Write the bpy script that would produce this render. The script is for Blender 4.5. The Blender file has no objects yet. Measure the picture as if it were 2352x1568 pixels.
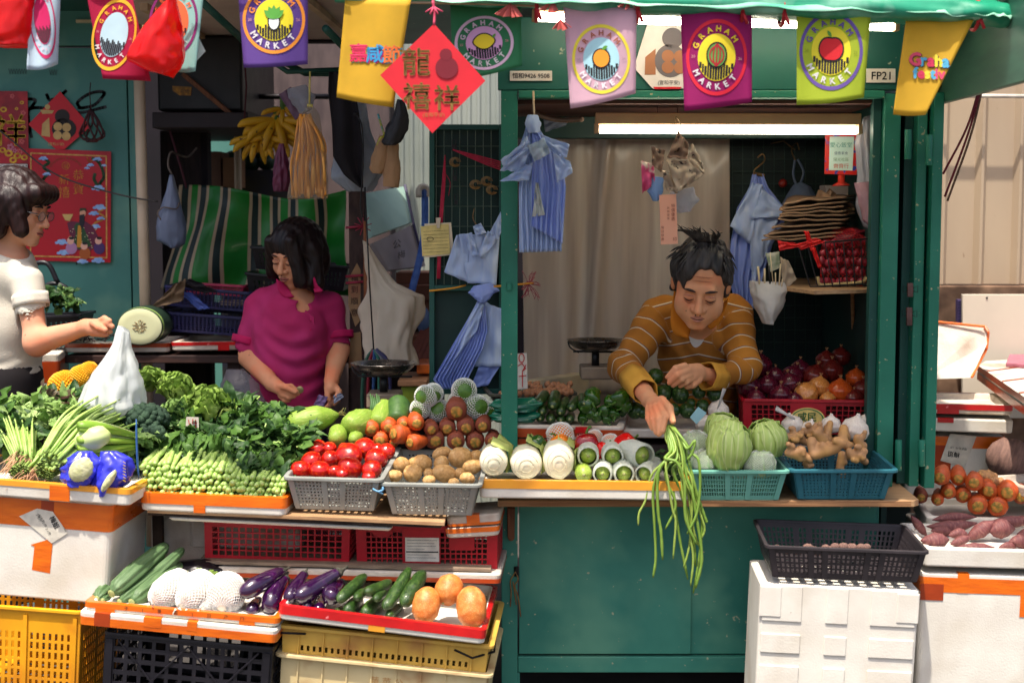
import bpy,bmesh,math,random
import numpy as np
from mathutils import Vector,Matrix,noise,Euler
SC=bpy.context.scene;COL=SC.collection;DT=bpy.data
random.seed(7)
# ------------------------------------------------------------ camera
CAMY,CAMZ,FPX,PITCH=-4.5,1.62,3267.0,math.radians(5.0)
cam=DT.cameras.new('camera');camo=DT.objects.new('camera',cam);COL.objects.link(camo)
camo.location=(0,CAMY,CAMZ);camo.rotation_euler=(math.radians(85.0),0,0)
cam.sensor_width=36;cam.lens=36*FPX/2352;cam.clip_start=0.05;cam.clip_end=500
cam.dof.use_dof=True;cam.dof.focus_distance=4.75;cam.dof.aperture_fstop=2.6
SC.camera=camo
# ------------------------------------------------------------ world and sun
SUN=Vector((0.13,0.29,-0.95)).normalized()
w=DT.worlds.new('World');SC.world=w;w.use_nodes=True
nt=w.node_tree;bg=nt.nodes['Background']
sky=nt.nodes.new('ShaderNodeTexSky');sky.sky_type='NISHITA';sky.sun_disc=False;sky.dust_density=5.0;sky.air_density=0.8;sky.ozone_density=0.6
sky.sun_elevation=math.asin(-SUN.z);sky.sun_rotation=math.atan2(-SUN.x,-SUN.y)
nt.links.new(sky.outputs[0],bg.inputs[0]);bg.inputs[1].default_value=0.15
sl=DT.lights.new('sun','SUN');sl.energy=4.0;sl.angle=math.radians(1.0);sl.color=(1.0,0.93,0.82)
so=DT.objects.new('sun',sl);COL.objects.link(so)
so.rotation_euler=SUN.to_track_quat('-Z','Y').to_euler()
SC.view_settings.view_transform='Standard';SC.view_settings.look='None'
SC.view_settings.exposure=0.72;SC.view_settings.gamma=1.0
SC.render.engine='CYCLES';SC.cycles.max_bounces=6;SC.cycles.diffuse_bounces=3
SC.cycles.transparent_max_bounces=10;SC.cycles.use_denoising=True
SC.cycles.caustics_reflective=False;SC.cycles.caustics_refractive=False
# ------------------------------------------------------------ placing
def P(x,y,Y):
 a=(x-1176)/FPX;b=(784-y)/FPX
 d=Vector((a,math.cos(PITCH)+b*math.sin(PITCH),-math.sin(PITCH)+b*math.cos(PITCH)))
 return Vector((0,CAMY,CAMZ))+d*((Y-CAMY)/d.y)
def px(Y):return(Y-CAMY)/FPX
# ------------------------------------------------------------ materials
def lin(c):
 f=lambda v:v/12.92 if v<=0.04045 else((v+0.055)/1.055)**2.4
 return(f(c[0]),f(c[1]),f(c[2]),1)
MC={}
def mat(name,c1,c2=None,scale=30,lo=.35,hi=.65,rough=.6,bump=0,bscale=None,metal=0,spec=.5,coat=0,
  trans=0,alpha=1,sss=0,emit=0,st=(1,1,1),speck=None,detail=4,twoside=0,c3=None,s3=6,uv=False,kind='NOISE',ior=1.45):
 if name in MC:return MC[name]
 m=DT.materials.new(name);m.use_nodes=True;t=m.node_tree;N=t.nodes;L=t.links
 b=N['Principled BSDF'];tc=N.new('ShaderNodeTexCoord');mp=N.new('ShaderNodeMapping')
 mp.inputs['Scale'].default_value=st;L.new(tc.outputs['UV' if uv else 'Object'],mp.inputs[0])
 def nz(sc,det=detail):
  n=N.new('ShaderNodeTexNoise');n.inputs['Scale'].default_value=sc;n.inputs['Detail'].default_value=det
  L.new(mp.outputs[0],n.inputs['Vector']);return n.outputs['Fac']
 def ramp(src,a,bb):
  r=N.new('ShaderNodeMapRange');r.inputs[1].default_value=a;r.inputs[2].default_value=bb
  L.new(src,r.inputs[0]);return r.outputs[0]
 def mix(f,A,B):
  x=N.new('ShaderNodeMix');x.data_type='RGBA';L.new(f,x.inputs[0])
  for v,i in((A,6),(B,7)):
   if isinstance(v,tuple):x.inputs[i].default_value=v
   else:L.new(v,x.inputs[i])
  return x.outputs[2]
 if c2 is None:c2=tuple(min(1,v*.88)for v in c1)
 if kind=='VOR':
  v=N.new('ShaderNodeTexVoronoi');v.inputs['Scale'].default_value=scale;L.new(mp.outputs[0],v.inputs['Vector']);src=v.outputs['Distance']
 elif kind=='WAVE':
  v=N.new('ShaderNodeTexWave');v.inputs['Scale'].default_value=scale;v.inputs['Distortion'].default_value=2.5
  v.inputs['Detail'].default_value=2;L.new(mp.outputs[0],v.inputs['Vector']);src=v.outputs['Fac']
 else:src=nz(scale)
 col=mix(ramp(src,lo,hi),lin(c1),lin(c2))
 if c3:col=mix(ramp(nz(s3,3),.5,.72),col,lin(c3))
 if speck:
  col=mix(ramp(nz(speck[1],3),speck[2],speck[2]+.03),col,lin(speck[0]))
 L.new(col,b.inputs['Base Color'])
 r=N.new('ShaderNodeMapRange');r.inputs[3].default_value=max(.02,rough-.08);r.inputs[4].default_value=min(1,rough+.1)
 L.new(nz(scale*.7),r.inputs[0]);L.new(r.outputs[0],b.inputs['Roughness'])
 b.inputs['Metallic'].default_value=metal;b.inputs['Specular IOR Level'].default_value=spec
 b.inputs['Coat Weight'].default_value=coat;b.inputs['Coat Roughness'].default_value=.12
 b.inputs['Transmission Weight'].default_value=trans;b.inputs['Alpha'].default_value=alpha;b.inputs['IOR'].default_value=ior
 if sss:b.inputs['Subsurface Weight'].default_value=sss;b.inputs['Subsurface Radius'].default_value=(.02,.01,.006);b.inputs['Subsurface Scale'].default_value=.5
 if emit:L.new(col,b.inputs['Emission Color']);b.inputs['Emission Strength'].default_value=emit
 if bump:
  bp=N.new('ShaderNodeBump');bp.inputs['Strength'].default_value=min(1,bump);bp.inputs['Distance'].default_value=.004*max(1,bump)
  L.new(nz(bscale or scale)if kind=='NOISE' else src,bp.inputs['Height']);L.new(bp.outputs[0],b.inputs['Normal'])
 if twoside:
  tr=N.new('ShaderNodeBsdfTranslucent');L.new(col,tr.inputs[0]);ms=N.new('ShaderNodeMixShader');ms.inputs[0].default_value=twoside
  L.new(b.outputs[0],ms.inputs[1]);L.new(tr.outputs[0],ms.inputs[2]);L.new(ms.outputs[0],N['Material Output'].inputs[0])
 MC[name]=m;return m
def film(name,c,alpha=.5,rough=.2):
 return mat(name,c,tuple(v*.93 for v in c),scale=12,rough=rough,alpha=alpha,bump=.3,bscale=40,twoside=.25)
# ------------------------------------------------------------ scene objects
WL={}
def tag(o,label=None,cat=None,group=None,kind=None):
 if label:o['label']=label
 if cat:o['category']=cat
 if group:o['group']=group
 if kind:o['kind']=kind
 return o
def thing(name,label,cat,loc=(0,0,0),group=None,M=None):
 o=DT.objects.new(name,None);COL.objects.link(o);o.empty_display_size=.05
 if M is not None:o.matrix_world=M;WL[o.name]=Vector((0,0,0))
 else:o.location=loc;WL[o.name]=Vector(loc)
 return tag(o,label,cat,group)
class MB:
 def __init__(s):s.v=[];s.f=[];s.uv={};s.mi=[]
 def add(s,vs,fs,uvs=None):
  n=len(s.v);s.v+=[Vector(v)for v in vs];s.f+=[tuple(i+n for i in f)for f in fs]
  if uvs:s.uv.update({n+i:u for i,u in enumerate(uvs)})
  return s
 def box(s,c,sz,R=None):
  c=Vector(c);h=[x/2 for x in sz];vs=[]
  for k in range(8):
   p=Vector(((-1,1)[k&1]*h[0],(-1,1)[k>>1&1]*h[1],(-1,1)[k>>2]*h[2]))
   if R is not None:p=R@p
   vs.append(c+p)
  return s.add(vs,[(0,2,3,1),(4,5,7,6),(0,1,5,4),(2,6,7,3),(0,4,6,2),(1,3,7,5)])
 def bx(s,x0,x1,y0,y1,z0,z1):return s.box(((x0+x1)/2,(y0+y1)/2,(z0+z1)/2),(abs(x1-x0),abs(y1-y0),abs(z1-z0)))
 def prism(s,pts,vec):
  vec=Vector(vec);n=len(pts);pts=[Vector(p)for p in pts]
  fs=[tuple(range(n)),tuple(reversed(range(n,2*n)))]+[(i,i+n,(i+1)%n+n,(i+1)%n)for i in range(n)]
  return s.add(pts+[p+vec for p in pts],fs)
 def slab(s,pxpts,Y,t,Y2=None):
  return s.prism([P(x,y,Y)for x,y in pxpts],(0,t,0))
 def loft(s,loops,cap0=True,cap1=True,closed=True):
  n=len(loops[0]);b=len(s.v);s.v+=[Vector(p)for l in loops for p in l]
  for k in range(len(loops)-1):
   for i in range(n if closed else n-1):
    j=(i+1)%n;a=b+k*n
    s.f.append((a+i,a+j,a+n+j,a+n+i))
  if cap0:s.f.append(tuple(b+i for i in reversed(range(n))))
  if cap1:s.f.append(tuple(b+(len(loops)-1)*n+i for i in range(n)))
  return s
 def tube(s,pts,r,n=8,cap=True,flat=1.0):
  pts=[Vector(p)for p in pts];m=len(pts);rr=r if isinstance(r,(list,tuple))else[r]*m
  up=None;loops=[]
  for i in range(m):
   d=(pts[min(i+1,m-1)]-pts[max(i-1,0)])
   d=d.normalized()if d.length>1e-9 else Vector((0,0,1))
   if up is None:up=d.orthogonal().normalized()
   up=(up-d*up.dot(d));up=up.normalized()if up.length>1e-6 else d.orthogonal().normalized()
   sd=d.cross(up)
   loops.append([pts[i]+up*math.cos(2*math.pi*k/n)*rr[i]+sd*math.sin(2*math.pi*k/n)*rr[i]*flat for k in range(n)])
  return s.loft(loops,cap,cap)
 def ell(s,c,r,R=None,nu=16,nv=10,nz=0,ns=3,seed=0):
  c=Vector(c);loops=[]
  for j in range(nv+1):
   th=math.pi*(0.004+.992*j/nv);l=[]
   for i in range(nu):
    ph=2*math.pi*i/nu
    q=Vector((math.sin(th)*math.cos(ph),math.sin(th)*math.sin(ph),math.cos(th)))
    k=1+(nz*noise.noise(q*ns+Vector((seed,seed*2.3,0)))if nz else 0)
    p=Vector((q.x*r[0],q.y*r[1],q.z*r[2]))*k
    l.append(c+(R@p if R is not None else p))
   loops.append(l)
  return s.loft(list(reversed(loops)))
 def grid(s,f,nu,nv,uv=True):
  b=len(s.v)
  for j in range(nv+1):
   for i in range(nu+1):
    s.v.append(Vector(f(i/nu,j/nv)))
    if uv:s.uv[b+j*(nu+1)+i]=(i/nu,j/nv)
  for j in range(nv):
   for i in range(nu):
    a=b+j*(nu+1)+i;s.f.append((a,a+1,a+nu+2,a+nu+1))
  return s
 def xf(s,M):s.v=[M@v for v in s.v];return s
 def mesh(s,name,m=None,smooth=False,off=None):
  me=DT.meshes.new(name);vv=[v-off for v in s.v]if off is not None else s.v
  me.from_pydata([tuple(v)for v in vv],[],s.f);me.update()
  if s.uv:
   ul=me.uv_layers.new(name='UVMap');
   for lp in me.loops:ul.data[lp.index].uv=s.uv.get(lp.vertex_index,(0,0))
  if m:me.materials.append(m)
  if smooth:me.polygons.foreach_set('use_smooth',[True]*len(me.polygons));me.update()
  return me
 def build(s,name,m,parent=None,smooth=False,label=None,cat=None,group=None,kind=None,loc=None,bevel=0,solid=0,sub=0,fix=True,auto=0,base=True):
  if fix and s.f:pass
  if parent is not None:off=WL.get(parent.name,Vector((0,0,0)))
  elif loc is not None:off=Vector(loc)
  elif base and s.v:
   xs=[v.x for v in s.v];ys=[v.y for v in s.v];zs=[v.z for v in s.v]
   off=Vector(((min(xs)+max(xs))/2,(min(ys)+max(ys))/2,min(zs)))
  else:off=Vector((0,0,0))
  me=s.mesh(name,m,smooth,off);o=DT.objects.new(name,me);COL.objects.link(o)
  if parent is not None:o.parent=parent
  else:o.location=off
  WL[o.name]=off
  finish(o,bevel,solid,sub,auto)
  return tag(o,label,cat,group,kind)
def finish(o,bevel=0,solid=0,sub=0,auto=0):
 if solid:q=o.modifiers.new('solid','SOLIDIFY');q.thickness=solid;q.offset=0
 if bevel:q=o.modifiers.new('bevel','BEVEL');q.width=bevel;q.segments=2;q.limit_method='ANGLE';q.angle_limit=.6;q.harden_normals=False
 if sub:q=o.modifiers.new('sub','SUBSURF');q.levels=sub;q.render_levels=sub
def inst(name,me,M,label=None,cat=None,group=None,parent=None,kind=None):
 o=DT.objects.new(name,me);COL.objects.link(o)
 if parent is not None:o.parent=parent;o.matrix_basis=M
 else:o.matrix_world=M
 return tag(o,label,cat,group,kind)
def copy_tree(o,parent=None,M=None):
 c=o.copy();COL.objects.link(c)
 if parent is not None:c.parent=parent
 elif M is not None:c.matrix_world=M
 for ch in[x for x in DT.objects if x.parent==o]:copy_tree(ch,c)
 return c
def frame(o,xdir,up=(0,0,1)):
 x=Vector(xdir).normalized();u=Vector(up);y=u.cross(x).normalized();z=x.cross(y)
 return Matrix(((x.x,y.x,z.x,o[0]),(x.y,y.y,z.y,o[1]),(x.z,y.z,z.z,o[2]),(0,0,0,1)))
def AB(A,B,L=1.0,roll=0,sq=1.0):
 A=Vector(A);B=Vector(B);d=B-A;z=d.normalized();s=d.length/L
 x=z.orthogonal().normalized();x=Matrix.Rotation(roll,3,z)@x;y=z.cross(x)
 return Matrix(((x.x*s*sq,y.x*s*sq,z.x*s,A.x),(x.y*s*sq,y.y*s*sq,z.y*s,A.y),(x.z*s*sq,y.z*s*sq,z.z*s,A.z),(0,0,0,1)))
def T(x,y,z,rx=0,ry=0,rz=0,s=1):
 return Matrix.Translation((x,y,z))@Euler((rx,ry,rz)).to_matrix().to_4x4()@(Matrix.Scale(s,4)if not isinstance(s,tuple)else Matrix.Diagonal((*s,1)))
def TV(v,rx=0,ry=0,rz=0,s=1):return T(v[0],v[1],v[2],rx,ry,rz,s)
def bez(pts,n):
 pts=[Vector(p)for p in pts];q=[pts[0]*2-pts[1]]+pts+[pts[-1]*2-pts[-2]];out=[]
 m=len(pts)-1
 for i in range(n+1):
  t=i/n*m;k=min(int(t),m-1);t-=k;a,b,c,d=q[k:k+4]
  out.append(.5*((2*b)+(c-a)*t+(2*a-5*b+4*c-d)*t*t+(3*b-a-3*c+d)*t**3))
 return out
def interp(xs,t):
 for a,b in zip(xs,xs[1:]):
  if t<=b[0]:
   k=(t-a[0])/max(1e-9,b[0]-a[0]);return[p+(q-p)*k for p,q in zip(a[1:],b[1:])]
 return list(xs[-1][1:])
def resample(pl,n):
 pl=[Vector(p)for p in pl];d=[0]
 for a,b in zip(pl,pl[1:]):d.append(d[-1]+(b-a).length)
 out=[];k=0
 for i in range(n+1):
  t=d[-1]*i/n
  while k<len(pl)-2 and d[k+1]<t:k+=1
  out.append(pl[k].lerp(pl[k+1],(t-d[k])/max(1e-9,d[k+1]-d[k])))
 return out
def ruled(mb,left,right,nu,nv,disp=None):
 l=resample(left,nv);r=resample(right,nv)
 def f(u,v):
  j=round(v*nv);p=l[j].lerp(r[j],u);return p+(disp(u,v)if disp else Vector((0,0,0)))
 return mb.grid(f,nu,nv)
def puff(mb,left,right,dep,nv=24,n=24,wr=0,fr=5,vf=2,seed=0,depf=None,pw=1.0):
 l=resample(left,nv);r=resample(right,nv);loops=[]
 for j in range(nv+1):
  c=(l[j]+r[j])/2;h=(r[j]-l[j])/2;dd=(depf(j/nv)if depf else dep);lp=[]
  for k in range(n):
   a=2*math.pi*k/n;ca=math.cos(a);sa=math.sin(a)
   ca=math.copysign(abs(ca)**pw,ca);sa=math.copysign(abs(sa)**pw,sa)
   w=1+wr*(noise.noise(Vector((fr*math.cos(a),fr*math.sin(a),vf*j/nv*3+seed)))+.4*math.sin(round(fr*2)*a+seed+3*j/nv)+.55*noise.noise(Vector((fr*3*math.cos(a),fr*3*math.sin(a),vf*j/nv*2.5+seed)))+.3*noise.noise(Vector((fr*6*math.cos(a),fr*6*math.sin(a),vf*j/nv*7+seed)))+.5*abs(noise.noise(Vector((fr*2.2*math.cos(a)+9,fr*2.2*math.sin(a),vf*j/nv*3+seed))))*1.2)
   lp.append(c+h*ca*w+Vector((0,-dd*sa*w,0)))
  loops.append(lp)
 return mb.loft(loops)
def pl(pts,Y):return[P(p[0],p[1],p[2]if len(p)>2 else Y)for p in pts]
# ------------------------------------------------------------ lettering
_tc={}
def glyphs(s):
 if s not in _tc:
  cu=DT.curves.new('t','FONT');cu.body=s;cu.size=1;cu.resolution_u=3;ob=DT.objects.new('t',cu)
  me=DT.meshes.new_from_object(ob);vs=[(v.co.x,v.co.y)for v in me.vertices];fs=[tuple(p.vertices)for p in me.polygons]
  DT.objects.remove(ob);DT.curves.remove(cu);DT.meshes.remove(me)
  xs=[v[0]for v in vs]or[0];_tc[s]=(vs,fs,min(xs),max(xs))
 return _tc[s]
def text2(mb,s,f,x,y,h,center=True,rot=0,wide=1.0,bold=0):
 vs,fs,a,b=glyphs(s);c,sn=math.cos(rot),math.sin(rot);off=(a+b)/2 if center else a
 for dx,dy in([(0,0)]if not bold else[(-bold,0),(bold,0),(0,bold),(0,-bold)]):
  out=[]
  for vx,vy in vs:
   X=((vx-off)*wide+dx)*h;Yy=(vy+dy)*h;out.append(f(x+X*c-Yy*sn,y+X*sn+Yy*c))
  mb.add(out,fs)
 return mb
def plane(A,B,C):
 A,B,C=Vector(A),Vector(B),Vector(C);n=(B-A).cross(C-A).normalized()
 return lambda u,v,w=0.0015:A+(B-A)*u+(C-A)*v+n*w
def poly2(mb,pts,f):mb.add([f(*p)for p in pts],[tuple(range(len(pts)))]);return mb
def disc2(mb,f,cx,cy,rx,ry,r0=0.0,n=36,m=3):
 for k in range(m):
  a=r0+(1-r0)*k/m;b=r0+(1-r0)*(k+1)/m
  vs=[f(cx+rx*q*math.cos(2*math.pi*i/n),cy+ry*q*math.sin(2*math.pi*i/n))for q in(max(a,.001),b)for i in range(n)]
  mb.add(vs,[(i,(i+1)%n,n+(i+1)%n,n+i)for i in range(n)])
 return mb
def line2(mb,pts,w,f):
 for a,b in zip(pts,pts[1:]):
  dx,dy=b[0]-a[0],b[1]-a[1];l=math.hypot(dx,dy)or 1;nx,ny=-dy/l*w/2,dx/l*w/2;ex,ey=dx/l*w*.3,dy/l*w*.3
  mb.add([f(a[0]+nx-ex,a[1]+ny-ey),f(a[0]-nx-ex,a[1]-ny-ey),f(b[0]-nx+ex,b[1]-ny+ey),f(b[0]+nx+ex,b[1]+ny+ey)],[(0,1,2,3)])
 return mb
# ------------------------------------------------------------ soft bodies from distance fields
def surfnet(F,org,h):
 ins=F<0;c=ins[:-1,:-1,:-1].astype(np.int8);
 for dx,dy,dz in[(1,0,0),(0,1,0),(0,0,1),(1,1,0),(1,0,1),(0,1,1),(1,1,1)]:
  c=c+ins[dx:F.shape[0]-1+dx,dy:F.shape[1]-1+dy,dz:F.shape[2]-1+dz]
 act=np.argwhere((c>0)&(c<8));idx=-np.ones(c.shape,np.int32);idx[act[:,0],act[:,1],act[:,2]]=np.arange(len(act))
 O=[(0,0,0),(1,0,0),(0,1,0),(1,1,0),(0,0,1),(1,0,1),(0,1,1),(1,1,1)]
 V=[F[act[:,0]+o[0],act[:,1]+o[1],act[:,2]+o[2]]for o in O];s=np.zeros((len(act),3));n=np.zeros(len(act))
 for a,b in[(0,1),(2,3),(4,5),(6,7),(0,2),(1,3),(4,6),(5,7),(0,4),(1,5),(2,6),(3,7)]:
  cr=(V[a]<0)!=(V[b]<0);d=V[a]-V[b];t=np.where(cr,V[a]/np.where(d==0,1,d),0)[:,None]
  s+=np.where(cr[:,None],np.array(O[a])+(np.array(O[b])-np.array(O[a]))*t,0);n+=cr
 vs=(act+s/n[:,None])*h+np.array(org);fs=[]
 for ax in range(3):
  o=[0,0,0];o[ax]=1;sl=tuple(slice(0,F.shape[i]-o[i])for i in range(3));sh=tuple(slice(o[i],F.shape[i])for i in range(3))
  A=ins[sl];B=ins[sh];e=np.argwhere(A!=B);u,v=(ax+1)%3,(ax+2)%3
  e=e[(e[:,u]>0)&(e[:,v]>0)&(e[:,u]<c.shape[u])&(e[:,v]<c.shape[v])]
  du=np.zeros(3,int);du[u]=1;dv=np.zeros(3,int);dv[v]=1
  q=np.stack([idx[tuple((e-k).T)]for k in(0*du,du,du+dv,dv)],1);fl=A[tuple(e.T)]
  q[~fl]=q[~fl][:,::-1];fs.append(q)
 return vs,np.concatenate(fs)
def sd(p,P3):
 k=p[0]
 if k=='c':
  a=np.array(p[1]);b=np.array(p[2]);ab=b-a;t=np.clip((P3-a)@ab/max(1e-12,ab@ab),0,1)
  return np.linalg.norm(P3-a-t[:,None]*ab,axis=1)-(p[3]+(p[4]-p[3])*t)
 if k=='e':
  q=P3-np.array(p[1]);
  if p[3]is not None:q=q@p[3]
  r=np.array(p[2]);k0=np.linalg.norm(q/r,axis=1);k1=np.linalg.norm(q/(r*r),axis=1);return k0*(k0-1)/np.maximum(k1,1e-9)
 if k=='h':
  return(P3-np.array(p[1]))@np.array(p[2])
 if k=='f':return p[1](P3)
def field(prims,P3):
 d=np.full(len(P3),9.0)
 for p in prims:
  op=p[-2];k=p[-1];e=sd(p,P3)
  if op=='-':e=-e
  if op=='+':hh=np.clip(.5+.5*(d-e)/k,0,1)if k else(e<d).astype(float);d=d+(e-d)*hh-k*hh*(1-hh)
  else:hh=np.clip(.5-.5*(d-e)/k,0,1)if k else(e>d).astype(float);d=d+(e-d)*hh+k*hh*(1-hh)
 return d
def sdfmesh(prims,lo,hi,h,post=None):
 B=8;n=[int(math.ceil((hi[i]-lo[i])/h/B))for i in range(3)];F=np.full([k*B for k in n],1.0,np.float32);lo=np.array(lo,float)
 g=np.stack(np.meshgrid(*[np.arange(k)for k in n],indexing='ij'),-1).reshape(-1,3)
 cen=lo+(g*B+B/2)*h;fn=(lambda q:post(field(prims,q),q))if post else(lambda q:field(prims,q))
 d=fn(cen);keep=g[np.abs(d)<B*h*1.6+.01];neg=g[d<=-(B*h*1.6+.01)]
 for b in neg:F[b[0]*B:b[0]*B+B,b[1]*B:b[1]*B+B,b[2]*B:b[2]*B+B]=-1
 loc=np.stack(np.meshgrid(*[np.arange(B)]*3,indexing='ij'),-1).reshape(-1,3)
 for i in range(0,len(keep),256):
  kb=keep[i:i+256];pts=(kb[:,None,:]*B+loc[None]).reshape(-1,3);val=fn(lo+pts*h)
  F[pts[:,0],pts[:,1],pts[:,2]]=val
 return surfnet(F,lo,h)
def sdfobj(name,prims,lo,hi,h,m,parent=None,post=None,attr=None,smooth_it=0,**kw):
 vs,fs=sdfmesh(prims,lo,hi,h,post);off=WL.get(parent.name,Vector())if parent is not None else Vector(kw.pop('loc',((lo[0]+hi[0])/2,(lo[1]+hi[1])/2,lo[2])))
 me=DT.meshes.new(name);v2=vs-np.array(off);me.from_pydata(v2.tolist(),[],fs.tolist());me.materials.append(m)
 if attr:
  at=me.attributes.new('stripe','FLOAT','POINT');at.data.foreach_set('value',attr(vs).astype(np.float32))
 me.polygons.foreach_set('use_smooth',[True]*len(me.polygons));me.update()
 o=DT.objects.new(name,me);COL.objects.link(o)
 if parent is not None:o.parent=parent
 else:o.location=off
 WL[o.name]=off
 if smooth_it:q=o.modifiers.new('smooth','SMOOTH');q.iterations=smooth_it;q.factor=.5
 return tag(o,kw.get('label'),kw.get('cat'),kw.get('group'),kw.get('kind'))
def PZ(x,y,z):
 a=P(x,y,0)-Vector((0,CAMY,CAMZ));return Vector((0,CAMY,CAMZ))+a*((z-CAMZ)/a.z)
# ------------------------------------------------------------ materials of the place
GREEN=mat('booth_paint',(.13,.46,.36),(.10,.40,.32),scale=5,rough=.42,bump=.15,bscale=60,speck=((.62,.62,.48),55,.665),c3=(.17,.50,.40),s3=3)
GREEN_D=mat('old_green_paint',(.09,.31,.27),(.06,.25,.23),scale=4,rough=.5,bump=.2,bscale=50,speck=((.5,.52,.42),42,.715))
GREEN_CAB=mat('cabinet_paint',(.27,.57,.49),(.18,.48,.42),scale=3.2,rough=.5,bump=.12,bscale=60,speck=((.66,.68,.56),46,.69),c3=(.36,.60,.50),s3=4)
TEAL=mat('teal_paint',(.30,.53,.49),(.25,.47,.44),scale=2.5,rough=.55,bump=.1,bscale=30,speck=((.10,.13,.12),24,.735),c3=(.43,.60,.52),s3=3.5)
DARK=mat('dark_wall',(.10,.07,.10),(.06,.04,.07),scale=3,rough=.9)  # slight purple in the colour stands in for lifted shadows
DARKG=mat('dark_green_panel',(.05,.20,.17),(.04,.15,.14),scale=4,rough=.6,bump=.1)
BLACK=mat('black_plastic',(.055,.05,.06),(.09,.08,.09),scale=20,rough=.45)
PLY=mat('plywood',(.72,.58,.42),(.62,.47,.33),scale=12,rough=.7,st=(1,8,8),bump=.15,c3=(.55,.42,.30),s3=8)
PLYE=mat('plywood_edge',(.66,.49,.33),(.50,.34,.22),scale=6,rough=.8,st=(1,6,60),bump=.2)
WOOD=mat('brown_wood',(.52,.33,.21),(.38,.22,.14),scale=10,rough=.7,st=(8,8,1),bump=.2)
BEIGE=mat('beige_sheet_metal',(.71,.63,.53),(.66,.58,.49),scale=3,rough=.45,speck=((.45,.33,.22),30,.755),c3=(.62,.53,.44),s3=2.2,st=(1,1,.3))
CREAM=mat('cream_pipe_paint',(.76,.68,.58),(.68,.60,.50),scale=4,rough=.5)
CEIL=mat('ceiling_boards',(.80,.72,.68),(.72,.63,.60),scale=4,rough=.8)
STEELD=mat('dark_steel',(.16,.15,.16),(.10,.09,.10),scale=30,rough=.4,metal=.7)
GREY=mat('galvanised',(.55,.57,.55),(.45,.48,.46),scale=6,rough=.5,metal=.3)
ASPH=mat('asphalt',(.27,.26,.25),(.33,.32,.30),scale=60,rough=.9,bump=.5,bscale=200)
CONC=mat('stained_concrete',(.55,.43,.34),(.33,.24,.18),scale=9,rough=.95,bump=.6,bscale=25,c3=(.20,.14,.10),s3=5)
# ------------------------------------------------------------ ground and shells
MB().bx(-40,40,-30,30,-.2,0).build('ground',ASPH,kind='structure',bevel=0)
MB().bx(-8,8,.2,3.6,.004,.02).build('stall_floor',mat('stall_floor_concrete',(.3,.28,.27),rough=.9,scale=8),kind='structure')
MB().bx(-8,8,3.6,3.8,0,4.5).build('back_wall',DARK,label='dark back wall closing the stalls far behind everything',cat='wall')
t=thing('teal_wall','teal painted metal wall behind the customer in the white top','wall',P(150,900,1.3))
x0,x1=P(-260,0,1.3).x,P(329,400,1.3).x;zt=P(0,108,1.3).z
MB().bx(x0,P(297,400,1.3).x-.003,1.3,1.36,0,zt-.004).build('wall_panel',TEAL,t,bevel=.002)
MB().bx(P(297,400,1.3).x+.003,x1,1.3,1.36,0,zt-.004).build('side_panel',TEAL,t,bevel=.002)
MB().bx(x0,x1,1.29,1.35,zt+.004,2.6).build('top_panel',TEAL,t,bevel=.003)
mb=MB();mb.bx(P(175,48,1.28).x,P(225,48,1.28).x,1.275,1.289,P(0,53,1.28).z,P(0,46,1.28).z);mb.build('latch',mat('worn_cream',(.8,.76,.62),rough=.6),t)
f=plane(P(0,700,1.3),P(100,700,1.3),P(0,600,1.3))
q=lambda x,y:(x/100,(700-y)/100)
mb=MB()
for s in([(60,232),(80,235),(72,250),(64,262),(68,300),(72,318)],[(106,222),(112,234),(124,232),(140,222),(150,214)],[(180,250),(176,240),(196,224),(220,216),(236,218),(232,228),(214,246),(190,252),(178,252)],[(62,256),(90,252),(150,262),(190,262),(240,250)]):
 line2(mb,[q(p.x,p.y)for p in bez([(a,b,0)for a,b in s],30)],.07,f)
mb.build('graffiti',BLACK,t)
mb=MB()
for x,y,l in((20,170,46),(112,172,22)):
 for i in range(int(l/6)):line2(mb,[q(x+i*6,y-5),q(x+i*6+3,y+6),q(x+i*6+5,y-4)],.018,f)
mb.build('pencil_scrawl',mat('faint_pencil',(.28,.42,.40),rough=.7),t)
MB().bx(P(-400,0,.7).x,P(262,0,.7).x,.72,1.6,2.44,2.46).build('added_shade_sheet',GREEN_D,label='added green roof sheet shading the teal wall at the far left',cat='roof')  # added cover that keeps the sun off the teal wall
mb=MB();a=P(343,1000,1.15);mb.tube([(a.x,1.15,.3),(a.x-.01,1.15,2.5)],12.5*px(1.15),20);mb.build('drain_pipe',CREAM,smooth=True,label='tall cream drain pipe between the teal wall and the dark shop',cat='pipe')
t=thing('stall_ceiling','pale board ceiling with wooden battens over the left stall','ceiling',(-.9,.7,2.5))
za=2.34
v_=[P(265,-30,.35),P(960,-60,.35),P(960,92,1.6),P(330,92,1.6)];v_[0].y=v_[1].y=.08  # front corners pulled forward out of view to keep sun off the woman
MB().add(v_,[(0,1,2,3)]).build('ceiling_board',CEIL,t,solid=.01)
mb=MB()
for x1,y1,x2,y2 in((600,-20,700,88),(690,-20,812,84),(330,8,480,84)):
 a,b=P(x1,y1,.4),P(x2,y2,1.55);a.z-=.012;b.z-=.012;mb.tube([a,b],.018,4)
mb.build('batten',mat('pale_batten',(.78,.67,.55),(.66,.55,.44),scale=8,rough=.7),t)
MB().bx(P(330,88,1.6).x,P(960,88,1.6).x,1.55,1.62,P(0,100,1.6).z,P(0,84,1.6).z).build('edge_beam',DARK,t)
t=thing('awning_frame','green tubular awning arms slanting under the left ceiling','frame',P(640,100,.6))
mb=MB()
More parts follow.
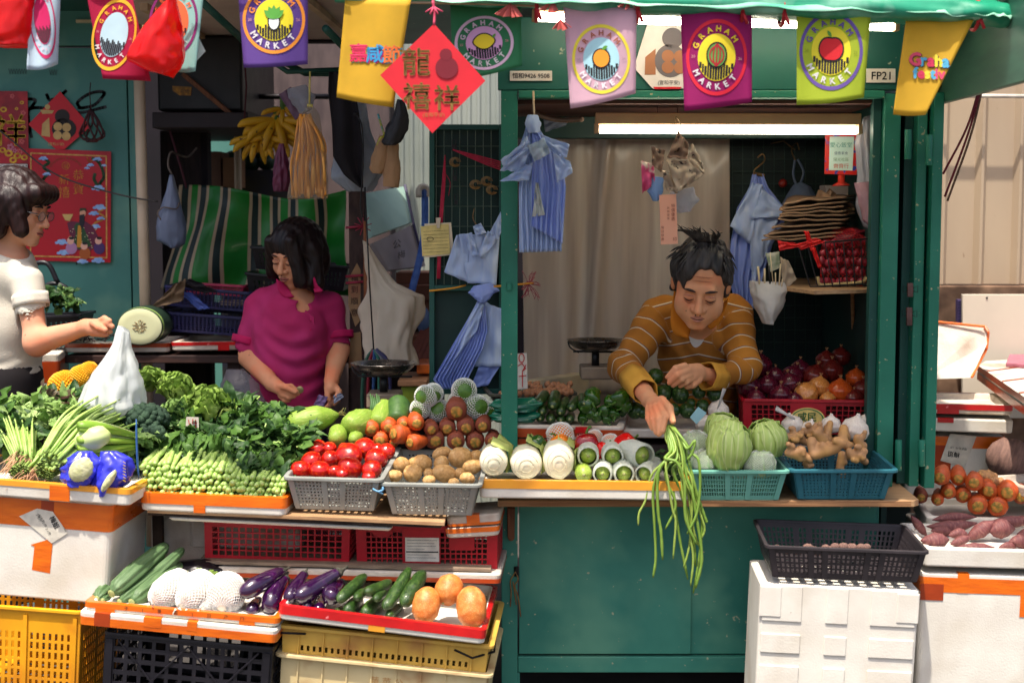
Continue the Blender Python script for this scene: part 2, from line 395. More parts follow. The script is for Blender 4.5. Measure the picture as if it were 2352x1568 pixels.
for pts in([(452,-6,.25),(560,94,.6)],[(560,94,.6),(700,168,1.1),(940,172,1.2)],[(748,66,.3),(830,150,.9)]):
 mb=MB();mb.tube(pl(pts,0),.013,10);mb.build('arm',GREEN_D,t,smooth=True)
mb=MB();mb.tube(pl([(565,100,.9),(660,165,.9),(800,160,.9)],0),.01,8);mb.build('arm',GREEN_D,t,smooth=True)
t=thing('dark_cabinet','dark box-like cabinet with a yellow sticker high on the shop wall','cabinet',P(460,300,1.4))
Yc=1.4
MB().bx(P(357,0,Yc).x,P(553,0,Yc).x,Yc,2.2,P(0,255,Yc).z,P(0,82,Yc).z).build('body',BLACK,t,bevel=.01)
MB().bx(P(357,0,Yc).x,P(575,0,Yc).x,Yc-.1,2.3,P(0,298,Yc).z,P(0,262,Yc).z).build('shelf',mat('shadow_tint_wood',(.13,.08,.10),rough=.6),t,bevel=.005)  # purple tint of the shelf stands in for lifted shadow tone
mb=MB();mb.tube(pl([(420,170,Yc-.05),(530,262,Yc-.05)],0),.012,4);mb.build('brace',WOOD,t)
mb=MB();mb.slab([(396,198),(440,200),(438,220),(412,219),(396,208)],Yc-.004,.003);mb.build('sticker',mat('amber_label',(.75,.52,.12),(.5,.35,.1),scale=60,rough=.5),t)
mb=MB();text2(mb,'新記',plane(P(414,214,Yc-.006),P(415,214,Yc-.006),P(414,213,Yc-.006)),10,0,10);mb.build('sticker_print',BLACK,t)
mb=MB();mb.bx(P(455,0,1.6).x,P(470,0,1.6).x,1.6,1.68,0,2.3);mb.build('shop_post',DARK,label='dark timber post standing between cabinet and shop room',cat='post',bevel=.004)
MB().bx(P(360,0,1.62).x,P(456,0,1.62).x,1.62,1.66,0,P(0,300,1.62).z).build('timber_partition',mat('dark_partition',(.20,.14,.14),(.12,.08,.09),scale=9,rough=.8,st=(6,6,1)),label='dark timber partition behind the striped sheet, left of the bananas',cat='partition',bevel=.004)
MB().bx(P(470,0,3.2).x,P(760,0,3.2).x,3.2,3.25,0,3).build('room_wall',mat('room_teal',(.34,.55,.50),(.28,.48,.44),scale=3,rough=.7),label='pale teal wall at the back of the shop room behind the bananas',cat='wall',bevel=.004)
mb=MB();a=P(545,300,1.9);mb.tube([(a.x,1.9,1.4),(a.x,1.9,2.6)],.016,12);mb.build('white_pipe',CREAM,smooth=True,label='thin white upright pipe inside the shop beside the bananas',cat='pipe')
t=thing('lit_bulb','small warm glowing bulb deep inside the dark shop','lamp',P(595,200,2.4))
MB().ell(P(597,192,2.4),(.022,.022,.026)).build('glass',mat('warm_bulb',(1,.78,.42),(1,.75,.4),emit=6),t,smooth=True)
MB().tube([P(597,178,2.4),P(597,164,2.4)],.012,10).build('socket',BLACK,t)
MB().tube([P(545,222,1.8),P(760,222,1.8)],.012,8).build('hanging_bar',STEELD,smooth=True,label='dark horizontal bar over the bananas in the shop',cat='bar')
t=thing('fridge','grey metal cupboard standing in the back of the shop','cupboard',P(620,420,2.9))
MB().bx(P(556,0,2.9).x,P(632,0,2.9).x,2.9,3.15,.3,P(0,226,2.9).z).build('body',mat('dull_steel',(.40,.36,.36),(.30,.28,.28),scale=5,rough=.4,metal=.5),t,bevel=.01)
MB().bx(P(640,0,2.9).x,P(900,0,2.9).x,2.7,2.75,.2,2.55).build('partition_board',mat('grey_brown_board',(.36,.30,.29),(.28,.23,.23),scale=6,rough=.8,st=(4,4,1)),label='grey brown board partition behind the dark hanging apron',cat='partition',bevel=.004)
ZT=P(0,815,1.0).z
t=thing('shop_table','dark wooden table behind the stall carrying foam trays','table',(-1.0,1.1,0))
MB().bx(P(130,0,1).x,P(835,0,1).x,.98,1.75,ZT-.03,ZT).build('table_top',mat('dark_table',(.25,.15,.12),(.16,.09,.08),scale=8,rough=.6,st=(1,8,8)),t,bevel=.003)
for x in(190,505,790):
 for y in(1.02,1.68):MB().bx(P(x,0,1).x,P(x+30,0,1).x,y,y+.05,0,ZT-.031).build('leg',MC['dark_table'],t,bevel=.003)
def corrugated(name,x0,x1,z0,z1,Y,m,pitch=.076,dep=.02,label=None,flat=.5,cat='wall'):
 pts=[];x=x0;s=0
 while x<x1:
  pts+=[(x,Y),(x+pitch*flat,Y),(x+pitch*(flat+.12),Y-dep),(x+pitch*.88,Y-dep)];x+=pitch
 pts.append((x,Y));mb=MB();n=len(pts)
 mb.add([(a,b,z0)for a,b in pts]+[(a,b,z1)for a,b in pts],[(i,i+1,i+1+n,i+n)for i in range(n-1)])
 return mb.build(name,m,label=label,cat=cat,solid=.003)
corrugated('corrugated_wall',P(905,0,3.0).x,P(1160,0,3.0).x,0,3.2,3.0,mat('grey_sheet',(.62,.64,.60),(.55,.58,.55),scale=3,rough=.4),label='grey corrugated sheet wall at the end of the alley between the stalls',pitch=.05,dep=.012)
corrugated('corrugated_hoarding',P(2100,0,1.7).x,P(2560,0,1.7).x,P(0,652,1.7).z,3.2,1.7,BEIGE,pitch=.165,dep=.028,label='beige corrugated metal hoarding right of the green stall',flat=.70)
t=thing('low_concrete_wall','stained low concrete wall under the beige hoarding','wall',(P(2300,0,1.72).x,1.75,0))
MB().bx(P(2100,0,1.66).x,P(2600,0,1.66).x,1.64,1.84,0,P(0,656,1.66).z).build('wall_body',CONC,t,bevel=.006)
MB().tube([P(2165,220,1.6),P(2400,222,1.6)],.009,10).build('conduit',mat('white_conduit',(.86,.82,.76),rough=.4),smooth=True,label='thin white conduit running across the beige hoarding',cat='pipe')
# ------------------------------------------------------------ the green booth
YB=.10
ZC=P(0,1149,-.12).z
bo=thing('market_booth','green painted market stall booth with an open hatch and wooden counter','market stall',(P(1600,0,YB).x,.5,0))
X=lambda x,y=600:P(x,y,YB).x
Z=lambda y:P(1600,y,YB).z
xl0,xl1=P(1151,600,YB).x,P(1189,600,YB).x;xr0,xr1=P(2024,600,YB).x,P(2062,600,YB).x
MB().bx(xl0,xl1,YB,YB+.05,ZC+.001,Z(60)).build('corner_post',GREEN,bo,bevel=.003)
mb=MB().bx(xl0,xl1+.0,YB+.002,YB+.05,0,ZC-.02);mb.build('corner_post',GREEN_CAB,bo,bevel=.003)
MB().bx(xr0,xr1,YB,YB+.05,ZC+.001,Z(215)).build('corner_post',GREEN,bo,bevel=.003)
MB().bx(xr0-.028,xr0-.001,YB+.03,YB+.07,ZC+.001,Z(215)).build('post_reveal',GREEN_D,bo,bevel=.002)
MB().bx(xl0-.01,xr1+.012,YB-.006,YB+.03,Z(207),Z(40)).build('header_board',mat('header_paint',(.08,.37,.31),(.07,.32,.28),scale=3,rough=.45,bump=.12,bscale=40,speck=((.6,.62,.52),34,.70)),bo,bevel=.003)
MB().bx(xl1+.002,xr0-.002,YB-.012,YB+.05,Z(226),Z(208)).build('header_rail',GREEN,bo,bevel=.004)
MB().bx(xl1,xr0,YB+.05,1.1,Z(236),Z(226)).build('ceiling_board',mat('brown_soffit',(.36,.20,.15),(.24,.13,.11),scale=6,rough=.7),bo,bevel=.003)
MB().bx(xl1,xr0,.55,.62,Z(300),Z(245)).build('ceiling_beam',DARKG,bo,bevel=.003)
MB().bx(xr0+.03,xr0+.05,YB+.05,1.15,.1,Z(226)).build('side_wall',DARKG,bo,bevel=.002)
MB().bx(P(1676,0,1.1).x,xr0+.4,1.1,1.13,.1,2.3).build('back_wall_panel',mat('back_wall_paint',(.05,.16,.15),(.03,.11,.11),scale=5,rough=.6),bo,bevel=.002)
xe=P(2166,210,YB).x
MB().bx(P(770,0,-.55).x,xe+.06,-.52,1.4,2.325,2.345).build('roof',GREEN_D,bo,bevel=.003)
for x in(1150,1500,1850):MB().bx(P(x,0,YB).x,P(x,0,YB).x+.03,-.5,YB-.008,2.285,2.323).build('rafter',GREEN_D,bo,bevel=.003)
xe=P(2166,210,YB).x
MB().bx(xe,xe+.025,-.95,.3,P(0,236,YB).z,2.322).build('side_fascia',mat('fascia_paint',(.24,.42,.34),(.19,.36,.30),scale=5,rough=.5,st=(6,1,6)),bo,bevel=.003)
MB().bx(P(2060,0,YB).x,xe-.002,YB+.01,YB+.04,P(0,200,YB).z,2.323).build('corner_board',DARKG,bo,bevel=.003)
mb=MB();A,B_,C_,D_=P(1143,1149,-.12),P(2108,1150,-.09),None,None
mb.prism([(A.x,-.12,ZC),(B_.x-.02,-.12,ZC),(B_.x,-.10,ZC),(P(2060,1120,.12).x+.02,.16,ZC),(P(2060,1120,.12).x,.45,ZC),(A.x,.45,ZC)],(0,0,-.02));mb.v=mb.v
mb.build('counter_board',PLY,bo,bevel=.002)
MB().bx(A.x+.004,B_.x-.03,-.1225,-.119,ZC-.019,ZC-.001).build('counter_edge',PLYE,bo,bevel=.001)
Yc=.10;zb0,zb1=P(0,1545,Yc).z,P(0,1508,Yc).z
MB().bx(xl1+.001,P(2046,0,Yc).x,Yc+.004,Yc+.045,zb0,zb1).build('bottom_rail',GREEN_CAB,bo,bevel=.004)
MB().bx(P(1196,0,Yc).x,P(2044,0,Yc).x,Yc+.02,Yc+.035,zb1+.004,ZC-.022).build('cabinet_panel',GREEN_CAB,bo,bevel=.003)
MB().bx(P(1193,0,Yc).x,P(1604,0,Yc).x,Yc+.008,Yc+.019,zb1+.008,ZC-.022).build('cabinet_door',GREEN_CAB,bo,bevel=.002)
for x in(1157,2036):MB().bx(P(x,0,Yc).x,P(x+38,0,Yc).x if x<1500 else P(x+20,0,Yc).x,Yc+(.01 if x<1500 else.05),Yc+.09,0,zb0 if x<1500 else ZC-.025).build('leg',GREEN_CAB,bo,bevel=.004)
for x in(1250,2000):MB().bx(P(x,0,.9).x,P(x,0,.9).x+.05,.95,1.0,0,ZC-.03).build('leg',GREEN_D,bo,bevel=.004)
MB().bx(xl1,xr0,.45,1.09,ZC-.02,ZC).build('inner_shelf',mat('inner_wood',(.25,.18,.14),(.16,.11,.09),scale=8,rough=.8),bo,bevel=.002)
MB().bx(xl0,xl0+.02,YB+.052,1.1,zb0,ZC-.03).build('cabinet_side',GREEN_D,bo,bevel=.002)
mb=MB();mb.slab([(1165,1166),(1183,1166),(1182,1236),(1178,1242),(1170,1242),(1166,1234)],Yc-.03,.02);o=mb.build('wood_bracket',WOOD,bo,bevel=.003)
mb=MB()
for s in([(1184,1312),(1178,1322),(1172,1335),(1174,1360),(1172,1392)],[(1184,1312),(1190,1330),(1182,1345),(1190,1370),(1196,1415)],[(1178,1335),(1183,1365),(1186,1388)]):mb.tube(bez([P(a,b,Yc-.006)for a,b in s],14),.0022,5)
mb.build('tie_string',mat('straw_string',(.60,.50,.28),(.5,.3,.2),rough=.8),bo,smooth=True)
mb=MB();mb.tube([P(1186,1300,Yc),P(1186,1322,Yc)],.008,8);mb.build('door_catch',STEELD,bo)
mb=MB();c=P(1170,658,YB-.004);mb.tube([c+Vector((0,0,.012)),c-Vector((0,0,.012))],.009,8);mb.build('post_bracket',GREEN,bo)
sh=thing('folded_shutter','green folded shutter panels hinged to the right side of the stall','shutter',(P(2110,0,YB).x,YB,P(0,1115,YB).z))
zs0,zs1=P(0,1118,YB).z,P(0,212,YB).z
for i,(xa,xb,Ya,top)in enumerate(((2071,2098,.16,205),(2100,2123,.11,205),(2136,2160,.08,212))):
 MB().bx(P(xa,600,Ya).x,P(xb,600,Ya).x,Ya,Ya+.55,zs0-(.0,.0,.0)[i],P(0,top,Ya).z).build('panel',(GREEN_D,GREEN,GREEN)[i],sh,bevel=.003)
MB().bx(P(2124,600,.14).x,P(2135,600,.14).x,.15,.5,zs0+.02,zs1).build('inner_sheet',mat('brown_inner',(.26,.17,.17),rough=.7,scale=4),sh)
for x,y0,y1,Ya in((2086,298,366,.07),(2134,310,380,.05),(2064,1010,1080,.07),(2117,1010,1070,.06)):
 mb=MB();mb.tube([P(x,y0,Ya),P(x-1,y1,Ya)],.011,12);mb.build('hinge',GREEN,sh,smooth=True,bevel=.001)
for x,y0,y1 in((2085,650,682),(2083,706,748)):
 mb=MB();mb.slab([(x,y0),(x+13,y0),(x+13,y1),(x,y1)],.085,.012);mb.build('binder_clip',mat('rusty_clip',(.40,.28,.26),(.3,.2,.18),rough=.5,metal=.3),sh,bevel=.002)
 mb=MB()
 for s in(-1,1):mb.tube([P(x+6+s*6,y0+12,.09),P(x+6+s*17,y0+6,.085),P(x+6+s*17,y0+22,.085),P(x+6+s*6,y0+18,.09)],.0012,4)
 mb.build('clip_wire',STEELD,sh)
for k,(x1,y1,m_)in enumerate(((2166,400,0),(2170,452,0),(2176,462,1))):
 MB().tube(bez([P(2256+3*k,178,.02),P(2222+4*k,290+10*k,.02),P(x1,y1,.04)],24),.0036,6).build('rope',(mat('wine_rope',(.42,.09,.14),(.28,.05,.09),scale=160,rough=.8),mat('brown_rope',(.40,.30,.22),(.26,.18,.13),scale=160,rough=.8))[m_],smooth=True,label='%s rope hanging from the eave board against the beige hoarding'%('upper dark red','lower dark red','brown')[k],cat='rope',group=None)
def plate(nm,x0,y0,x1,y1,Y,s,h,label,font_dx=0):
 t=thing(nm,label,'sign',P((x0+x1)/2,y1,Y));mb=MB();mb.slab([(x0,y0),(x1,y0),(x1,y1),(x0,y1)],Y,.006)
 mb.build('board',mat('white_plate',(.88,.85,.80),(.84,.80,.74),rough=.35),t,bevel=.001)
 mb=MB();f=plane(P(0,0,Y),P(1,0,Y),P(0,-1,Y));c=P((x0+x1)/2,(y0+y1)/2,Y)
 f=plane(c,c+Vector((px(Y),0,0)),c+Vector((0,0,px(Y))));text2(mb,s,f,font_dx,-h*.36,h,bold=.012)
 mb.build('lettering',BLACK,t)
plate('number_plate',1171,163,1268,186,.085,'恒和9426 9508',13.5,'small white plate lettered with a shop number at the stall corner')
plate('number_plate',1990,158,2057,190,.085,'FP21',25,'white plate reading FP21 beside the green flag',0)
# ------------------------------------------------------------ foam boxes, trays and crates
FOAM=mat('foam',(.90,.88,.83),(.86,.83,.78),scale=9,rough=.75,bump=.18,bscale=170,speck=((.6,.52,.42),26,.745),c3=(.82,.78,.71),s3=5)
FOAM2=mat('grubby_foam',(.84,.80,.74),(.76,.71,.65),scale=8,rough=.8,bump=.4,bscale=150,c3=(.60,.50,.42),s3=6)
OTAPE=mat('orange_tape',(.93,.45,.06),(.84,.37,.05),scale=7,rough=.28,bump=.25,bscale=30,coat=.5,st=(1,1,4))
YTAPE=mat('yellow_orange_tape',(.95,.66,.20),(.92,.60,.18),scale=7,rough=.3,bump=.25,bscale=30,coat=.4)
RTAPE=mat('red_tape',(.82,.09,.10),(.72,.07,.09),scale=10,rough=.28,bump=.3,bscale=35,coat=.5,speck=((.92,.5,.5),22,.70))
DOTAPE=mat('brown_orange_tape',(.70,.26,.08),(.58,.20,.06),scale=7,rough=.35,bump=.25,bscale=30,coat=.3)
def rrect(x0,x1,y0,y1,r,z,n=4):
 o=[]
 for cx,cy,a in((x1-r,y1-r,0),(x0+r,y1-r,90),(x0+r,y0+r,180),(x1-r,y0+r,270)):
  for i in range(n+1):
   t=math.radians(a+90*i/n);o.append(Vector((cx+r*math.cos(t),cy+r*math.sin(t),z)))
 return o
def edge(a,b,Y):
 A=P(a[0],a[1],Y)
 if(a[0]<1090 or a[1]>1200)and Y<.3:return A,P(b[0],b[1],Y-.03*(b[0]-a[0])/400)
 if Y>.9:return A,P(b[0],b[1],Y)
 return A,PZ(b[0],b[1],A.z)
def rootM(A,B,tilt=0,drop=0):
 M=frame(A,(B-A));M=M@Matrix.Rotation(tilt,4,'X')@Matrix.Translation((0,0,-drop));return M,(B-A).length
def foam(nm,label,a,b,Y,D,H,wall=.022,depth=None,tilt=0,r=.018,m=None,group=None,cat='foam box',tapes=(),ribs=None,drop=True,base_in=.002,bump=0):
 """foam tray or box; a,b: the top front edge in pixels, H its height; depth: how deep the hollow is (None = closed)"""
 A,B=edge(a,b,Y);M,W=rootM(A,B,tilt,H if drop else 0);t=thing(nm,label,cat,M=M,group=group);m=m or FOAM;e=.004;mb=MB();i=base_in
 lp=[rrect(i+e,W-i-e,i+e,D-i-e,r,0),rrect(i,W-i,i,D-i,r,e),rrect(0,W,0,D,r,H-e),rrect(e,W-e,e,D-e,r,H)]
 if depth:
  lp+=[rrect(wall,W-wall,wall,D-wall,r,H),rrect(wall+.006,W-wall-.006,wall+.006,D-wall-.006,r,H-depth)]
 mb.loft(lp);o=mb.build('shell',m,t,bevel=.002)
 for tp in tapes:
  k,tm,lo,hi=tp[:4];mb=MB();g=.0009
  if k=='band':
   f=lambda z:i*(1-z/H)
   mb.loft([rrect(f(z)-g,W-f(z)+g,f(z)-g,D-f(z)+g,r,z)for z in(lo*H,hi*H)],False,False)
  elif k=='lip':
   mb.loft([rrect(-g,W+g,-g,D+g,r,lo*H),rrect(-g,W+g,-g,D+g,r,H),rrect(e*.5,W-e*.5,e*.5,D-e*.5,r,H+g),rrect(wall*.8,W-wall*.8,wall*.8,D-wall*.8,r,H+g)],False,False)
  elif k=='strip':
   x0,x1=tp[4]*W,tp[5]*W;f=lambda z:i*(1-z/H)-g*1.8
   mb.add([(x0,f(lo*H),lo*H),(x1,f(lo*H),lo*H),(x1,f(hi*H),hi*H),(x0,f(hi*H),hi*H)],[(0,1,2,3)])
   if hi>=1:mb.add([(x0,-g*1.8,H),(x1,-g*1.8,H),(x1,wall,H+g*2),(x0,wall,H+g*2)],[(0,1,2,3)])
  mb.build('tape',tm,t,solid=.0006)
 if ribs:
  for x0,x1,z0,z1,d in ribs:MB().bx(x0*W,x1*W,-d,.002,z0*H,z1*H).build('moulded_block',m,t,bevel=.004)
 t['_W']=W;return t,M,W
def wallgrid(mb,bl,br,tr,tl,cols,rows):
 bl,br,tr,tl=map(Vector,(bl,br,tr,tl));S=lambda u,v:bl.lerp(br,u).lerp(tl.lerp(tr,u),v)
 cw=sum(c[0]for c in cols);rw=sum(c[0]for c in rows);v=0
 for rh,ro in rows:
  v1=v+rh/rw
  if not ro:mb.add([S(0,v),S(1,v),S(1,v1),S(0,v1)],[(0,1,2,3)])
  else:
   u=0;run=0
   for c,co in cols:
    u1=u+c/cw
    if co:
     mb.add([S(run,v),S(u,v),S(u,v1),S(run,v1)],[(0,1,2,3)]);run=u1
    u=u1
   mb.add([S(run,v),S(1,v),S(1,v1),S(run,v1)],[(0,1,2,3)])
  v=v1
def holes(n,hole,bar):
 o=[]
 for i in range(n):o+=[(hole,1),(bar,0)]
 return o[:-1]
def cols(secs,hole,bar,gap):
 o=[(gap,0)]
 for s in secs:o+=holes(s,hole,bar)+[(gap,0)]
 return o
def crate(nm,label,a,b,Y,D,H,m,secs=(7,4,7),rws=8,hole=.5,rhole=.5,gap=2.4,taper=.022,tilt=0,rim=.012,group=None,cat='basket',side=None,ribw=.018,bars=True,top=1.3,bot=1.0,handle=False,solidw=.003):
 A,B=edge(a,b,Y);M,W=rootM(A,B,tilt,H);t=thing(nm,label,cat,M=M,group=group);mb=MB();k=taper
 c=cols(secs,hole,1-hole,gap);r=[(bot,0)]+holes(rws,rhole,1-rhole)+[(top,0)]
 bl,br,b2,b3=(k,k,0),(W-k,k,0),(W-k,D-k,0),(k,D-k,0);tl,tr,t2,t3=(0,0,H),(W,0,H),(W,D,H),(0,D,H)
 sc=cols(side or secs,hole,1-hole,gap)
 wallgrid(mb,bl,br,tr,tl,c,r);wallgrid(mb,br,b2,t2,tr,sc,r);wallgrid(mb,b2,b3,t3,t2,c,r);wallgrid(mb,b3,bl,tl,t3,sc,r)
 wallgrid(mb,bl,br,b2,b3,cols((10,),.5,.5,.6),[(.5,0)]+holes(8,.5,.5)+[(.5,0)])
 mb.build('lattice_body',m,t,solid=solidw)
 mb=MB();g=rim
 mb.loft([rrect(-g,W+g,-g,D+g,.02,H-.008),rrect(-g,W+g,-g,D+g,.02,H),rrect(0,W,0,D,.012,H+.001),rrect(.002,W-.002,.002,D-.002,.012,H-.006)],False,False)
 mb.build('rim',m,t,solid=.003,bevel=.0012)
 if bars:
  mb=MB();cw=sum(x[0]for x in c);u=0;S=lambda u,v,d:(k*(1-v)+(W-2*k*(1-v))*u,k*(1-v)-d,H*v)
  for x,h in c:
   if x==gap and not h:
    um=(u+x/2)/cw;w2=ribw/W/2
    for uu in((um,)if 0.03<um<.97 else((um,))):
     mb.add([S(uu-w2,0.02,.002),S(uu+w2,0.02,.002),S(uu+w2,.93,.002),S(uu-w2,.93,.002),S(uu-w2,0.02,.007),S(uu+w2,0.02,.007),S(uu+w2,.93,.007),S(uu-w2,.93,.007)],
      [(4,5,6,7),(0,4,7,3),(1,2,6,5),(0,1,5,4),(3,7,6,2)])
     mb.build('rib',m,t);mb=MB()
   u+=x
 t['_W']=W;return t,M,W
PL_GREY=mat('grey_plastic',(.60,.61,.58),(.54,.55,.53),scale=7,rough=.5,c3=(.50,.48,.43),s3=5)
PL_TEAL=mat('pale_teal_plastic',(.45,.70,.62),(.40,.64,.58),scale=7,rough=.45)
PL_BLUE=mat('blue_green_plastic',(.18,.43,.48),(.14,.37,.42),scale=7,rough=.45)
PL_RED=mat('red_plastic',(.72,.07,.14),(.60,.04,.10),scale=6,rough=.42)
PL_BROWN=mat('brown_black_plastic',(.23,.20,.21),(.17,.15,.16),scale=7,rough=.5)
PL_YEL=mat('yellow_plastic',(.93,.66,.10),(.86,.58,.08),scale=5,rough=.45,c3=(.80,.50,.08),s3=7)
PL_YEL2=mat('faded_yellow_plastic',(.86,.70,.32),(.82,.65,.28),scale=5,rough=.5,c3=(.72,.52,.26),s3=8)
PL_CRM=mat('cream_plastic',(.88,.80,.60),(.83,.74,.54),scale=5,rough=.5,c3=(.70,.52,.34),s3=8)
PL_NAVY=mat('navy_plastic',(.15,.15,.36),(.11,.11,.28),scale=6,rough=.45)
PL_BLK=mat('black_crate_plastic',(.10,.09,.12),(.07,.065,.09),scale=7,rough=.4,c3=(.16,.15,.18),s3=6)
PL_PINK=mat('pink_plastic',(.78,.25,.38),(.70,.18,.32),scale=6,rough=.4)
crate('plastic_crate','bright yellow slotted crate under the big foam box at the left edge',(-150,1378),(186,1403),-.30,.40,.30,PL_YEL,secs=(7,5,7),rws=7,hole=.42,rhole=.74,gap=1.6,taper=.004,rim=.010,cat='crate',ribw=.012,top=2.6)
t,M,W=foam('foam_box','big white foam box with orange tape and an orange paper arrow at the left edge',(-110,1128),(258,1158),-.30,.36,.305,r=.02,
 tapes=(('band',OTAPE,.72,.985),('strip',DOTAPE,.80,.985,.56,.64)))
Hb=.305;mb=MB();f=lambda x,y,w=0:Vector((W*x,-.0032-w+.006*(1-y),Hb*y))
poly2(mb,[(.62,.50),(.70,.56),(.70,.505),(.71,.505),(.71,.20),(.622,.215),(.628,.47),(.61,.465)],f)
mb.v=[];mb.f=[];g=lambda a,b:((a+110)/368,(1408-b)/258)
poly2(mb,[g(126,1248),g(122,1340),g(80,1335),g(84,1274),g(75,1270)],f);mb.build('paper_arrow',OTAPE,t,solid=.0006)
mb=MB();poly2(mb,[g(47,1199),g(88,1175),g(124,1180),g(160,1232),g(124,1262)],lambda x,y:f(x,y,.001));mb.build('paper_label',mat('label_paper',(.90,.87,.80),rough=.7),t,solid=.0004)
mb=MB();fl=lambda x,y:f(x/W,y/Hb,.0022);q=lambda a,b:(g(a,b)[0]*W,g(a,b)[1]*Hb)
text2(mb,'梅姐',fl,*q(124,1210),.020,rot=-1.05,bold=.02);text2(mb,'AJ大利/件 2 1件',fl,*q(104,1216),.0105,rot=-1.05);text2(mb,'2号斤',fl,*q(90,1200),.0105,rot=-1.05)
text2(mb,'深圳蔬菜',fl,*q(151,1222),.005,rot=-1.05);mb.build('label_lettering',mat('ink',(.13,.12,.13),rough=.6),t)
foam('foam_tray','white foam lid with yellow-orange tape holding the leafy pile at the left',(-120,1092),(300,1124),-.335,.40,.050,depth=.016,group=None,cat='foam tray',
 tapes=(('lip',YTAPE,.68,1),('strip',OTAPE,0,.9,.56,.67)))
foam('foam_tray','white foam tray edged in orange tape filled with choy sum stalks',(321,1130),(657,1144),-.235,.40,.056,depth=.028,cat='foam tray',tapes=(('lip',OTAPE,.42,1),('strip',OTAPE,0,1,.37,.45)))
sh_=thing('display_rack','rough wooden display shelf carrying the tomato and potato baskets','shelf',P(700,1400,-.1))
A,B=edge((338,1169),(1021,1199),-.23);zb=A.z
mb=MB();mb.prism([A,B,B+Vector((0,.5,0)),A+Vector((0,.5,0))],(0,0,-.011));mb.build('shelf_board',PLY,sh_,bevel=.001)
mb=MB();mb.prism([A+Vector((0,.006,-.0115)),B+Vector((-.01,.006,-.0115)),B+Vector((-.01,.44,-.0115)),A+Vector((0,.44,-.0115))],(0,0,-.008));mb.build('under_board',mat('rotten_board',(.25,.19,.15),(.14,.10,.08),scale=14,rough=.9),sh_,bevel=.001)
for x,y in((352,.0),(352,.2),(1010,.22)):
 q=P(x,1300,y);mb=MB();mb.bx(q.x,q.x+.03,y,y+.03,0,B.z-.022);mb.build('leg',MC['rotten_board'],sh_)
foam('foam_slab','long thin white foam lid slipped under the wooden shelf board',(386,1186),(899,1211),-.215,.35,.0125,cat='foam lid',r=.008,base_in=.004)
foam('foam_slab','small foam lid banded in orange tape, upper one right of the shelf board',(1024,1186),(1148,1178),-.17,.2,.033,cat='foam lid',m=FOAM2,tapes=(('strip',OTAPE,0,1,.38,.62),('band',OTAPE,.0,.25)))
foam('foam_slab','small foam lid with an orange band, lower one right of the shelf board',(1022,1215),(1146,1208),-.18,.2,.030,cat='foam lid',m=FOAM2,tapes=(('band',OTAPE,.5,1),))
GM='grey perforated produce baskets'
crate('produce_basket','grey perforated basket of tomatoes with a blue tie at its corner',(660,1094),(872,1100),-.235,.40,.105,PL_GREY,tilt=.075,secs=(8,4,8),rws=8,gap=1.5,hole=.55,rhole=.55)
crate('produce_basket','grey perforated basket of potatoes beside the white radish tray',(882,1108),(1098,1112),-.245,.40,.103,PL_GREY,tilt=.085,secs=(7,4,7),rws=8,gap=1.7,hole=.5,rhole=.5)
crate('produce_basket','grey basket under the dark leafy choy sum behind the tomatoes',(430,1040),(684,1045),.02,.32,.10,PL_GREY,tilt=.05,secs=(8,4,8),rws=8,gap=1.5)
foam('foam_box','support foam box hidden under the rear produce row',(430,1082),(690,1086),.03,.4,.25,m=FOAM2)
mb=MB();mb.tube(bez([P(856,1122,-.26),P(868,1128,-.262),P(880,1124,-.262),P(878,1118,-.26)],8),.0035,5);mb.tube([P(856,1122,-.262),P(880,1134,-.262)],.003,5)
mb.build('plastic_tie',mat('sky_blue_tie',(.45,.68,.85),rough=.4),smooth=True,label='short sky blue plastic tie on the tomato basket corner',cat='tie')
t,M,W=crate('plastic_crate','red mesh crate on the middle tier, the one without a paper label',(470,1196),(803,1206),-.12,.30,.125,PL_RED,secs=(19,),rws=5,hole=.78,rhole=.78,gap=1.1,taper=.002,rim=.005,cat='crate',bars=False,top=.9)
t,M,W=crate('plastic_crate','red mesh crate with a white paper label on the middle tier',(818,1206),(1142,1209),-.135,.30,.135,PL_RED,secs=(23,),rws=6,hole=.74,rhole=.74,gap=1.9,taper=.002,rim=.006,cat='crate',bars=False,top=1.2)
H=.135;f=lambda x,y,w=.004:Vector((W*x,-w+.002*(1-y),H*y))
for nm,x0,x1,y0,y1,m_ in(('solid_panel',.66,.84,.45,.9,PL_RED),('label_backing',.33,.60,.12,.95,PL_RED),('paper_label',.35,.59,.18,.74,MC['label_paper'])):
 mb=MB();poly2(mb,[(x0,y0),(x1,y0),(x1,y1),(x0,y1)],lambda x,y:f(x,y,.0075 if nm=='paper_label' else.006));mb.build(nm,m_,t,solid=.0008)
mb=MB();disc2(mb,f,.185,.90,.075,.18);mb.build('round_boss',PL_RED,t,solid=.004)
mb=MB();fl=lambda x,y:f(x,y,.009)
for j in range(7):
 y=.68-j*.068;line2(mb,[(.365,y),(.365+(.21,.19,.2,.12,.21,.15,.2)[j],y)],.008 if j!=4 else.03,fl)
mb.build('label_lines',MC['ink'],t)
t=thing('middle_tier','rough middle shelf plank under the two red crates','shelf',P(800,1330,0))
A,B=edge((455,1287),(1128,1306),-.16);mb=MB();mb.prism([A,B,B+Vector((0,.4,0)),A+Vector((0,.4,0))],(0,0,-.010));mb.build('plank',mat('weathered_plank',(.58,.50,.42),(.45,.38,.31),scale=12,rough=.85,st=(1,8,8)),t,bevel=.001)
mb=MB();mb.bx(A.x+.1,B.x-.1,0,.2,0,B.z-.02);mb.build('trestle',DARK,t)
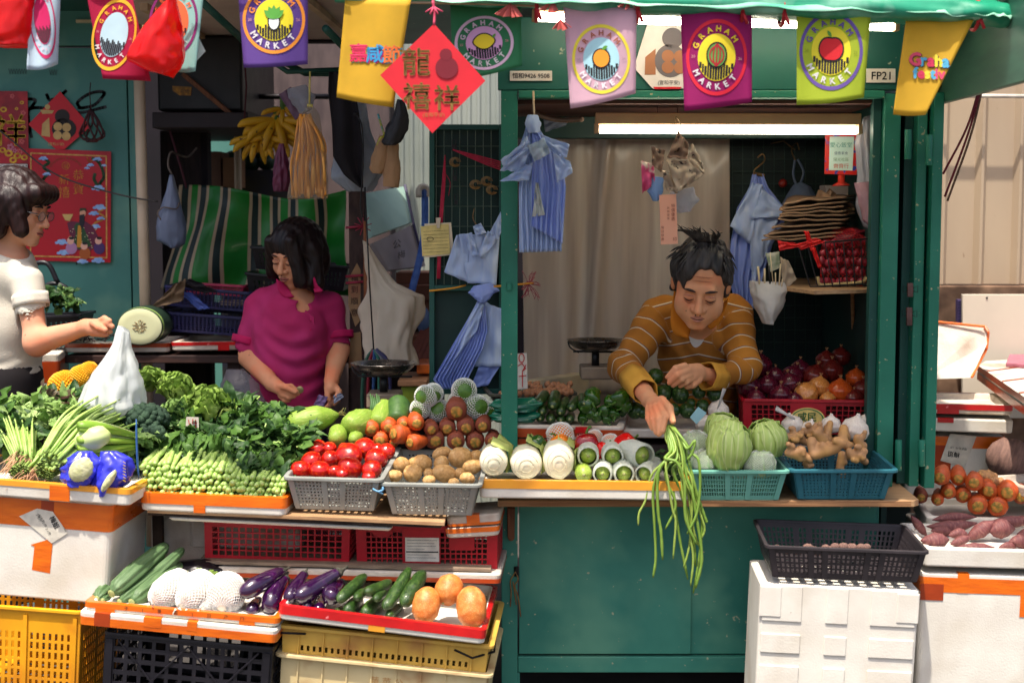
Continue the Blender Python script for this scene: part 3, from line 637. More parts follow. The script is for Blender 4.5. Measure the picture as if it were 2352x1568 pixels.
foam('foam_slab','long white foam lid with orange tape under the middle plank, behind the cucumbers',(455,1301),(1150,1318),-.17,.36,.030,cat='foam lid',m=FOAM2,tapes=(('band',DOTAPE,.0,.45),))
foam('foam_box','shaded white foam box standing behind the ridged gourds',(344,1188),(478,1192),.05,.3,.30,m=FOAM2)
crate('plastic_crate','black slatted crate under the orange taped trays',(243,1450),(626,1486),-.42,.42,.25,PL_BLK,secs=(11,),rws=6,hole=.72,rhole=.62,gap=.7,taper=.0,rim=.006,cat='crate',bars=True,ribw=.02,top=.5)
mb=MB();A,B=edge((243,1450),(626,1486),-.42);M,W=rootM(A,B,0,.25)
for s in range(2):
 x0,x1=W*(.08+.42*s),W*(.50+.42*s)
 for a,b in(((x0,.23),(x1,.0)),((x0,0),(x1,.23))):mb.tube([M@Vector((a[0],-.003,a[1])),M@Vector((b[0],-.003,b[1]))],.0032,4)
o=mb.build('diagonal_brace',PL_BLK,[x for x in DT.objects if x.get('label','').startswith('black slatted crate')][0]);o.matrix_parent_inverse=o.parent.matrix_world.inverted()
GT=None
t,M,W=foam('foam_tray','lower of two orange taped foam trays above the black crate',(181,1402),(636,1446),-.44,.42,.040,cat='foam tray',depth=.01,tapes=(('band',OTAPE,.0,.62),('strip',OTAPE,.3,1,.33,.42),('strip',DOTAPE,0,1,.08,.16),('strip',OTAPE,.3,1,.55,.6)))
t,M,W=foam('foam_tray','upper orange taped foam tray holding ridged gourds, radishes and eggplants',(193,1381),(640,1420),-.43,.46,.027,cat='foam tray',depth=.012,tapes=(('lip',OTAPE,.42,1),('strip',OTAPE,0,.5,.06,.16),('strip',OTAPE,0,.6,.80,.88)))
mb=MB();fl=lambda x,y:Vector((W*x,-.0022,.027*y));n=0
for s in('子','(','果','菜',')','ㄖ','ㄕ','ㄇ'):text2(mb,s,lambda x,y:Vector((x,-.0022,y)),W*(.22+.085*n),.014,.013);n+=1
mb.build('marker_writing',MC['ink'],t)
crate('plastic_crate','yellow ribbed crate right below the red taped tray',(650,1432),(1122,1480),-.40,.46,.085,PL_YEL2,secs=(28,),rws=1,hole=.45,rhole=.45,gap=3.0,taper=.004,rim=.016,cat='crate',bars=False,top=1.6,bot=.3)
A,B=edge((650,1432),(1122,1480),-.40);M,W=rootM(A,B,0,.085);o=[x for x in DT.objects if x.get('label','').startswith('yellow ribbed')][0]
for k in range(8):MB().bx(W*(.08+.12*k),W*(.08+.12*k)+.004,-.006,.003,.0,.078).build('rib',PL_YEL2,o)
for h_ in([Vector((W+.01,.2,.07)),Vector((W+.017,.02,.06)),Vector((W*.93,-.022,.048)),Vector((W*.84,-.018,.066))],[Vector((-.03,.0,.072)),Vector((-.018,-.016,.062)),Vector((W*.12,-.018,.068))]):MB().tube(h_,.0035,6).build('wire_handle',STEELD,o,smooth=True)
t,M,W=crate('plastic_crate','stained cream crate below the yellow ribbed crate',(648,1498),(1118,1546),-.40,.46,.25,PL_CRM,secs=(20,),rws=1,hole=.4,rhole=.1,gap=2,taper=.004,rim=.018,cat='crate',bars=False)
for k in range(8):MB().bx(W*(.08+.12*k),W*(.08+.12*k)+.004,-.006,.003,.0,.235).build('rib',PL_CRM,t)
mb=MB();text2(mb,'蔬 菜 公',lambda x,y:Vector((x,-.001-.003*y/.2,y)),W*.52,.185,.028);mb.build('faded_print',mat('faded_orange',(.80,.60,.36),rough=.6),t)
t,M,W=foam('foam_tray','white foam tray with red tape carrying cucumbers and three orange squashes',(640,1388),(1116,1447),-.45,.50,.044,cat='foam tray',depth=.030,wall=.018,tapes=(('lip',RTAPE,.40,1),('strip',YTAPE,0,.42,.44,.52)))
t,M,W=foam('foam_tray','white foam tray with yellow tape along the front of the green stall counter',(1099,1102),(1586,1108),-.20,.34,.056,cat='foam tray',depth=.03,tapes=(('lip',YTAPE,.55,1),),tilt=.0)
crate('produce_basket','pale teal basket of cabbages on the counter',(1588,1080),(1806,1080),-.14,.28,.098,PL_TEAL,secs=(11,7,11),rws=5,hole=.6,rhole=.74,gap=1.6,tilt=.04)
crate('produce_basket','blue-green basket of ginger at the right end of the counter',(1822,1078),(2054,1078),-.14,.32,.098,PL_BLUE,secs=(8,4,8),rws=8,hole=.5,rhole=.5,gap=1.9,tilt=.05)
t,M,W=crate('plastic_crate','red crate heaped with onions inside the green stall',(1707,916),(2010,920),.26,.30,.115,PL_RED,secs=(8,1,8),rws=5,hole=.82,rhole=.82,gap=1.4,taper=.004,rim=.006,cat='crate',bars=False,top=1.2)
mb=MB();f=lambda x,y,w=.003:Vector((W*x,-w,.115*y));poly2(mb,[(.36,.3),(.63,.3),(.63,.92),(.36,.92)],f);mb.build('solid_panel',PL_RED,t,solid=.001)
mb=MB();disc2(mb,lambda x,y:f(x,y,.006),.49,.42,.135,.36);mb.build('oval_label',mat('cream_yellow_label',(.93,.80,.45),rough=.5),t)
mb=MB();disc2(mb,lambda x,y:f(x,y,.008),.49,.42,.125,.33,.93,m=1);text2(mb,'咸民',lambda x,y:f(x/W,y/.115,.008),.485*W,.046,.033,bold=.01);mb.build('label_print',mat('label_green',(.15,.5,.3),rough=.5),t)
foam('foam_box','shallow foam box propping up the red onion crate',(1700,1022),(2010,1026),.27,.3,.05,m=FOAM2)
t,M,W=foam('foam_tray','foam tray with brown-orange tape carrying cucumbers and peppers inside the stall',(1158,975),(1432,980),.13,.40,.040,cat='foam tray',m=FOAM2,depth=.012,tapes=(('band',DOTAPE,.0,.72),('strip',RTAPE,.45,.95,.60,.72)))
foam('foam_box','foam box under the inner cucumber tray',(1164,1006),(1440,1012),.14,.36,.05,m=FOAM2,tapes=(('band',DOTAPE,.6,1),))
foam('foam_tray','dirty white foam tray under the dark green squashes',(1427,985),(1700,988),.16,.40,.030,cat='foam tray',m=FOAM2,depth=.01)
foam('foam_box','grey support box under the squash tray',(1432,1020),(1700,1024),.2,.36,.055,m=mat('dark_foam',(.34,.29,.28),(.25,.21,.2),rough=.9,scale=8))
t,M,W=crate('produce_basket','dim olive basket of small brown shallots behind the post',(1132,905),(1318,902),.33,.22,.045,mat('olive_plastic',(.34,.33,.27),(.26,.25,.21),rough=.5),secs=(14,),rws=4,hole=.5,rhole=.5,gap=1,bars=False)
foam('foam_slab','large pale foam slab leaning behind the shallot basket and cucumbers',(1180,880),(1430,845),.62,.05,.16,m=mat('yellowed_foam',(.80,.75,.64),(.74,.68,.57),scale=9,rough=.8,bump=.4,bscale=160),cat='foam slab')
ribs=[]
for z0,z1 in((.73,.99),(.50,.64),(.27,.41),(.04,.18)):
 for x0,x1 in((.02,.27),(.42,.56),(.70,.98)):ribs.append((x0,x1,z0,z1,.0035))
ribs+=[(.0,.14,.76,.985,.006),(.86,1.0,.76,.98,.006)]
foam('foam_box','white foam box with moulded blocks under the dark brown crate',(1746,1338),(2113,1356),-.34,.30,.42,r=.012,ribs=ribs,tapes=(('strip',OTAPE,.0,.1,.0,.01),))
t,M,W=crate('plastic_crate','dark brown slotted crate on the moulded white foam box',(1764,1252),(2128,1266),-.36,.33,.098,PL_BROWN,secs=(7,2,8,2,7),rws=4,hole=.55,rhole=.72,gap=1.4,taper=.02,rim=.008,cat='crate',tilt=.02)
foam('foam_box','white foam box banded in orange at the right, under the sweet potatoes',(2116,1314),(2560,1330),-.26,.36,.42,r=.016,tapes=(('band',OTAPE,.86,.97),('strip',DOTAPE,.80,.92,.0,.12),('strip',OTAPE,.86,1,.19,.25),('strip',OTAPE,.70,.87,.52,.58)))
foam('foam_tray','thick white foam lid piled with sweet potatoes at the right edge',(2122,1257),(2560,1270),-.27,.36,.058,cat='foam tray',depth=.02,r=.014)
foam('foam_tray','white foam tray under the carrot pile behind the sweet potatoes',(2128,1186),(2480,1196),.12,.34,.05,cat='foam tray',depth=.02)
foam('foam_box','tall grey-white foam box supporting the carrot tray',(2130,1225),(2480,1235),.13,.34,.35,m=FOAM2)
t,M,W=foam('foam_tray','upturned foam tray with red tape on top of the right stack',(2080,925),(2328,931),.62,.36,.036,cat='foam tray',m=FOAM2,depth=.022,wall=.028,tapes=(('band',RTAPE,.42,1),('strip',RTAPE,0,.5,.30,.50)))
foam('foam_slab','thick white foam lid below the red taped tray in the right stack',(2080,958),(2328,966),.62,.36,.048,cat='foam lid',tapes=(('strip',RTAPE,.7,1,.30,.45),))
t,M,W=foam('foam_box','foam box with orange tape and an upside-down paper label in the right stack',(2080,1000),(2310,1003),.64,.34,.22,tapes=(('band',OTAPE,.80,1),('strip',DOTAPE,.3,.85,.30,.46)))
f=lambda x,y,w=.0035:Vector((x,-w,y));H=.22;q=lambda a,b:((a-2080)*px(.64),H-(b-1001)*px(.64))
mb=MB();poly2(mb,[q(2180,995),q(2240,1000),q(2216,1072),q(2160,1058)],f);mb.build('paper_label',MC['label_paper'],t,solid=.0006)
mb=MB();text2(mb,'梅姐',lambda x,y:f(x,y,.0045),*q(2190,1038),.022,rot=math.pi-.12,bold=.02);text2(mb,'靓菜苗/件  1件',lambda x,y:f(x,y,.0045),*q(2200,1026),.0095,rot=math.pi-.12);mb.build('label_lettering',MC['ink'],t)
t=thing('leaning_lid','stained foam lid edged in orange tape, leaning upright on the right stack','foam lid',P(2200,870,.85))
mb=MB();mb.prism([P(2120,738,.98),P(2262,750,.98),P(2270,758,.98),P(2268,790,.96),P(2231,868,.86),P(2120,872,.86)],(0,.02,0));mb.build('panel',FOAM2,t,bevel=.003)
mb=MB()
for a,b in(((2150,739),(2262,750)),((2262,750),(2270,762)),((2270,762),(2266,800)),((2266,800),(2232,866))):mb.tube([P(*a,.975),P(*b,.96 if b[1]<820 else.86)],.0055,6)
mb.build('edge_tape',OTAPE,t)
t=thing('white_board','large plain white board with a small hole leaning on the concrete wall','board',P(2330,900,1.5))
mb=MB();mb.slab([(2211,676),(2420,676),(2420,960),(2211,960)],1.52,.02);mb.build('board',mat('white_melamine',(.84,.79,.71),(.80,.75,.68),rough=.5,scale=3),t,bevel=.002)
mb=MB();mb.ell(P(2267,684,1.518),(.0045,.002,.0045));mb.build('hole',BLACK,t,smooth=True)
t=thing('striped_mat','folded purple striped mat edge beside the white board','mat',P(2206,745,1.56))
mb=MB();mb.slab([(2200,688),(2211,688),(2211,745),(2200,745)],1.54,.03);mb.build('core',mat('purple_mat',(.30,.24,.42),rough=.7),t)
mb=MB()
for k in range(8):mb.slab([(2201,691+k*7),(2210,691+k*7),(2210,694+k*7),(2201,694+k*7)],1.537,.002)
mb.build('stripe',mat('purple_mat_stripe',(.14,.11,.28),rough=.7),t)
t=thing('foam_box','foam box crossed by orange tape bands behind the stack at the far right','foam box',P(2330,900,1.0))
zt=P(2300,832,1.3).z;A=PZ(2246,838,zt);B=PZ(2380,930,zt);C=B+Vector((.3,.25,0));Dd=PZ(2380,828,zt)+Vector((.2,.2,0))
mb=MB();mb.prism([A,B,C,Dd,PZ(2262,829,zt)],(0,0,-.06));mb.build('shell',FOAM2,t,bevel=.004)
for k in range(3):
 a=A.lerp(B,.18+.28*k);mb=MB();d=(C-B).normalized();e=(B-A).normalized()*.03
 mb.add([a+Vector((0,0,.002)),a+e+Vector((0,0,.002)),a+e+d*.5+Vector((0,0,.002)),a+d*.5+Vector((0,0,.002))],[(0,1,2,3)]);mb.build('tape',DOTAPE,t)
mb=MB();n=(B-A).cross(Vector((0,0,1))).normalized()*.002;mb.add([A+n,B+n,B+n-Vector((0,0,.022)),A+n-Vector((0,0,.022))],[(0,1,2,3)]);mb.add([A+n-Vector((0,0,.03)),B+n-Vector((0,0,.03)),B+n-Vector((0,0,.058)),A+n-Vector((0,0,.058))],[(0,1,2,3)]);mb.build('tape',DOTAPE,t)
zz=zt+.001;mb=MB();mb.prism([PZ(2310,842,zz),PZ(2400,850,zz),PZ(2400,822,zz),PZ(2318,822,zz)],(0,0,.016));mb.build('pink_tray',mat('dusty_pink',(.66,.40,.46),rough=.5),label='dusty pink flat tray on the taped foam box at the far right',cat='tray',bevel=.003)
t,M,W=foam('foam_tray','foam tray with red-brown tape under the cut winter melon',(146,789),(388,788),.99,.34,.036,cat='foam tray',m=FOAM2,depth=.018,tapes=(('band',DOTAPE,.55,1),))
t,M,W=foam('foam_tray','foam tray with red tape patches behind the woman in pink',(392,786),(556,784),.99,.34,.034,cat='foam tray',m=FOAM2,depth=.018,tapes=(('band',RTAPE,.6,1),('strip',RTAPE,0,.8,.66,.82)))
foam('foam_tray','small foam tray right of the woman in pink, partly behind her arm',(640,786),(815,786),1.0,.3,.034,cat='foam tray',m=FOAM2,depth=.018,tapes=(('band',DOTAPE,.5,1),))
t,M,W=foam('foam_box','foam box with brown tape standing behind the customer in white',(20,814),(136,812),.78,.3,.24,m=FOAM2,tapes=(('band',DOTAPE,.55,.88),))
t,M,W=crate('plastic_crate','navy mesh basket at the bottom of the pair behind the woman in pink',(377,716),(575,730),1.14,.28,.075,PL_NAVY,secs=(20,),rws=6,hole=.7,rhole=.7,gap=.8,taper=.006,rim=.006,cat='basket',bars=False)
t,M,W=crate('plastic_crate','navy mesh basket stacked on the other navy basket behind the woman in pink',(380,656),(578,672),1.15,.28,.078,PL_NAVY,secs=(20,),rws=6,hole=.7,rhole=.7,gap=.8,taper=.006,rim=.006,cat='basket',bars=False)
t,M,W=crate('plastic_crate','pink mesh tray in the top of the navy baskets',(425,648),(560,656),1.22,.22,.045,PL_PINK,secs=(22,),rws=4,hole=.5,rhole=.5,gap=1,taper=.01,rim=.008,cat='basket',bars=False)
t,M,W=crate('plastic_crate','upper black basket behind the left shoulder of the woman in pink',(578,566),(700,572),1.24,.25,.09,PL_BLK,secs=(10,),rws=3,hole=.4,rhole=.7,gap=1.4,taper=.02,rim=.008,cat='basket',bars=False)
t,M,W=crate('plastic_crate','lower black basket behind the left shoulder of the woman in pink',(566,626),(700,640),1.2,.25,.10,PL_BLK,secs=(10,),rws=3,hole=.4,rhole=.7,gap=1.4,taper=.02,rim=.008,cat='basket',bars=False)
t,M,W=crate('plastic_crate','black basket right of the head of the woman in pink',(700,605),(800,612),1.2,.25,.10,PL_BLK,secs=(8,),rws=3,hole=.4,rhole=.7,gap=1.4,taper=.02,rim=.008,cat='basket',bars=False)
t,M,W=crate('produce_basket','black round-handled basket of leafy greens against the teal wall',(60,728),(180,722),.92,.2,.10,PL_BLK,secs=(8,),rws=3,hole=.4,rhole=.8,gap=1,taper=.02,rim=.01,bars=False)
mb=MB();mb.tube(bez([Vector((.02,.1,.10)),Vector((.03,.1,.19)),Vector((.08,.1,.22)),Vector((.14,.1,.19)),Vector((.16,.1,.10))],16),.009,8);mb.tube(bez([Vector((-.04,.1,.10)),Vector((-.02,.1,.27)),Vector((.06,.1,.30)),Vector((.10,.1,.22))],16),.01,8)
mb.build('handle',PL_BLK,t,smooth=True)
# ------------------------------------------------------------ awning, bunting and what hangs
def col(c,rough=.6,tw=.0,sc=14,nm=None,v=.05,**k):
 n=nm or 'tone_%02x%02x%02x'%tuple(int(x*255)for x in c)
 return mat(n,c,tuple(max(0,x-v*x)for x in c),scale=sc,rough=rough,twoside=tw,**k)
t=thing('rolled_awning','rolled green tarpaulin awning tied along the eave of the green stall','awning',P(1600,40,-.5))
cs=[(770,-6,12),(1000,-4,14),(1250,0,22),(1500,6,30),(1800,14,30),(2050,20,32),(2200,28,34),(2290,34,28),(2322,40,20),(2332,44,8)]
ctr=bez([P(x,y,-.47)for x,y,r in cs],70);k=[interp([(i/(len(cs)-1),c[2])for i,c in enumerate(cs)],j/70)[0]*px(-.47)for j in range(71)]
mb=MB();loops=[]
for j,c in enumerate(ctr):
 l=[]
 for i in range(18):
  a=2*math.pi*i/18;w=1+.30*noise.noise(Vector((j*.22,math.cos(a)*1.3,math.sin(a)*1.3)))+.12*noise.noise(Vector((j*.12,math.cos(a)*4,math.sin(a)*4)))
  l.append(c+Vector((0,math.cos(a)*k[j]*1.5*w,math.sin(a)*k[j]*w)))
 loops.append(l)
mb.loft(loops).build('roll',mat('tarp_green',(.16,.60,.46),(.12,.52,.40),scale=8,rough=.35,bump=.4,bscale=16,coat=.3,c3=(.55,.78,.68),s3=8),t,smooth=True)  # paler patches put the sunlit top into the green
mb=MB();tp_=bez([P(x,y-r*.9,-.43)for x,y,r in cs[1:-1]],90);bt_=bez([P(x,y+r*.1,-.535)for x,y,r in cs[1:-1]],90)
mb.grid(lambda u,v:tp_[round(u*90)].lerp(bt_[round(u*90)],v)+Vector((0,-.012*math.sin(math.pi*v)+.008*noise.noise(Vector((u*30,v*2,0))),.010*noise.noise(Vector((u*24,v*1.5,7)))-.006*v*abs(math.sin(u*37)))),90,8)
mb.build('fold',mat('sunlit_top_tint',(.62,.80,.71),(.48,.73,.61),scale=6,rough=.5,bump=.5,bscale=18,c3=(.30,.68,.54),s3=7),t,smooth=True,solid=.001)  # added flap, its pale mint stands in for sun on the roll's top
for x in(1232,1462,1700,1795,2238):
 c=P(x,14+(x-1232)*.02,-.47);mb=MB();mb.tube([c+Vector((0,math.cos(a)*.046,math.sin(a)*.042))for a in[2*math.pi*i/16 for i in range(17)]],.006,6);mb.tube([c+Vector((0,-.045,-.01)),c+Vector((.012,-.052,-.045))],.005,5)
 mb.build('tie',mat('red_cord',(.72,.12,.16),rough=.6),t,smooth=True)
mb=MB();mb.tube(bez([P(940,6,-.48),P(1120,9,-.49),P(1300,16,-.49),P(1600,22,-.49),P(2080,40,-.49)],30),.0045,6)
mb.build('line',mat('tan_rod',(.72,.62,.50),rough=.6),t,smooth=True)
MB().tube([P(-60,-14,-.5),P(460,-16,-.5),P(800,-8,-.5)],.004,6).build('bunting_rope',MC['tan_rod'],smooth=True,label='thin rope holding the bunting at the top left',cat='rope')
for i,(x,y,s)in enumerate(((1172,8,1),(1268,2,.8),(1440,-2,.6),(1286,44,.7))):
 mb=MB()
 for q in range(5):
  a=random.uniform(-1.2,1.2);c=P(x,y,-.52);mb.add([c,c+Vector((math.sin(a)*.05*s,-.012,-.02*s-.02*abs(math.cos(a)))),c+Vector((math.sin(a+.5)*.045*s,.004,-.035*s)),c+Vector((math.sin(a+.6)*.02*s,.01,-.008))],[(0,1,2,3)])
 mb.build('plastic_scrap',col((.88,.45,.42),.5,.3),label='torn pink plastic scrap knotted on the eave line, %s'%('beside the green flag','between green and pale pink flags','over the pale pink flag','hanging lowest near the pale pink flag')[i],cat='scrap',group='torn pink plastic scraps on the eave',solid=.001)
TUBE=mat('lit_tube',(1,.97,.88),(1,.97,.88),emit=13.0)
BATTEN=mat('lamp_batten',(.78,.62,.44),(.72,.56,.40),scale=5,rough=.5)
def striplight(label,x0,y0,x1,y1,Y,r,bh,power=1):
 t=thing('tube_light',label,'light',P((x0+x1)/2,y0,Y));A,B=P(x0,y0,Y),P(x1,y1,Y);d=(B-A).normalized();u=Vector((0,0,1));R=frame((0,0,0),d).to_3x3()
 MB().box((A+B)/2+u*(r+bh/2+.004)+Vector((0,.01,0)),((B-A).length+.03,.045,bh),R).build('batten',BATTEN,t,bevel=.003)
 for e in(A-d*.012,B+d*.012):MB().box(e+u*.004,(.014,.03,r*2.6),R).build('end_cap',BATTEN,t,bevel=.002)
 MB().tube([A,B],r,16).build('tube',TUBE,t,smooth=True)
striplight('long lit fluorescent tube in the hatch of the green stall',1378,298,1966,300,.22,.0125,.038)
striplight('lit fluorescent tube under the eave, above the header board',1236,40,2050,62,-.12,.013,.020)
class Flag:
 def __init__(s,c,Y,amp=.012,ph=0,fr=1.0,tw=0):c=[q for q in c if isinstance(q,tuple)];s.c=c;s.Y=Y;s.amp=amp;s.ph=ph;s.fr=fr;s.tw=tw;s.x0=min(p[0]for p in c);s.w=max(p[0]for p in c)-s.x0;s.y0=min(p[1]for p in c);s.h=max(p[1]for p in c)-s.y0
 def f(s,x,y,w=.0016):
  u=(x-s.x0)/s.w;v=(y-s.y0)/s.h
  return P(x,y,s.Y+s.amp*math.sin(u*math.pi*2*s.fr+s.ph+v*1.2)+s.tw*(u-.5)*v-w)
def arc(mb,F,s,cx,cy,rx,ry,a0,a1,h,flip,rot=0,sq=1.0):
 n=len(s)
 for i,ch in enumerate(s):
  a=math.radians(a0+(a1-a0)*i/(n-1));x,y=rx*math.cos(a),ry*math.sin(a)
  tx,ty=(-rx*math.sin(a),ry*math.cos(a));ang=math.atan2(ty,tx)+(0 if flip else math.pi)
  c,sn=math.cos(rot),math.sin(rot);X,Yy=cx+x*c-y*sn,cy-(x*sn+y*c)
  f=lambda u,v:F.f(X+u,Yy-v,.0030)
  text2(mb,ch,f,0+(math.sin(ang+rot))*h*.35,-math.cos(ang+rot)*h*.35,h,rot=ang+rot,wide=sq,bold=.035)
def flag(label,c,bg,Y=-.5,ring=None,em=None,sub=12,amp=.012,ph=0,fr=.8,tw=0,extra=None,behind=0):
 F=Flag(c,Y,amp,ph,fr,tw);t=thing('bunting_flag',label,'flag',P((c[2][0]+c[3][0])/2,max(c[2][1],c[3][1]),Y),group='market bunting flags')
 mb=MB();(ax,ay),(bx,by),(cx,cy),(dx,dy)=c[:4];bul=c[4]if len(c)>4 else 0
 def g(u,v):
  x=(ax+(bx-ax)*u)*(1-v)+(dx+(cx-dx)*u)*v;y=(ay+(by-ay)*u)*(1-v)+(dy+(cy-dy)*u)*v+bul*math.sin(math.pi*u)*v
  return F.f(x,y,0)
 mb.grid(g,14,16).build('cloth',col(bg,.75,.28),t,smooth=True,solid=.0008)
 if ring:
  cx,cy,rx,ry,rc,gc,mc,dc,rot=ring;c_,s_=math.cos(rot),math.sin(rot)
  R=lambda x,y,w:F.f(cx+x*c_-y*s_,cy-(x*s_+y*c_),w)
  for nm,r0,r1,cl,w in(('ring',.90,1.0,rc,.0018),('emblem_ground',0,.62,dc,.0018)):
   mb=MB();disc2(mb,lambda x,y:R(x,y,w),0,0,rx*r1,ry*r1,r0/r1,48,4 if r0==0 else 1);mb.build(nm,col(cl,.7),t)
  mb=MB()
  for k in range(13):
   x=-.52+k*.087;top=-.14-.05*((k*7)%3);bot=-math.sqrt(max(0,.6**2-x*x))*.98;w=.030 if k%2 else.038
   if bot<top-.05:mb.add([R((x-w)*rx,bot*ry,.0026),R((x+w)*rx,bot*ry,.0026),R((x+w)*rx,top*ry,.0026),R((x-w)*rx,top*ry,.0026)],[(0,1,2,3)])
  mb.build('skyline_bars',col((.13,.12,.14),.7),t)
  h=min(rx,ry)*.26;mb=MB();arc(mb,F,'GRAHAM',cx,cy,rx*.755,ry*.755,158,42,h,False,rot);mb.build('lettering',col(gc,.7),t)
  mb=MB();arc(mb,F,'MARKET',cx,cy,rx*.76,ry*.76,214,318,h*1.05,True,rot);mb.build('lettering',col(mc,.7),t)
  mb=MB();text2(mb,'20',lambda u,v:R(u,v,.003),-rx*.77,-ry*.04,h*.5);text2(mb,'26',lambda u,v:R(u,v,.003),rx*.77,-ry*.04,h*.5);mb.build('lettering',col(tuple(x*.75 for x in bg),.7)if sum(bg)>1.6 else col((.85,.6,.6),.7),t)
  if em:em(t,lambda x,y,w=.0034:R(x*rx,y*ry,w))
 if extra:extra(t,F)
 return t
def blob(t,nm,R,cx,cy,rx,ry,c,w,n=28,fn=None,out=.045):
 for k,(cc,e,ww,lab)in enumerate((((.10,.08,.09),out,w,nm+'_outline'),(c,0,w+.0007,nm))):
  mb=MB();pts=[]
  for i in range(n):
   a=2*math.pi*i/n;q=fn(a)if fn else 1;pts.append(R(cx+(rx*q+e)*math.cos(a),cy+(ry*q+e)*math.sin(a),ww))
  mb.add([R(cx,cy,ww)]+pts,[(0,i+1,(i+1)%n+1)for i in range(n)]);mb.build(lab,col(cc,.7),t)
def leafm(t,R,x,y,a,l,c=(.35,.6,.2),w=.0044):
 mb=MB();ca,sa=math.cos(a),math.sin(a);pts=[]
 for i in range(12):
  k=i/6 if i<=6 else(12-i)/6;s=1 if i<6 else-1;u=l*k;v=s*l*.22*math.sin(math.pi*k);pts.append(R(x+u*ca-v*sa,y+u*sa+v*ca,w))
 mb.add(pts,[tuple(range(12))]);mb.build('leaf',col(c,.7),t)
def fruit(c,kind):
 def e(t,R):
  if kind=='apple':
   blob(t,'fruit',R,0,.06,.33,.30,c,.0034,fn=lambda a:1+.10*abs(math.cos(a))-.16*max(0,math.sin(a))**8-.06*max(0,-math.sin(a))**8);leafm(t,R,.0,.36,2.3,.22)
  elif kind=='orange':blob(t,'fruit',R,0,.02,.27,.25,c,.0034);leafm(t,R,.02,.26,.5,.24)
  elif kind=='lemon':blob(t,'fruit',R,0,.06,.30,.27,c,.0034,fn=lambda a:1+.18*abs(math.cos(a))**10);leafm(t,R,.28,.16,.8,.2)
  elif kind=='melon':
   blob(t,'fruit',R,0,.06,.30,.30,c,.0034)
   mb=MB()
   for k in(-.2,-.1,0,.1,.2):line2(mb,[(k*1.15*math.cos(a),.06+.29*math.sin(a)*math.sqrt(1-(k/.32)**2))for a in[math.radians(-80+20*i)for i in range(9)]],.045,lambda x,y:R(x,y,.0046))
   mb.build('stripe',col((.72,.15,.18),.7),t)
  elif kind=='greens':
   blob(t,'stem',R,0,-.06,.16,.22,(.90,.92,.90),.0034)
   for a in(.7,1.1,1.57,2.0,2.45):leafm(t,R,0,.02,a,.42,(.35,.65,.25),.0048+a*.0002)
 return e
Wh=(.90,.88,.88)
flag('pale blue flag with a magenta ring, leftmost of the bunting, folded narrow',[(72,-30),(140,-30),(133,148),(61,160),6],(.80,.88,.93),ring=(97,48,30,88,(.78,.12,.38),(.78,.12,.38),(.93,.78,.84),(.78,.12,.38),.12),amp=.02,tw=.1)
flag('crimson flag with a yellow ring, left of the second red bag',[(196,-25),(300,-25),(347,187),(236,181),0],(.75,.07,.28),ring=(262,80,50,84,(.93,.70,.15),(.93,.70,.15),Wh,(.72,.84,.88),-.22),amp=.01,tw=.05)
flag('pale aqua flag with a purple ring half behind the second red bag',[(384,-30),(470,-30),(449,164),(398,162),4],(.66,.86,.83),ring=(398,50,56,82,(.52,.12,.42),(.93,.42,.24),(.85,.93,.92),(.93,.42,.24),-.1),Y=-.46,amp=.012)
MB().slab([(452,78),(472,118),(452,140)],-.44,.001).build('paper_corner',col((.86,.86,.84),.8,.2),label='white paper corner sticking out behind the pale aqua flag',cat='paper')
flag('purple flag with an orange ring and a printed bok choy',[(546,-25),(707,-25),(707,148),(560,156),2],(.42,.29,.62),ring=(629,46,72,78,(.95,.58,.18),(.95,.55,.22),Wh,(.93,.85,.15),.0),em=fruit((0,0,0),'greens'),ph=1)
def words(t,F):
 import colorsys
 cl=[(.85,.15,.35),(.2,.6,.8),(.93,.45,.2),(.55,.2,.6),(.2,.65,.5)]
 for k,ch in enumerate('嘉咸節'):
  for q in range(3):
   mb=MB();text2(mb,ch,lambda u,v:F.f(u+1.6*q,-v+1.4*q,.0042-.0008*q),823+38*k,-(138+2*k),44,bold=.02);mb.build('lettering',col(cl[(k+q*2)%5],.7),t)
flag('amber yellow flag with three rainbow characters, beside the red diamond sign',[(793,-5),(944,0),(903,247),(773,224),2],(.90,.72,.20),extra=words,ph=.5)
flag('leaf green flag with a pink ring and a printed lemon',[(1034,8),(1196,14),(1199,151),(1040,186),4],(.24,.55,.36),ring=(1112,99,68,62,(.90,.76,.84),(.90,.80,.86),Wh,(.88,.66,.82),.1),em=fruit((.93,.82,.15),'lemon'),Y=-.46)
flag('pale pink flag with a yellow ring and a printed orange',[(1294,12),(1462,18),(1460,215),(1310,250),3],(.90,.74,.80),ring=(1381,136,67,80,(.93,.85,.25),(.66,.38,.28),(.97,.94,.95),(.68,.86,.90),.03),em=fruit((.95,.60,.15),'orange'))
flag('magenta flag with a red ring and a printed watermelon',[(1562,14),(1727,22),(1727,235),(1572,255),2],(.66,.10,.42),ring=(1646,132,70,88,(.88,.12,.22),(.95,.82,.18),Wh,(.95,.85,.18),-.05),em=fruit((.40,.62,.30),'melon'),ph=2)
flag('lime green flag with a purple ring and a printed red apple',[(1830,22),(2001,28),(1984,225),(1830,241),4],(.73,.80,.22),ring=(1909,118,73,90,(.42,.32,.62),(.42,.32,.62),Wh,(.93,.86,.18),-.04),em=fruit((.82,.10,.14),'apple'))
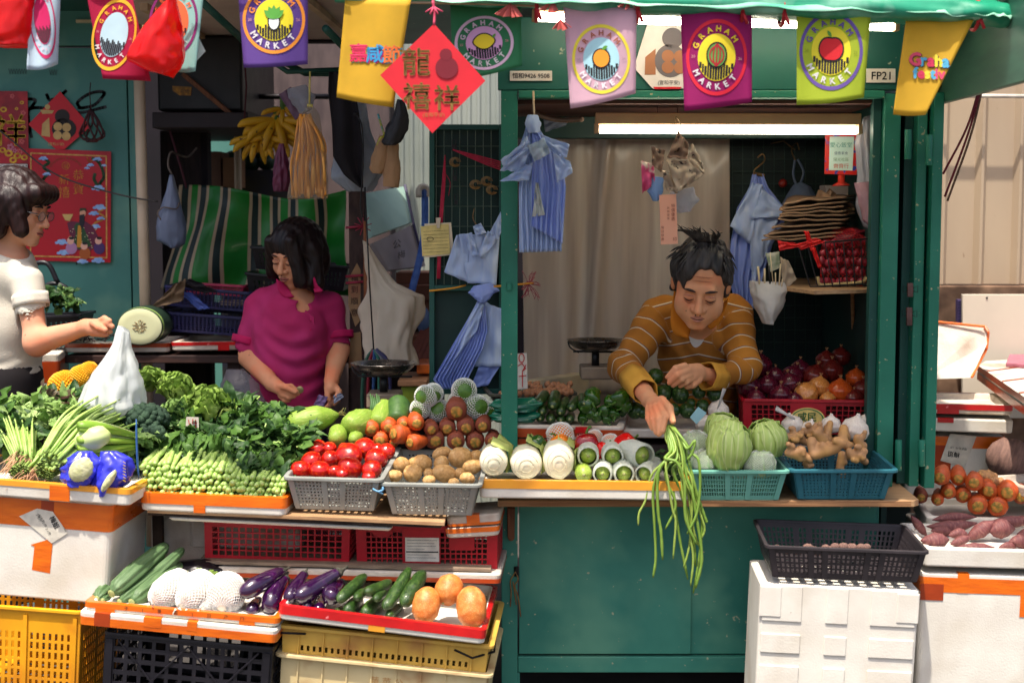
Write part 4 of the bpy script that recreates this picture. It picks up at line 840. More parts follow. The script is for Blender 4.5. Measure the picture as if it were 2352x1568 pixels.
def words2(t,F):
 cl=[(.88,.30,.42),(.35,.70,.85),(.80,.20,.35),(.93,.85,.25),(.35,.70,.85),(.85,.3,.5)]
 for k,ch in enumerate('Graha'):
  for q in(1,0):
   mb=MB();text2(mb,ch,lambda u,v:F.f(u+q,-v+q,.004-.001*q),(2102,2122,2138,2156,2172)[k],-(150+k),40 if k==0 else 38,bold=.05 if not q else.08);mb.build('lettering',col(cl[k]if not q else(.25,.15,.2),.7),t)
 for k,ch in enumerate('festiv'):
  mb=MB();text2(mb,ch,lambda u,v:F.f(u,-v,.0045),(2103,2116,2130,2143,2151,2163)[k],-(179+k*.5),34,bold=.05);mb.build('lettering',col(cl[(k+1)%6],.7),t)
flag('amber yellow flag with rainbow English words, the last one at the right',[(2082,40),(2240,40),(2126,264),(2051,263),3],(.92,.74,.22),extra=words2,tw=-.05)
GOLD=mat('gold_print',(.70,.55,.30),(.60,.46,.26),scale=20,rough=.35,metal=.3)
t=thing('diamond_sign','red diamond New Year sign with gold characters hanging among the flags','sign',P(993,306,-.56));F=Flag([(873,55),(1115,306)],-.57,.004)
mb=MB();mb.slab([(997,55),(1115,186),(993,306),(873,173)],-.568,.002);mb.build('card',col((.88,.15,.20),.5),t)
ff=lambda u,v:P(u,-v,-.5705)
for ch,x,y,s in(('龍',956,168,68),('禧',957,246,66),('祥',1026,248,62)):
 mb=MB();text2(mb,ch,ff,x,-y,s,bold=.012);mb.build('lettering',GOLD,t)
mb=MB();text2(mb,'(宣和平安)',ff,996,-268,11);mb.build('lettering',GOLD,t)
R=lambda x,y,w=0:P(x,y,-.5705-w)
mb=MB();disc2(mb,lambda x,y:R(x,y),1026,156,26,25,m=1);disc2(mb,lambda x,y:R(x,y,.0003),1024,126,14,14,m=1);mb.build('printed_gourd',col((.50,.10,.16),.6),t)
mb=MB();mb.tube(bez([P(994,2,-.56),P(998,30,-.56),P(997,58,-.566)],8),.004,6)
for a in(-.8,-.3,.4,.9):mb.tube([P(996,16,-.56),P(996+26*math.sin(a),16+18*math.cos(a),-.57)],.003,4)
mb.build('string',mat('pink_string',(.85,.30,.42),rough=.7),t,smooth=True)
t=thing('diamond_sign','red diamond sign with stylised gold shapes taped on the teal wall','sign',P(135,343,1.285));Yd=1.285
mb=MB();mb.slab([(138,210),(208,291),(148,343),(128,343),(65,286)],Yd,.002);mb.build('card',col((.80,.07,.14),.5),t)
R=lambda x,y,w=.0015:P(x,y,Yd-w)
mb=MB();disc2(mb,R,147,296,28,24,m=1);disc2(mb,R,143,268,17,17,m=1);mb.build('printed_gourd',col((.14,.10,.09),.6),t)
mb=MB()
for x,y in((133,291),(153,293),(132,311),(152,313)):disc2(mb,lambda a,b:R(a,b,.0028),x,y,10,10,m=1)
disc2(mb,R,109,246,6,6,m=1);poly2(mb,[(92,252),(124,254),(120,261),(97,262)],R);poly2(mb,[(97,285),(113,270),(115,315),(95,312)],R);mb.build('gold_shapes',mat('matte_gold',(.82,.66,.40),rough=.5),t)
mb=MB();text2(mb,'(宣和小號)',lambda u,v:R(u,-v),129,-334,8);mb.build('lettering',MC['matte_gold'],t)
t=thing('diamond_sign','white diamond-shaped paper sign between the pale pink and magenta flags','sign',P(1510,205,.08));Yd=.085
mb=MB();mb.slab([(1490,45),(1572,45),(1572,204),(1500,205),(1456,156)],Yd,.002);mb.build('card',col((.88,.85,.82),.6),t)
R=lambda x,y,w=.0015:P(x,y,Yd-w)
mb=MB();disc2(mb,R,1540,140,36,38,m=1);disc2(mb,R,1545,88,24,24,m=1);mb.build('printed_gourd',col((.42,.39,.40),.6),t)
mb=MB()
for x,y in((1534,129),(1562,130),(1534,155),(1562,156)):disc2(mb,lambda a,b:R(a,b,.0028),x,y,14,14,m=1)
poly2(mb,[(1482,132),(1506,112),(1506,172),(1481,172)],R);mb.build('brown_shapes',col((.64,.42,.28),.6),t)
mb=MB();text2(mb,'(宣和平安)',lambda u,v:R(u,-v),1536,-194,11);mb.build('lettering',MC['ink'],t)
mb=MB();mb.slab([(1500,200),(1566,200),(1562,205),(1504,205)],Yd-.003,.001);mb.build('red_edge',col((.8,.12,.16),.5),t)
Yp=1.284
t=thing('wall_calendar','crimson wall calendar with a gold character at the left edge','calendar',P(20,460,Yp))
MB().slab([(-30,209),(63,210),(66,376),(-30,376)],Yp,.003).build('header_card',mat('crimson_card',(.66,.06,.14),(.50,.04,.10),scale=9,rough=.4,c3=(.75,.12,.15),s3=14),t)
MB().slab([(-30,377),(66,377),(66,450),(-30,450)],Yp,.004).build('date_pad',mat('date_paper',(.85,.82,.78),rough=.8),t)
R=lambda x,y,w=.0015:P(x,y,Yp-w)
mb=MB();text2(mb,'祥',lambda u,v:R(u,-v),22,-328,78,bold=.015);mb.build('lettering',mat('bright_gold',(.85,.66,.22),(.65,.45,.12),scale=30,rough=.3,metal=.4),t)
mb=MB()
for x,y,r in((8,252,8),(50,236,5),(54,293,6),(38,250,4),(6,345,8),(20,352,10),(40,358,9),(56,362,8),(30,368,9)):disc2(mb,R,x,y,r,r*.8,.45,16,1)
mb.build('gold_coins',MC['bright_gold'],t)
for cl,ps in(((.86,.40,.40),((28,221,6),(53,260,7),(50,325,7),(46,348,8))),((.75,.42,.50),((24,338,9),(34,346,6)))):
 mb=MB()
 for x,y,r in ps:
  for k in range(5):disc2(mb,R,x+r*.6*math.cos(k*1.257),y+r*.6*math.sin(k*1.257),r*.36,r*.36,.5 if cl[0]>.8 else 0,10,1)
 mb.build('printed_blossom',col(cl,.5),t)
mb=MB()
for k in range(12):disc2(mb,lambda a,b:R(a,b,.0052),-20+7.3*k,381,1.3,1.3,0,8,1)
mb.build('binding_holes',BLACK,t)
mb=MB();text2(mb,'春',lambda u,v:R(u,-v,.0055),53,-394,13);mb.build('lettering',col((.80,.30,.35),.7),t)
t=thing('festive_poster','red festive poster with a robed figure, dragons and blue clouds on the teal wall','poster',P(160,603,Yp))
MB().slab([(64,341),(255,348),(254,603),(58,598)],Yp,.002).build('sheet',mat('poster_red',(.72,.03,.13),(.66,.03,.12),scale=3,rough=.35),t)
R=lambda x,y,w=.0012:P(x,y,Yp-w)
G2=mat('orange_gold',(.82,.52,.12),(.66,.36,.08),scale=40,rough=.4)
mb=MB();line2(mb,[(72,352),(244,359),(245,592),(70,588)],3.2,R);line2(mb,[(70,588),(71,352)],3.2,R);mb.build('gold_border',mat('pale_gold',(.85,.64,.34),(.70,.48,.20),scale=60,rough=.4),t)
for ch,x,y,s in(('恭',180,412,26),('賀',180,444,26),('新',147,422,26),('禧',147,452,28)):
 mb=MB();text2(mb,ch,lambda u,v:R(u,-v),x,-y,s);mb.build('lettering',G2,t)
mb=MB();disc2(mb,R,151,381,9,9,.88,20,1);text2(mb,'福',lambda u,v:R(u,-v),151,-386,12);mb.build('gold_seal',G2,t)
mb=MB()
for i in range(12):
 a=math.radians(160-12.5*i);text2(mb,'恭祝各界朋友萬事勝意年年'[i],lambda u,v:R(u,-v),151+34*math.cos(a),-(390-24*math.sin(a)),6.5,rot=a-1.57)
mb.build('arched_lettering',col((.55,.25,.12),.5),t)
CL=mat('cloud_blue',(.45,.60,.82),(.62,.74,.90),scale=40,rough=.5)
for k,(x,y,s)in enumerate(((100,364,10),(108,400,9),(224,366,10),(239,380,6),(208,379,8),(200,386,6),(226,432,14),(229,476,14),(216,490,11),(232,502,9),(220,520,11),(142,556,14),(146,580,14),(226,598,14),(190,600,12))):
 mb=MB()
 for dx,dy,r in((-.8,.1,.35),(-.3,-.15,.45),(.25,-.2,.45),(.75,.12,.3),(0,.15,.5)):disc2(mb,lambda a,b:R(a,b,.0012+.0002*abs(dx)),x+dx*s,y+dy*s,r*s,r*s*.65,0,12,1)
 mb.build('printed_cloud',CL,t)
for nm,cl,w,ps in(('printed_dragon',(.12,.28,.12),6.5,[(104,366),(112,374),(100,384),(112,396),(102,408),(96,418)]),('printed_dragon',(.15,.26,.12),7,[(212,364),(226,372),(236,392),(238,408),(230,420),(226,428),(216,412),(218,400)]),
     ('printed_ribbon',(.80,.55,.22),4,[(236,482),(226,488),(240,498),(232,506),(222,510),(212,518)]),('printed_ribbon',(.85,.45,.15),3,[(200,362),(206,372),(214,368)])):
 mb=MB();line2(mb,[(q.x,q.y)for q in bez([(a,b,0)for a,b in ps],24)],w,R);mb.build(nm,col(cl,.5),t)
def figpoly(nm,pts,c,w=.002):mb=MB();poly2(mb,pts,lambda a,b:R(a,b,w));mb.build(nm,col(c,.5),t)
figpoly('printed_robe',[(180,510),(196,508),(214,520),(226,545),(222,566),(204,578),(178,574),(170,552),(160,538),(154,512),(164,508)],(.38,.10,.22))
figpoly('printed_robe',[(176,512),(188,514),(200,540),(210,565),(180,572),(168,560),(174,535),(170,520)],(.14,.28,.14),.0024)
figpoly('printed_sash',[(179,518),(186,518),(188,568),(176,568)],(.80,.55,.15),.0028)
figpoly('printed_beard',[(182,494),(194,492),(194,512),(188,528),(182,512)],(.10,.06,.12),.0032)
mb=MB();disc2(mb,lambda a,b:R(a,b,.003),190,490,7,9,m=1);mb.build('printed_face',col((.86,.62,.50),.5),t)
figpoly('printed_hat',[(182,486),(184,478),(197,478),(200,486),(192,483)],(.22,.22,.12),.0034)
figpoly('printed_ingot',[(143,492),(168,492),(160,508),(150,506)],(.82,.68,.40),.003)
for x,y,c in((164,560,(.70,.50,.66)),(195,572,(.68,.34,.12)),(228,560,(.28,.16,.40))):
 mb=MB();disc2(mb,lambda a,b:R(a,b,.003),x,y+10,13,14,m=1);mb.build('printed_child',col(c,.5),t)
 mb=MB();disc2(mb,lambda a,b:R(a,b,.0036),x-2,y-7,8,8.5,m=1);mb.build('printed_face',col((.90,.68,.60),.5),t)
 mb=MB();disc2(mb,lambda a,b:R(a,b,.0042),x,y-13,6,3.2,m=1);mb.build('printed_hair',BLACK,t)
mb=MB()
for k in range(40):
 a,b=random.uniform(158,222),random.uniform(520,572);disc2(mb,lambda u,v:R(u,v,.0027),a,b,1.1,1.1,0,6,1)
mb.build('printed_dots',col((.85,.80,.62),.5),t)
REDF=mat('red_film',(.93,.10,.07),(.85,.05,.05),scale=9,rough=.22,bump=.5,bscale=14,coat=.5,twoside=.45,alpha=.93)
def bag(nm,label,L,R_,Y,dep,m,wr=.12,fr=2.2,vf=1.5,seed=0,cat='bag',group=None,nv=40,n=40,parent=None,depf=None):
 mb=MB();puff(mb,pl(L,Y),pl(R_,Y),dep,nv,n,wr,fr,vf,seed,depf or(lambda v:dep*(.25+.75*math.sin(min(1,v*1.1)*math.pi*.62))))
 return mb.build(nm,m,parent,smooth=True,label=label,cat=cat,group=group)
bag('plastic_bag','crumpled red plastic bag at the top left corner beside the pale blue flag',[(-30,-60),(-30,40),(-28,100),(0,108)],[(84,-60),(76,10),(70,70),(68,106)],-.5,.05,REDF,seed=3)
bag('plastic_bag','knotted red plastic bag hanging over the crimson and pale aqua flags',[(392,-40),(388,0),(358,32),(330,70),(302,112),(292,140),(340,162),(378,172)],[(404,-40),(404,0),(412,40),(417,80),(420,110),(422,135),(410,158),(388,176)],-.56,.07,REDF,seed=8,wr=.15)
mb=MB();mb.tube(bez([P(-20,285,1.2),P(30,325,1.2),P(92,377,1.2),P(146,409,1.2),P(224,434,1.18),P(300,453,1.12),P(362,463,1.1)],40),.0035,6)
mb.build('cable',mat('dark_cable',(.25,.22,.21),rough=.5),smooth=True,label='dark cable sagging across the poster to the cream pipe',cat='cable')
mb=MB();c=P(214,292,1.24)
for k in range(9):
 a=k*.7;mb.tube(bez([P(208,250,1.25),c+Vector((.03*math.cos(a),-.02,.02)),c+Vector((.055*math.cos(a+.7),-.02+.02*math.sin(a),-.035)),c+Vector((.02*math.cos(a+2),-.02,-.06))],10),.004,5)
mb.tube([P(208,190,1.25),P(206,215,1.25),P(209,255,1.25)],.002,5)
mb.build('wire_bundle',mat('rusty_wire',(.16,.08,.09),(.30,.10,.10),scale=40,rough=.7),smooth=True,label='tangled dark wire bundle hanging on the teal wall beside the diamond sign',cat='wire')
# ------------------------------------------------------------ produce
def spin(nm,prof,m,bend=0,n=16,nv=20,lobes=0,lk=5,nz=0,ns=4,seed=0,flat=1.0):
 mb=MB();loops=[]
 for j in range(nv+1):
  t=j/nv;r=interp(prof,t)[0];l=[]
  for i in range(n):
   a=2*math.pi*i/n;q=r*(1+lobes*math.cos(lk*a))*(1+nz*noise.noise(Vector((math.cos(a)*ns*.5,math.sin(a)*ns*.5,t*ns+seed*7.1))))
   l.append(Vector((bend*math.sin(math.pi*t)+q*math.cos(a),q*math.sin(a)*flat,t)))
  loops.append(l)
 mb.loft(loops);return mb.mesh(nm,m,True)
CC={}
def onerow(nm,cat,desc,items,me,group,parts=None,cont='',order=None):
 """items: (A, B, roll[, label tail]); one object each, the label says where in the heap it lies"""
 for i,it in enumerate(items):
  A,B=Vector(it[0]),Vector(it[1]);mm=me[i%len(me)]if isinstance(me,list)else me
  lab=desc+' '+it[3]if len(it)>3 and it[3]else desc
  M=AB(A,B,1.0,it[2],it[4]if len(it)>4 else 1.0)
  o=inst(nm,mm,M,lab,cat,group)
  if parts:
   for pn,pm in parts:inst(pn,pm[i%len(pm)]if isinstance(pm,list)else pm,Matrix.Identity(4),parent=o)
ORD=['first','second','third','fourth','fifth','sixth','seventh','eighth','ninth','tenth','eleventh','twelfth','thirteenth']
def rows(lst,gap,names=('bottom','lower middle','middle','upper middle','top')):
 """name each (x, y, ...) by row (from below) and place from the left"""
 idx=sorted(range(len(lst)),key=lambda i:-lst[i][1]);rs=[];
 for i in idx:
  if rs and rs[-1][0]-lst[i][1]<gap:rs[-1][1].append(i)
  else:rs.append([lst[i][1],[i]])
 out={};n=len(rs);nm={1:('only',),2:('front','back'),3:('front','middle','back'),4:('front','second','third','back'),5:('front','second','third','fourth','back')}.get(n,tuple(ORD[k]for k in range(n)))
 for k,(_,ii)in enumerate(rs):
  for q,i in enumerate(sorted(ii,key=lambda i:lst[i][0])):out[i]='%s from the left in the %s row'%(ORD[q],nm[k])
 return out
TOM=mat('tomato_skin',(.72,.08,.06),(.64,.05,.05),scale=3,rough=.22,coat=.35,sss=.05,c3=(.88,.26,.08),s3=6)
GRN=mat('green_stem',(.32,.46,.16),(.24,.38,.12),scale=30,rough=.6)
toms=[spin('tomato',[(0,.02),(.03,.22),(.12,.40),(.3,.54),(.5,.575),(.7,.55),(.88,.42),(.96,.26),(.985,.12),(.96,.02)],TOM,n=20,lobes=.018,lk=5,nz=.05,seed=s)for s in range(3)]
dimple=MB().ell((0,0,.97),(.05,.05,.02),nu=8,nv=4).mesh('stem_scar',GRN,True)
z4=lambda cx,cy:(564+cx*.3,752.6+cy*.3)
L=[(548,925,75),(640,925,60),(505,1020,82),(425,1090,85),(570,1095,85),(680,1102,58),(800,1075,97),(650,1005,70),(790,985,108),(910,922,87),(965,1085,80),(1000,1005,88),(1080,945,66),(945,1145,55),(765,930,60),(1010,935,55),(740,1120,50)]
lb=rows(L,45)
its=[]
for i,(cx,cy,r)in enumerate(L):
 x,y=z4(cx,cy);Y=-.19+(1140-cy)/220*.22;rr=r*.3*px(Y)*1.0;c=P(x,y,Y);a=random.uniform(-.6,.6);d=Vector((math.sin(a)*.5,-.35+random.uniform(-.4,.5),.8)).normalized()
 its.append((c-d*rr*.88,c+d*rr*.88,random.random()*6,lb[i]+' of the tomato basket'))
onerow('tomato','tomato','ripe red tomato,',its,toms,'tomatoes in the grey basket',[('stem_scar',dimple)])
POT=mat('potato_skin',(.80,.62,.38),(.70,.52,.30),scale=9,rough=.55,bump=.2,bscale=60,speck=((.45,.30,.16),26,.70),c3=(.85,.70,.48),s3=5)
pots=[spin('potato',[(0,.02),(.04,.16),(.15,.31),(.35,.41),(.6,.42),(.85,.30),(.96,.15),(1,.02)],POT,bend=b,nz=.10,seed=s)for s,b in((1,.03),(2,-.04),(3,.0))]
L=[(1195,1050,66,58,.3),(1145,1128,58,45,.0),(1282,1112,76,66,.5),(1355,1032,76,64,-.3),(1405,1112,44,40,0),(1522,1112,97,66,-.25),(1498,1035,62,55,1),(1503,962,78,46,.3),(1645,992,96,76,.1),(1738,1062,82,55,.2),(1697,1155,62,46,-.3),(1765,985,55,50,.6),(1640,1112,44,40,0),(1405,1165,52,40,.2),(1595,1185,45,35,0),(1290,1030,45,40,0)]
lb=rows(L,45);its=[]
for i,(cx,cy,a,b,an)in enumerate(L):
 x,y=z4(cx,cy);Y=-.19+(1180-cy)/240*.24;s=.3*px(Y);c=P(x,y,Y);d=Vector((math.cos(an),.15,math.sin(an)));its.append((c-d*a*s,c+d*a*s,random.random()*6,lb[i]+' of the potato basket',b/a*1.25))
onerow('potato','potato','smooth tan potato,',its,pots,'potatoes in the grey basket')
CAR=mat('carrot_skin',(.80,.36,.14),(.70,.28,.10),scale=6,rough=.45,bump=.3,bscale=50,st=(1,1,6),c3=(.58,.26,.12),s3=9)
CAR2=mat('dusty_carrot_skin',(.55,.27,.18),(.44,.20,.15),scale=6,rough=.6,bump=.35,bscale=50,st=(1,1,6),c3=(.66,.32,.16),s3=6)
CUT=mat('carrot_crown',(.86,.56,.24),(.42,.42,.16),scale=14,rough=.6)
cprof=[(0,.05),(.008,.24),(.03,.35),(.08,.41),(.2,.42),(.5,.34),(.85,.16),(1,.02)]
for mt,k in((CAR,'a'),(CAR2,'b')):CC['car'+k]=[spin('carrot',[(a,b*.42)for a,b in cprof],mt,n=16,nz=.10,seed=s,bend=.02*s)for s in range(3)]
crown=MB().ell((0,0,.004),(.10,.10,.018),nu=12,nv=6,nz=.3).mesh('crown',CUT,True)
L=[(965,780,60),(1095,770,60),(1210,742,50),(1312,735,60),(1030,868,60),(1130,885,35)]
L2=[(1425,783,55),(1543,778,64),(1690,770,66),(1815,755,60),(1615,645,78),(1455,870,70),(1615,875,66),(1760,880,70),(1888,872,58)]
def endon(L,mp,Y0,L0=.17,sq=1.0,tilt=.12,cell=.3,jy=.02,spread=.1,k=.176):
 out=[];lb=rows(L,50)
 for i,(cx,cy,r)in enumerate(L):
  r*=1.08;x,y=mp(cx,cy);Y=Y0+random.uniform(-jy,jy);A=P(x,y,Y);R_=r*cell*px(Y);d=(A-Vector((0,CAMY,CAMZ))).normalized()+Vector((random.uniform(-spread,spread),0,tilt+.12+random.uniform(-.04,.04)));d.normalize()
  out.append((A,A+d*L0,random.random()*6,lb[i],R_/(k*L0)))
 return out
i1=endon(L,z4,.10)
i1+=[(P(*z4(1130,810),.08),P(*z4(1350,830),.16),1,'lying sideways in mid row',1.5),(P(*z4(1255,880),.07),P(*z4(1420,850),.15),1,'lying sideways in front by the dusty ones',1.5)]
onerow('carrot','carrot','bright orange carrot behind the tomatoes,',i1,CC['cara'],'orange carrots behind the tomatoes',[('crown',crown)])
onerow('carrot','carrot','dusty brown carrot behind the potatoes,',endon(L2,z4,.11),CC['carb'],'dusty carrots behind the potatoes',[('crown',crown)])
z6=lambda cx,cy:(1646+cx*.3,799.7+cy*.3)
L=[(1710,990,66),(1850,1000,60),(1970,1030,66),(1775,1105,56),(1890,1130,60),(2080,1095,70),(2225,1105,76),(2000,1210,72),(2145,1215,74),(1690,1168,45)]
onerow('carrot','carrot','big orange carrot in the right-hand pile,',endon(L,z6,.17),CC['cara'],'carrots in the right-hand pile',[('crown',crown)])
onerow('carrot','carrot','dusty carrot of the right-hand pile,',endon([(1565,1142,52),(2330,1140,62)],z6,.19),CC['carb'],'dusty carrots at the right',[('crown',crown)])
HUSK=mat('corn_husk',(.55,.66,.24),(.40,.54,.18),scale=5,rough=.5,st=(6,6,.7),bump=.3,c3=(.68,.74,.36),s3=5)
HUSK2=mat('dark_gourd',(.26,.40,.16),(.20,.33,.14),scale=9,rough=.5,speck=((.4,.5,.3),40,.66))
corn=spin('corn_cob',[(0,.03),(.03,.11),(.12,.19),(.35,.235),(.6,.225),(.85,.13),(1,.03)],HUSK,bend=.06,n=18,lobes=.035,lk=7,nz=.05)
silk=MB()
for k in range(9):silk.tube(bez([(0,0,.97),(random.uniform(-.06,.06),random.uniform(-.06,.06),1.05),(random.uniform(-.12,.12),random.uniform(-.12,.12),1.13)],5),.012,4,flat=.5)
silk=silk.mesh('husk_tips',mat('husk_tip',(.30,.36,.16),(.45,.38,.18),scale=20,rough=.8),True)
gourd=spin('gourd',[(0,.03),(.02,.12),(.1,.19),(.4,.22),(.75,.23),(.93,.16),(1,.03)],HUSK2,n=18,nz=.04)
onerow('corn_cob','corn','green husked corn cob',[(P(656,978,.13),P(778,952,.20),2.0,'lying longest at the left of the row',1.05),(P(*z4(690,862),.04),P(*z4(690,760),.17),1,'pointing its stalk forward behind the tomato basket',1.0),(P(*z4(765,765),.1),P(*z4(965,640),.2),2.2,'slanting up to the right in the middle',1.45),(P(*z4(825,862),.06),P(*z4(840,800),.17),1,'with a brown cut end behind the tomatoes',.95)],corn,'corn cobs behind the tomatoes',[('husk_tips',silk)])
onerow('gourd','gourd','pale green marrow',[(P(*z4(1005,745),.14),P(*z4(1075,590),.26),1,'standing behind the first carrots',1.2)],spin('gourd',[(0,.1),(.03,.2),(.4,.22),(.9,.2),(1,.05)],HUSK,n=16,nz=.04),None)
onerow('gourd','gourd','dark green fuzzy melon',[(P(*z4(1160,730),.16),P(*z4(1175,545),.27),1,'leaning back beside the nets of chayotes',1.35)],gourd,None)
sp=MB()
for k in range(5):a,b=P(*z4(960+14*k,640),.2),P(*z4(955+16*k,505+12*(k%3)),.24);sp.tube([a,a.lerp(b,.5)+Vector((.004,0,0)),b],[.006,.005,.002],6)
sp.build('leek_tops',mat('leaf_tip_green',(.30,.45,.24),(.22,.35,.18),scale=20,rough=.6),smooth=True,label='cut green leaf tips standing behind the tilted corn cob',cat='leaves')
NETM=mat('foam_net',(.90,.90,.86),(.84,.85,.82),scale=40,rough=.7)
def netmesh(nm,prof,n=18,rows_=16,th=.05,m=NETM):
 mb=MB();
 for j in range(rows_+1):
  t=j/rows_;r=interp(prof,t)[0]
  for i in range(n):
   a=2*math.pi*(i+.5*(j%2))/n;mb.v.append(Vector((r*math.cos(a),r*math.sin(a),t)))
 for j in range(rows_-1):
  for i in range(n):
   k=i if j%2 else(i-1)%n;mb.f.append((j*n+i,(j+1)*n+(k if not j%2 else i),(j+2)*n+i,(j+1)*n+((i)if not j%2 else(i+1)%n)))
 me=mb.mesh(nm,m);return me
def netinst(me,parent,M=None,th=.02):
 o=DT.objects.new(me.name,me);COL.objects.link(o);o.parent=parent
 q=o.modifiers.new('w','WIREFRAME');q.thickness=th;q.use_replace=True;q.use_even_offset=False;return o
CHA=mat('chayote_skin',(.36,.52,.18),(.28,.44,.14),scale=8,rough=.4,coat=.2)
chay=spin('chayote',[(0,.05),(.03,.2),(.1,.32),(.3,.40),(.6,.37),(.9,.22),(1,.05)],CHA,n=24,lobes=.07,lk=5,nz=.08)
cnet=netmesh('foam_net',[(0,.25),(.12,.36),(.3,.43),(.6,.40),(.9,.25),(1,.12)],18,18)
for i,(cx,cy,dx,dy,s)in enumerate(((1385,525,-.9,-.1,1.0),(1672,480,.15,-.2,1.1),(1480,635,-.2,-.9,1.0),(1765,605,.9,-.3,1.1),(1790,705,-.1,-.9,.85),(1620,560,.2,.3,.8),(1340,620,-.6,.6,.9),(1440,500,.4,.6,.85),(1850,640,.7,.5,.9))):
 x,y=z4(cx,cy);c=P(x,y,.22+.01*(i%3));d=Vector((dx*.5,-.75,dy*-.4)).normalized();A=c+d*.035*s;B=c-d*.055*s
 o=inst('chayote',chay,AB(A,B,1,i),'green chayote in a white foam net, %s'%('upper left of the heap, facing left','topmost with the wide open net','lowest in front, knobbly end showing','right of the heap beside the carrots','small one between the dusty carrots','in the middle of the heap mostly covered','left edge of the heap under the bag','half hidden behind the left one','far right touching the stall post')[i],'chayote','chayotes in foam nets')
 netinst(cnet,o,th=.035)
z5=lambda cx,cy:(1082+cx*.27,799.7+cy*.27)
COU=mat('courgette_skin',(.13,.25,.08),(.08,.18,.06),scale=10,rough=.3,coat=.3,st=(3,3,1),c3=(.26,.38,.14),s3=8)
cou=spin('courgette',[(0,.04),(.01,.09),(.05,.13),(.3,.165),(.8,.15),(.96,.09),(1,.03)],COU,n=14,lobes=.02,lk=6,nz=.03)
tipc=MB().ell((0,0,.0),(.045,.045,.02),nu=8,nv=4).mesh('stem_end',mat('cut_stem',(.60,.62,.38),rough=.7),True)
L=[(565,470,640,380,48),(690,495,725,375,52),(755,550,815,430,46),(600,545,640,470,44),(845,510,930,420,46),(585,600,600,560,40),(675,605,690,555,46),(762,612,775,570,40),(838,605,850,565,42),(960,470,940,400,40)]
its=[(P(*z5(a,b),.16),P(*z5(c,d),.29),1,'%s of the heap'%w,r*.27*px(.2)/(.16*max(.05,(P(*z5(a,b),.16)-P(*z5(c,d),.29)).length)))for(a,b,c,d,r),w in zip(L,('at the upper left','second along the top','third along the top','under the first one','at the upper right','lowest on the left','second along the bottom','third along the bottom','last along the bottom','hidden behind the peppers'))]
onerow('courgette','courgette','dark green courgette beside the peppers,',its,cou,'courgettes on the inner tray',[('stem_end',tipc)])
GPEP=mat('green_pepper_skin',(.17,.34,.06),(.12,.28,.05),scale=6,rough=.18,coat=.6)
gp=[spin('green_pepper',[(0,.04),(.03,.14),(.12,.23),(.4,.25),(.75,.19),(.93,.10),(1,.02)],GPEP,bend=.10*s,n=18,lobes=.06,lk=3,nz=.1,seed=s)for s in(1,-1,.4)]
stk=MB().tube(bez([(0,0,.02),(.02,0,-.1),(.10,.02,-.25)],6),[.05,.035,.03,.03,.03,.03,.04],8).mesh('stalk',GRN,True)
L=[(960,500,70,1.2),(1045,440,72,.5),(1125,530,60,1.4),(1222,560,58,0),(1240,440,80,.8),(1068,595,50,0),(1000,570,44,1),(1165,612,44,0),(1035,530,42,0),(955,600,46,0),(1290,500,55,1),(1180,470,50,.3)]
its=[];lb=rows(L,50)
for i,(cx,cy,r,a)in enumerate(L):
 c=P(*z5(cx,cy),.18);d=Vector((math.sin(a)*.5,.75,math.cos(a)*.5)).normalized();q=r*.27*px(.18);its.append((c-d*q*.6,c+d*q*2.2,i,lb[i],1.45))
onerow('green_pepper','pepper','glossy green pepper right of the courgettes,',its,gp,'green peppers on the inner tray',[('stalk',stk)])
SQ=mat('squash_skin',(.15,.28,.09),(.09,.20,.07),scale=6,rough=.35,coat=.3,st=(2,2,1),c3=(.32,.46,.20),s3=7)
sq=spin('round_squash',[(0,.04),(.03,.18),(.12,.33),(.35,.44),(.65,.45),(.9,.28),(1,.04)],SQ,n=20,lobes=.015,lk=8,nz=.03)
zh=lambda cx,cy:(1373.6+cx*.162,780.9+cy*.162)
L=[(815,520,115),(925,760,118),(1165,780,122),(1430,740,95),(1650,770,105),(1075,990,92),(1262,1000,108),(1480,935,92),(520,1000,115),(1318,895,66),(645,1020,95),(700,640,85),(1050,640,90),(400,880,95),(1300,620,90),(1560,640,85),(860,1000,85),(330,1010,80)]
its=[];lb=rows(L,90)
for i,(cx,cy,r)in enumerate(L):
 Y=.22+(1020-cy)/500*.14;c=P(*zh(cx,cy),Y);q=r*.162*px(Y);d=Vector((random.uniform(-.3,.3),1,.25)).normalized();its.append((c-d*q*1.15,c+d*q*1.15,i,lb[i],.98))
onerow('round_squash','squash','dark green round squash heaped under the man,',its,sq,'round squashes under the man',[('stem_end',tipc)])
NAP=mat('napa_white',(.92,.90,.80),(.88,.85,.72),scale=5,rough=.55,sss=.05,c3=(.84,.82,.60),s3=5)
NAPL=mat('napa_leaf',(.82,.84,.52),(.72,.78,.42),scale=9,rough=.6,bump=.4,twoside=.2)
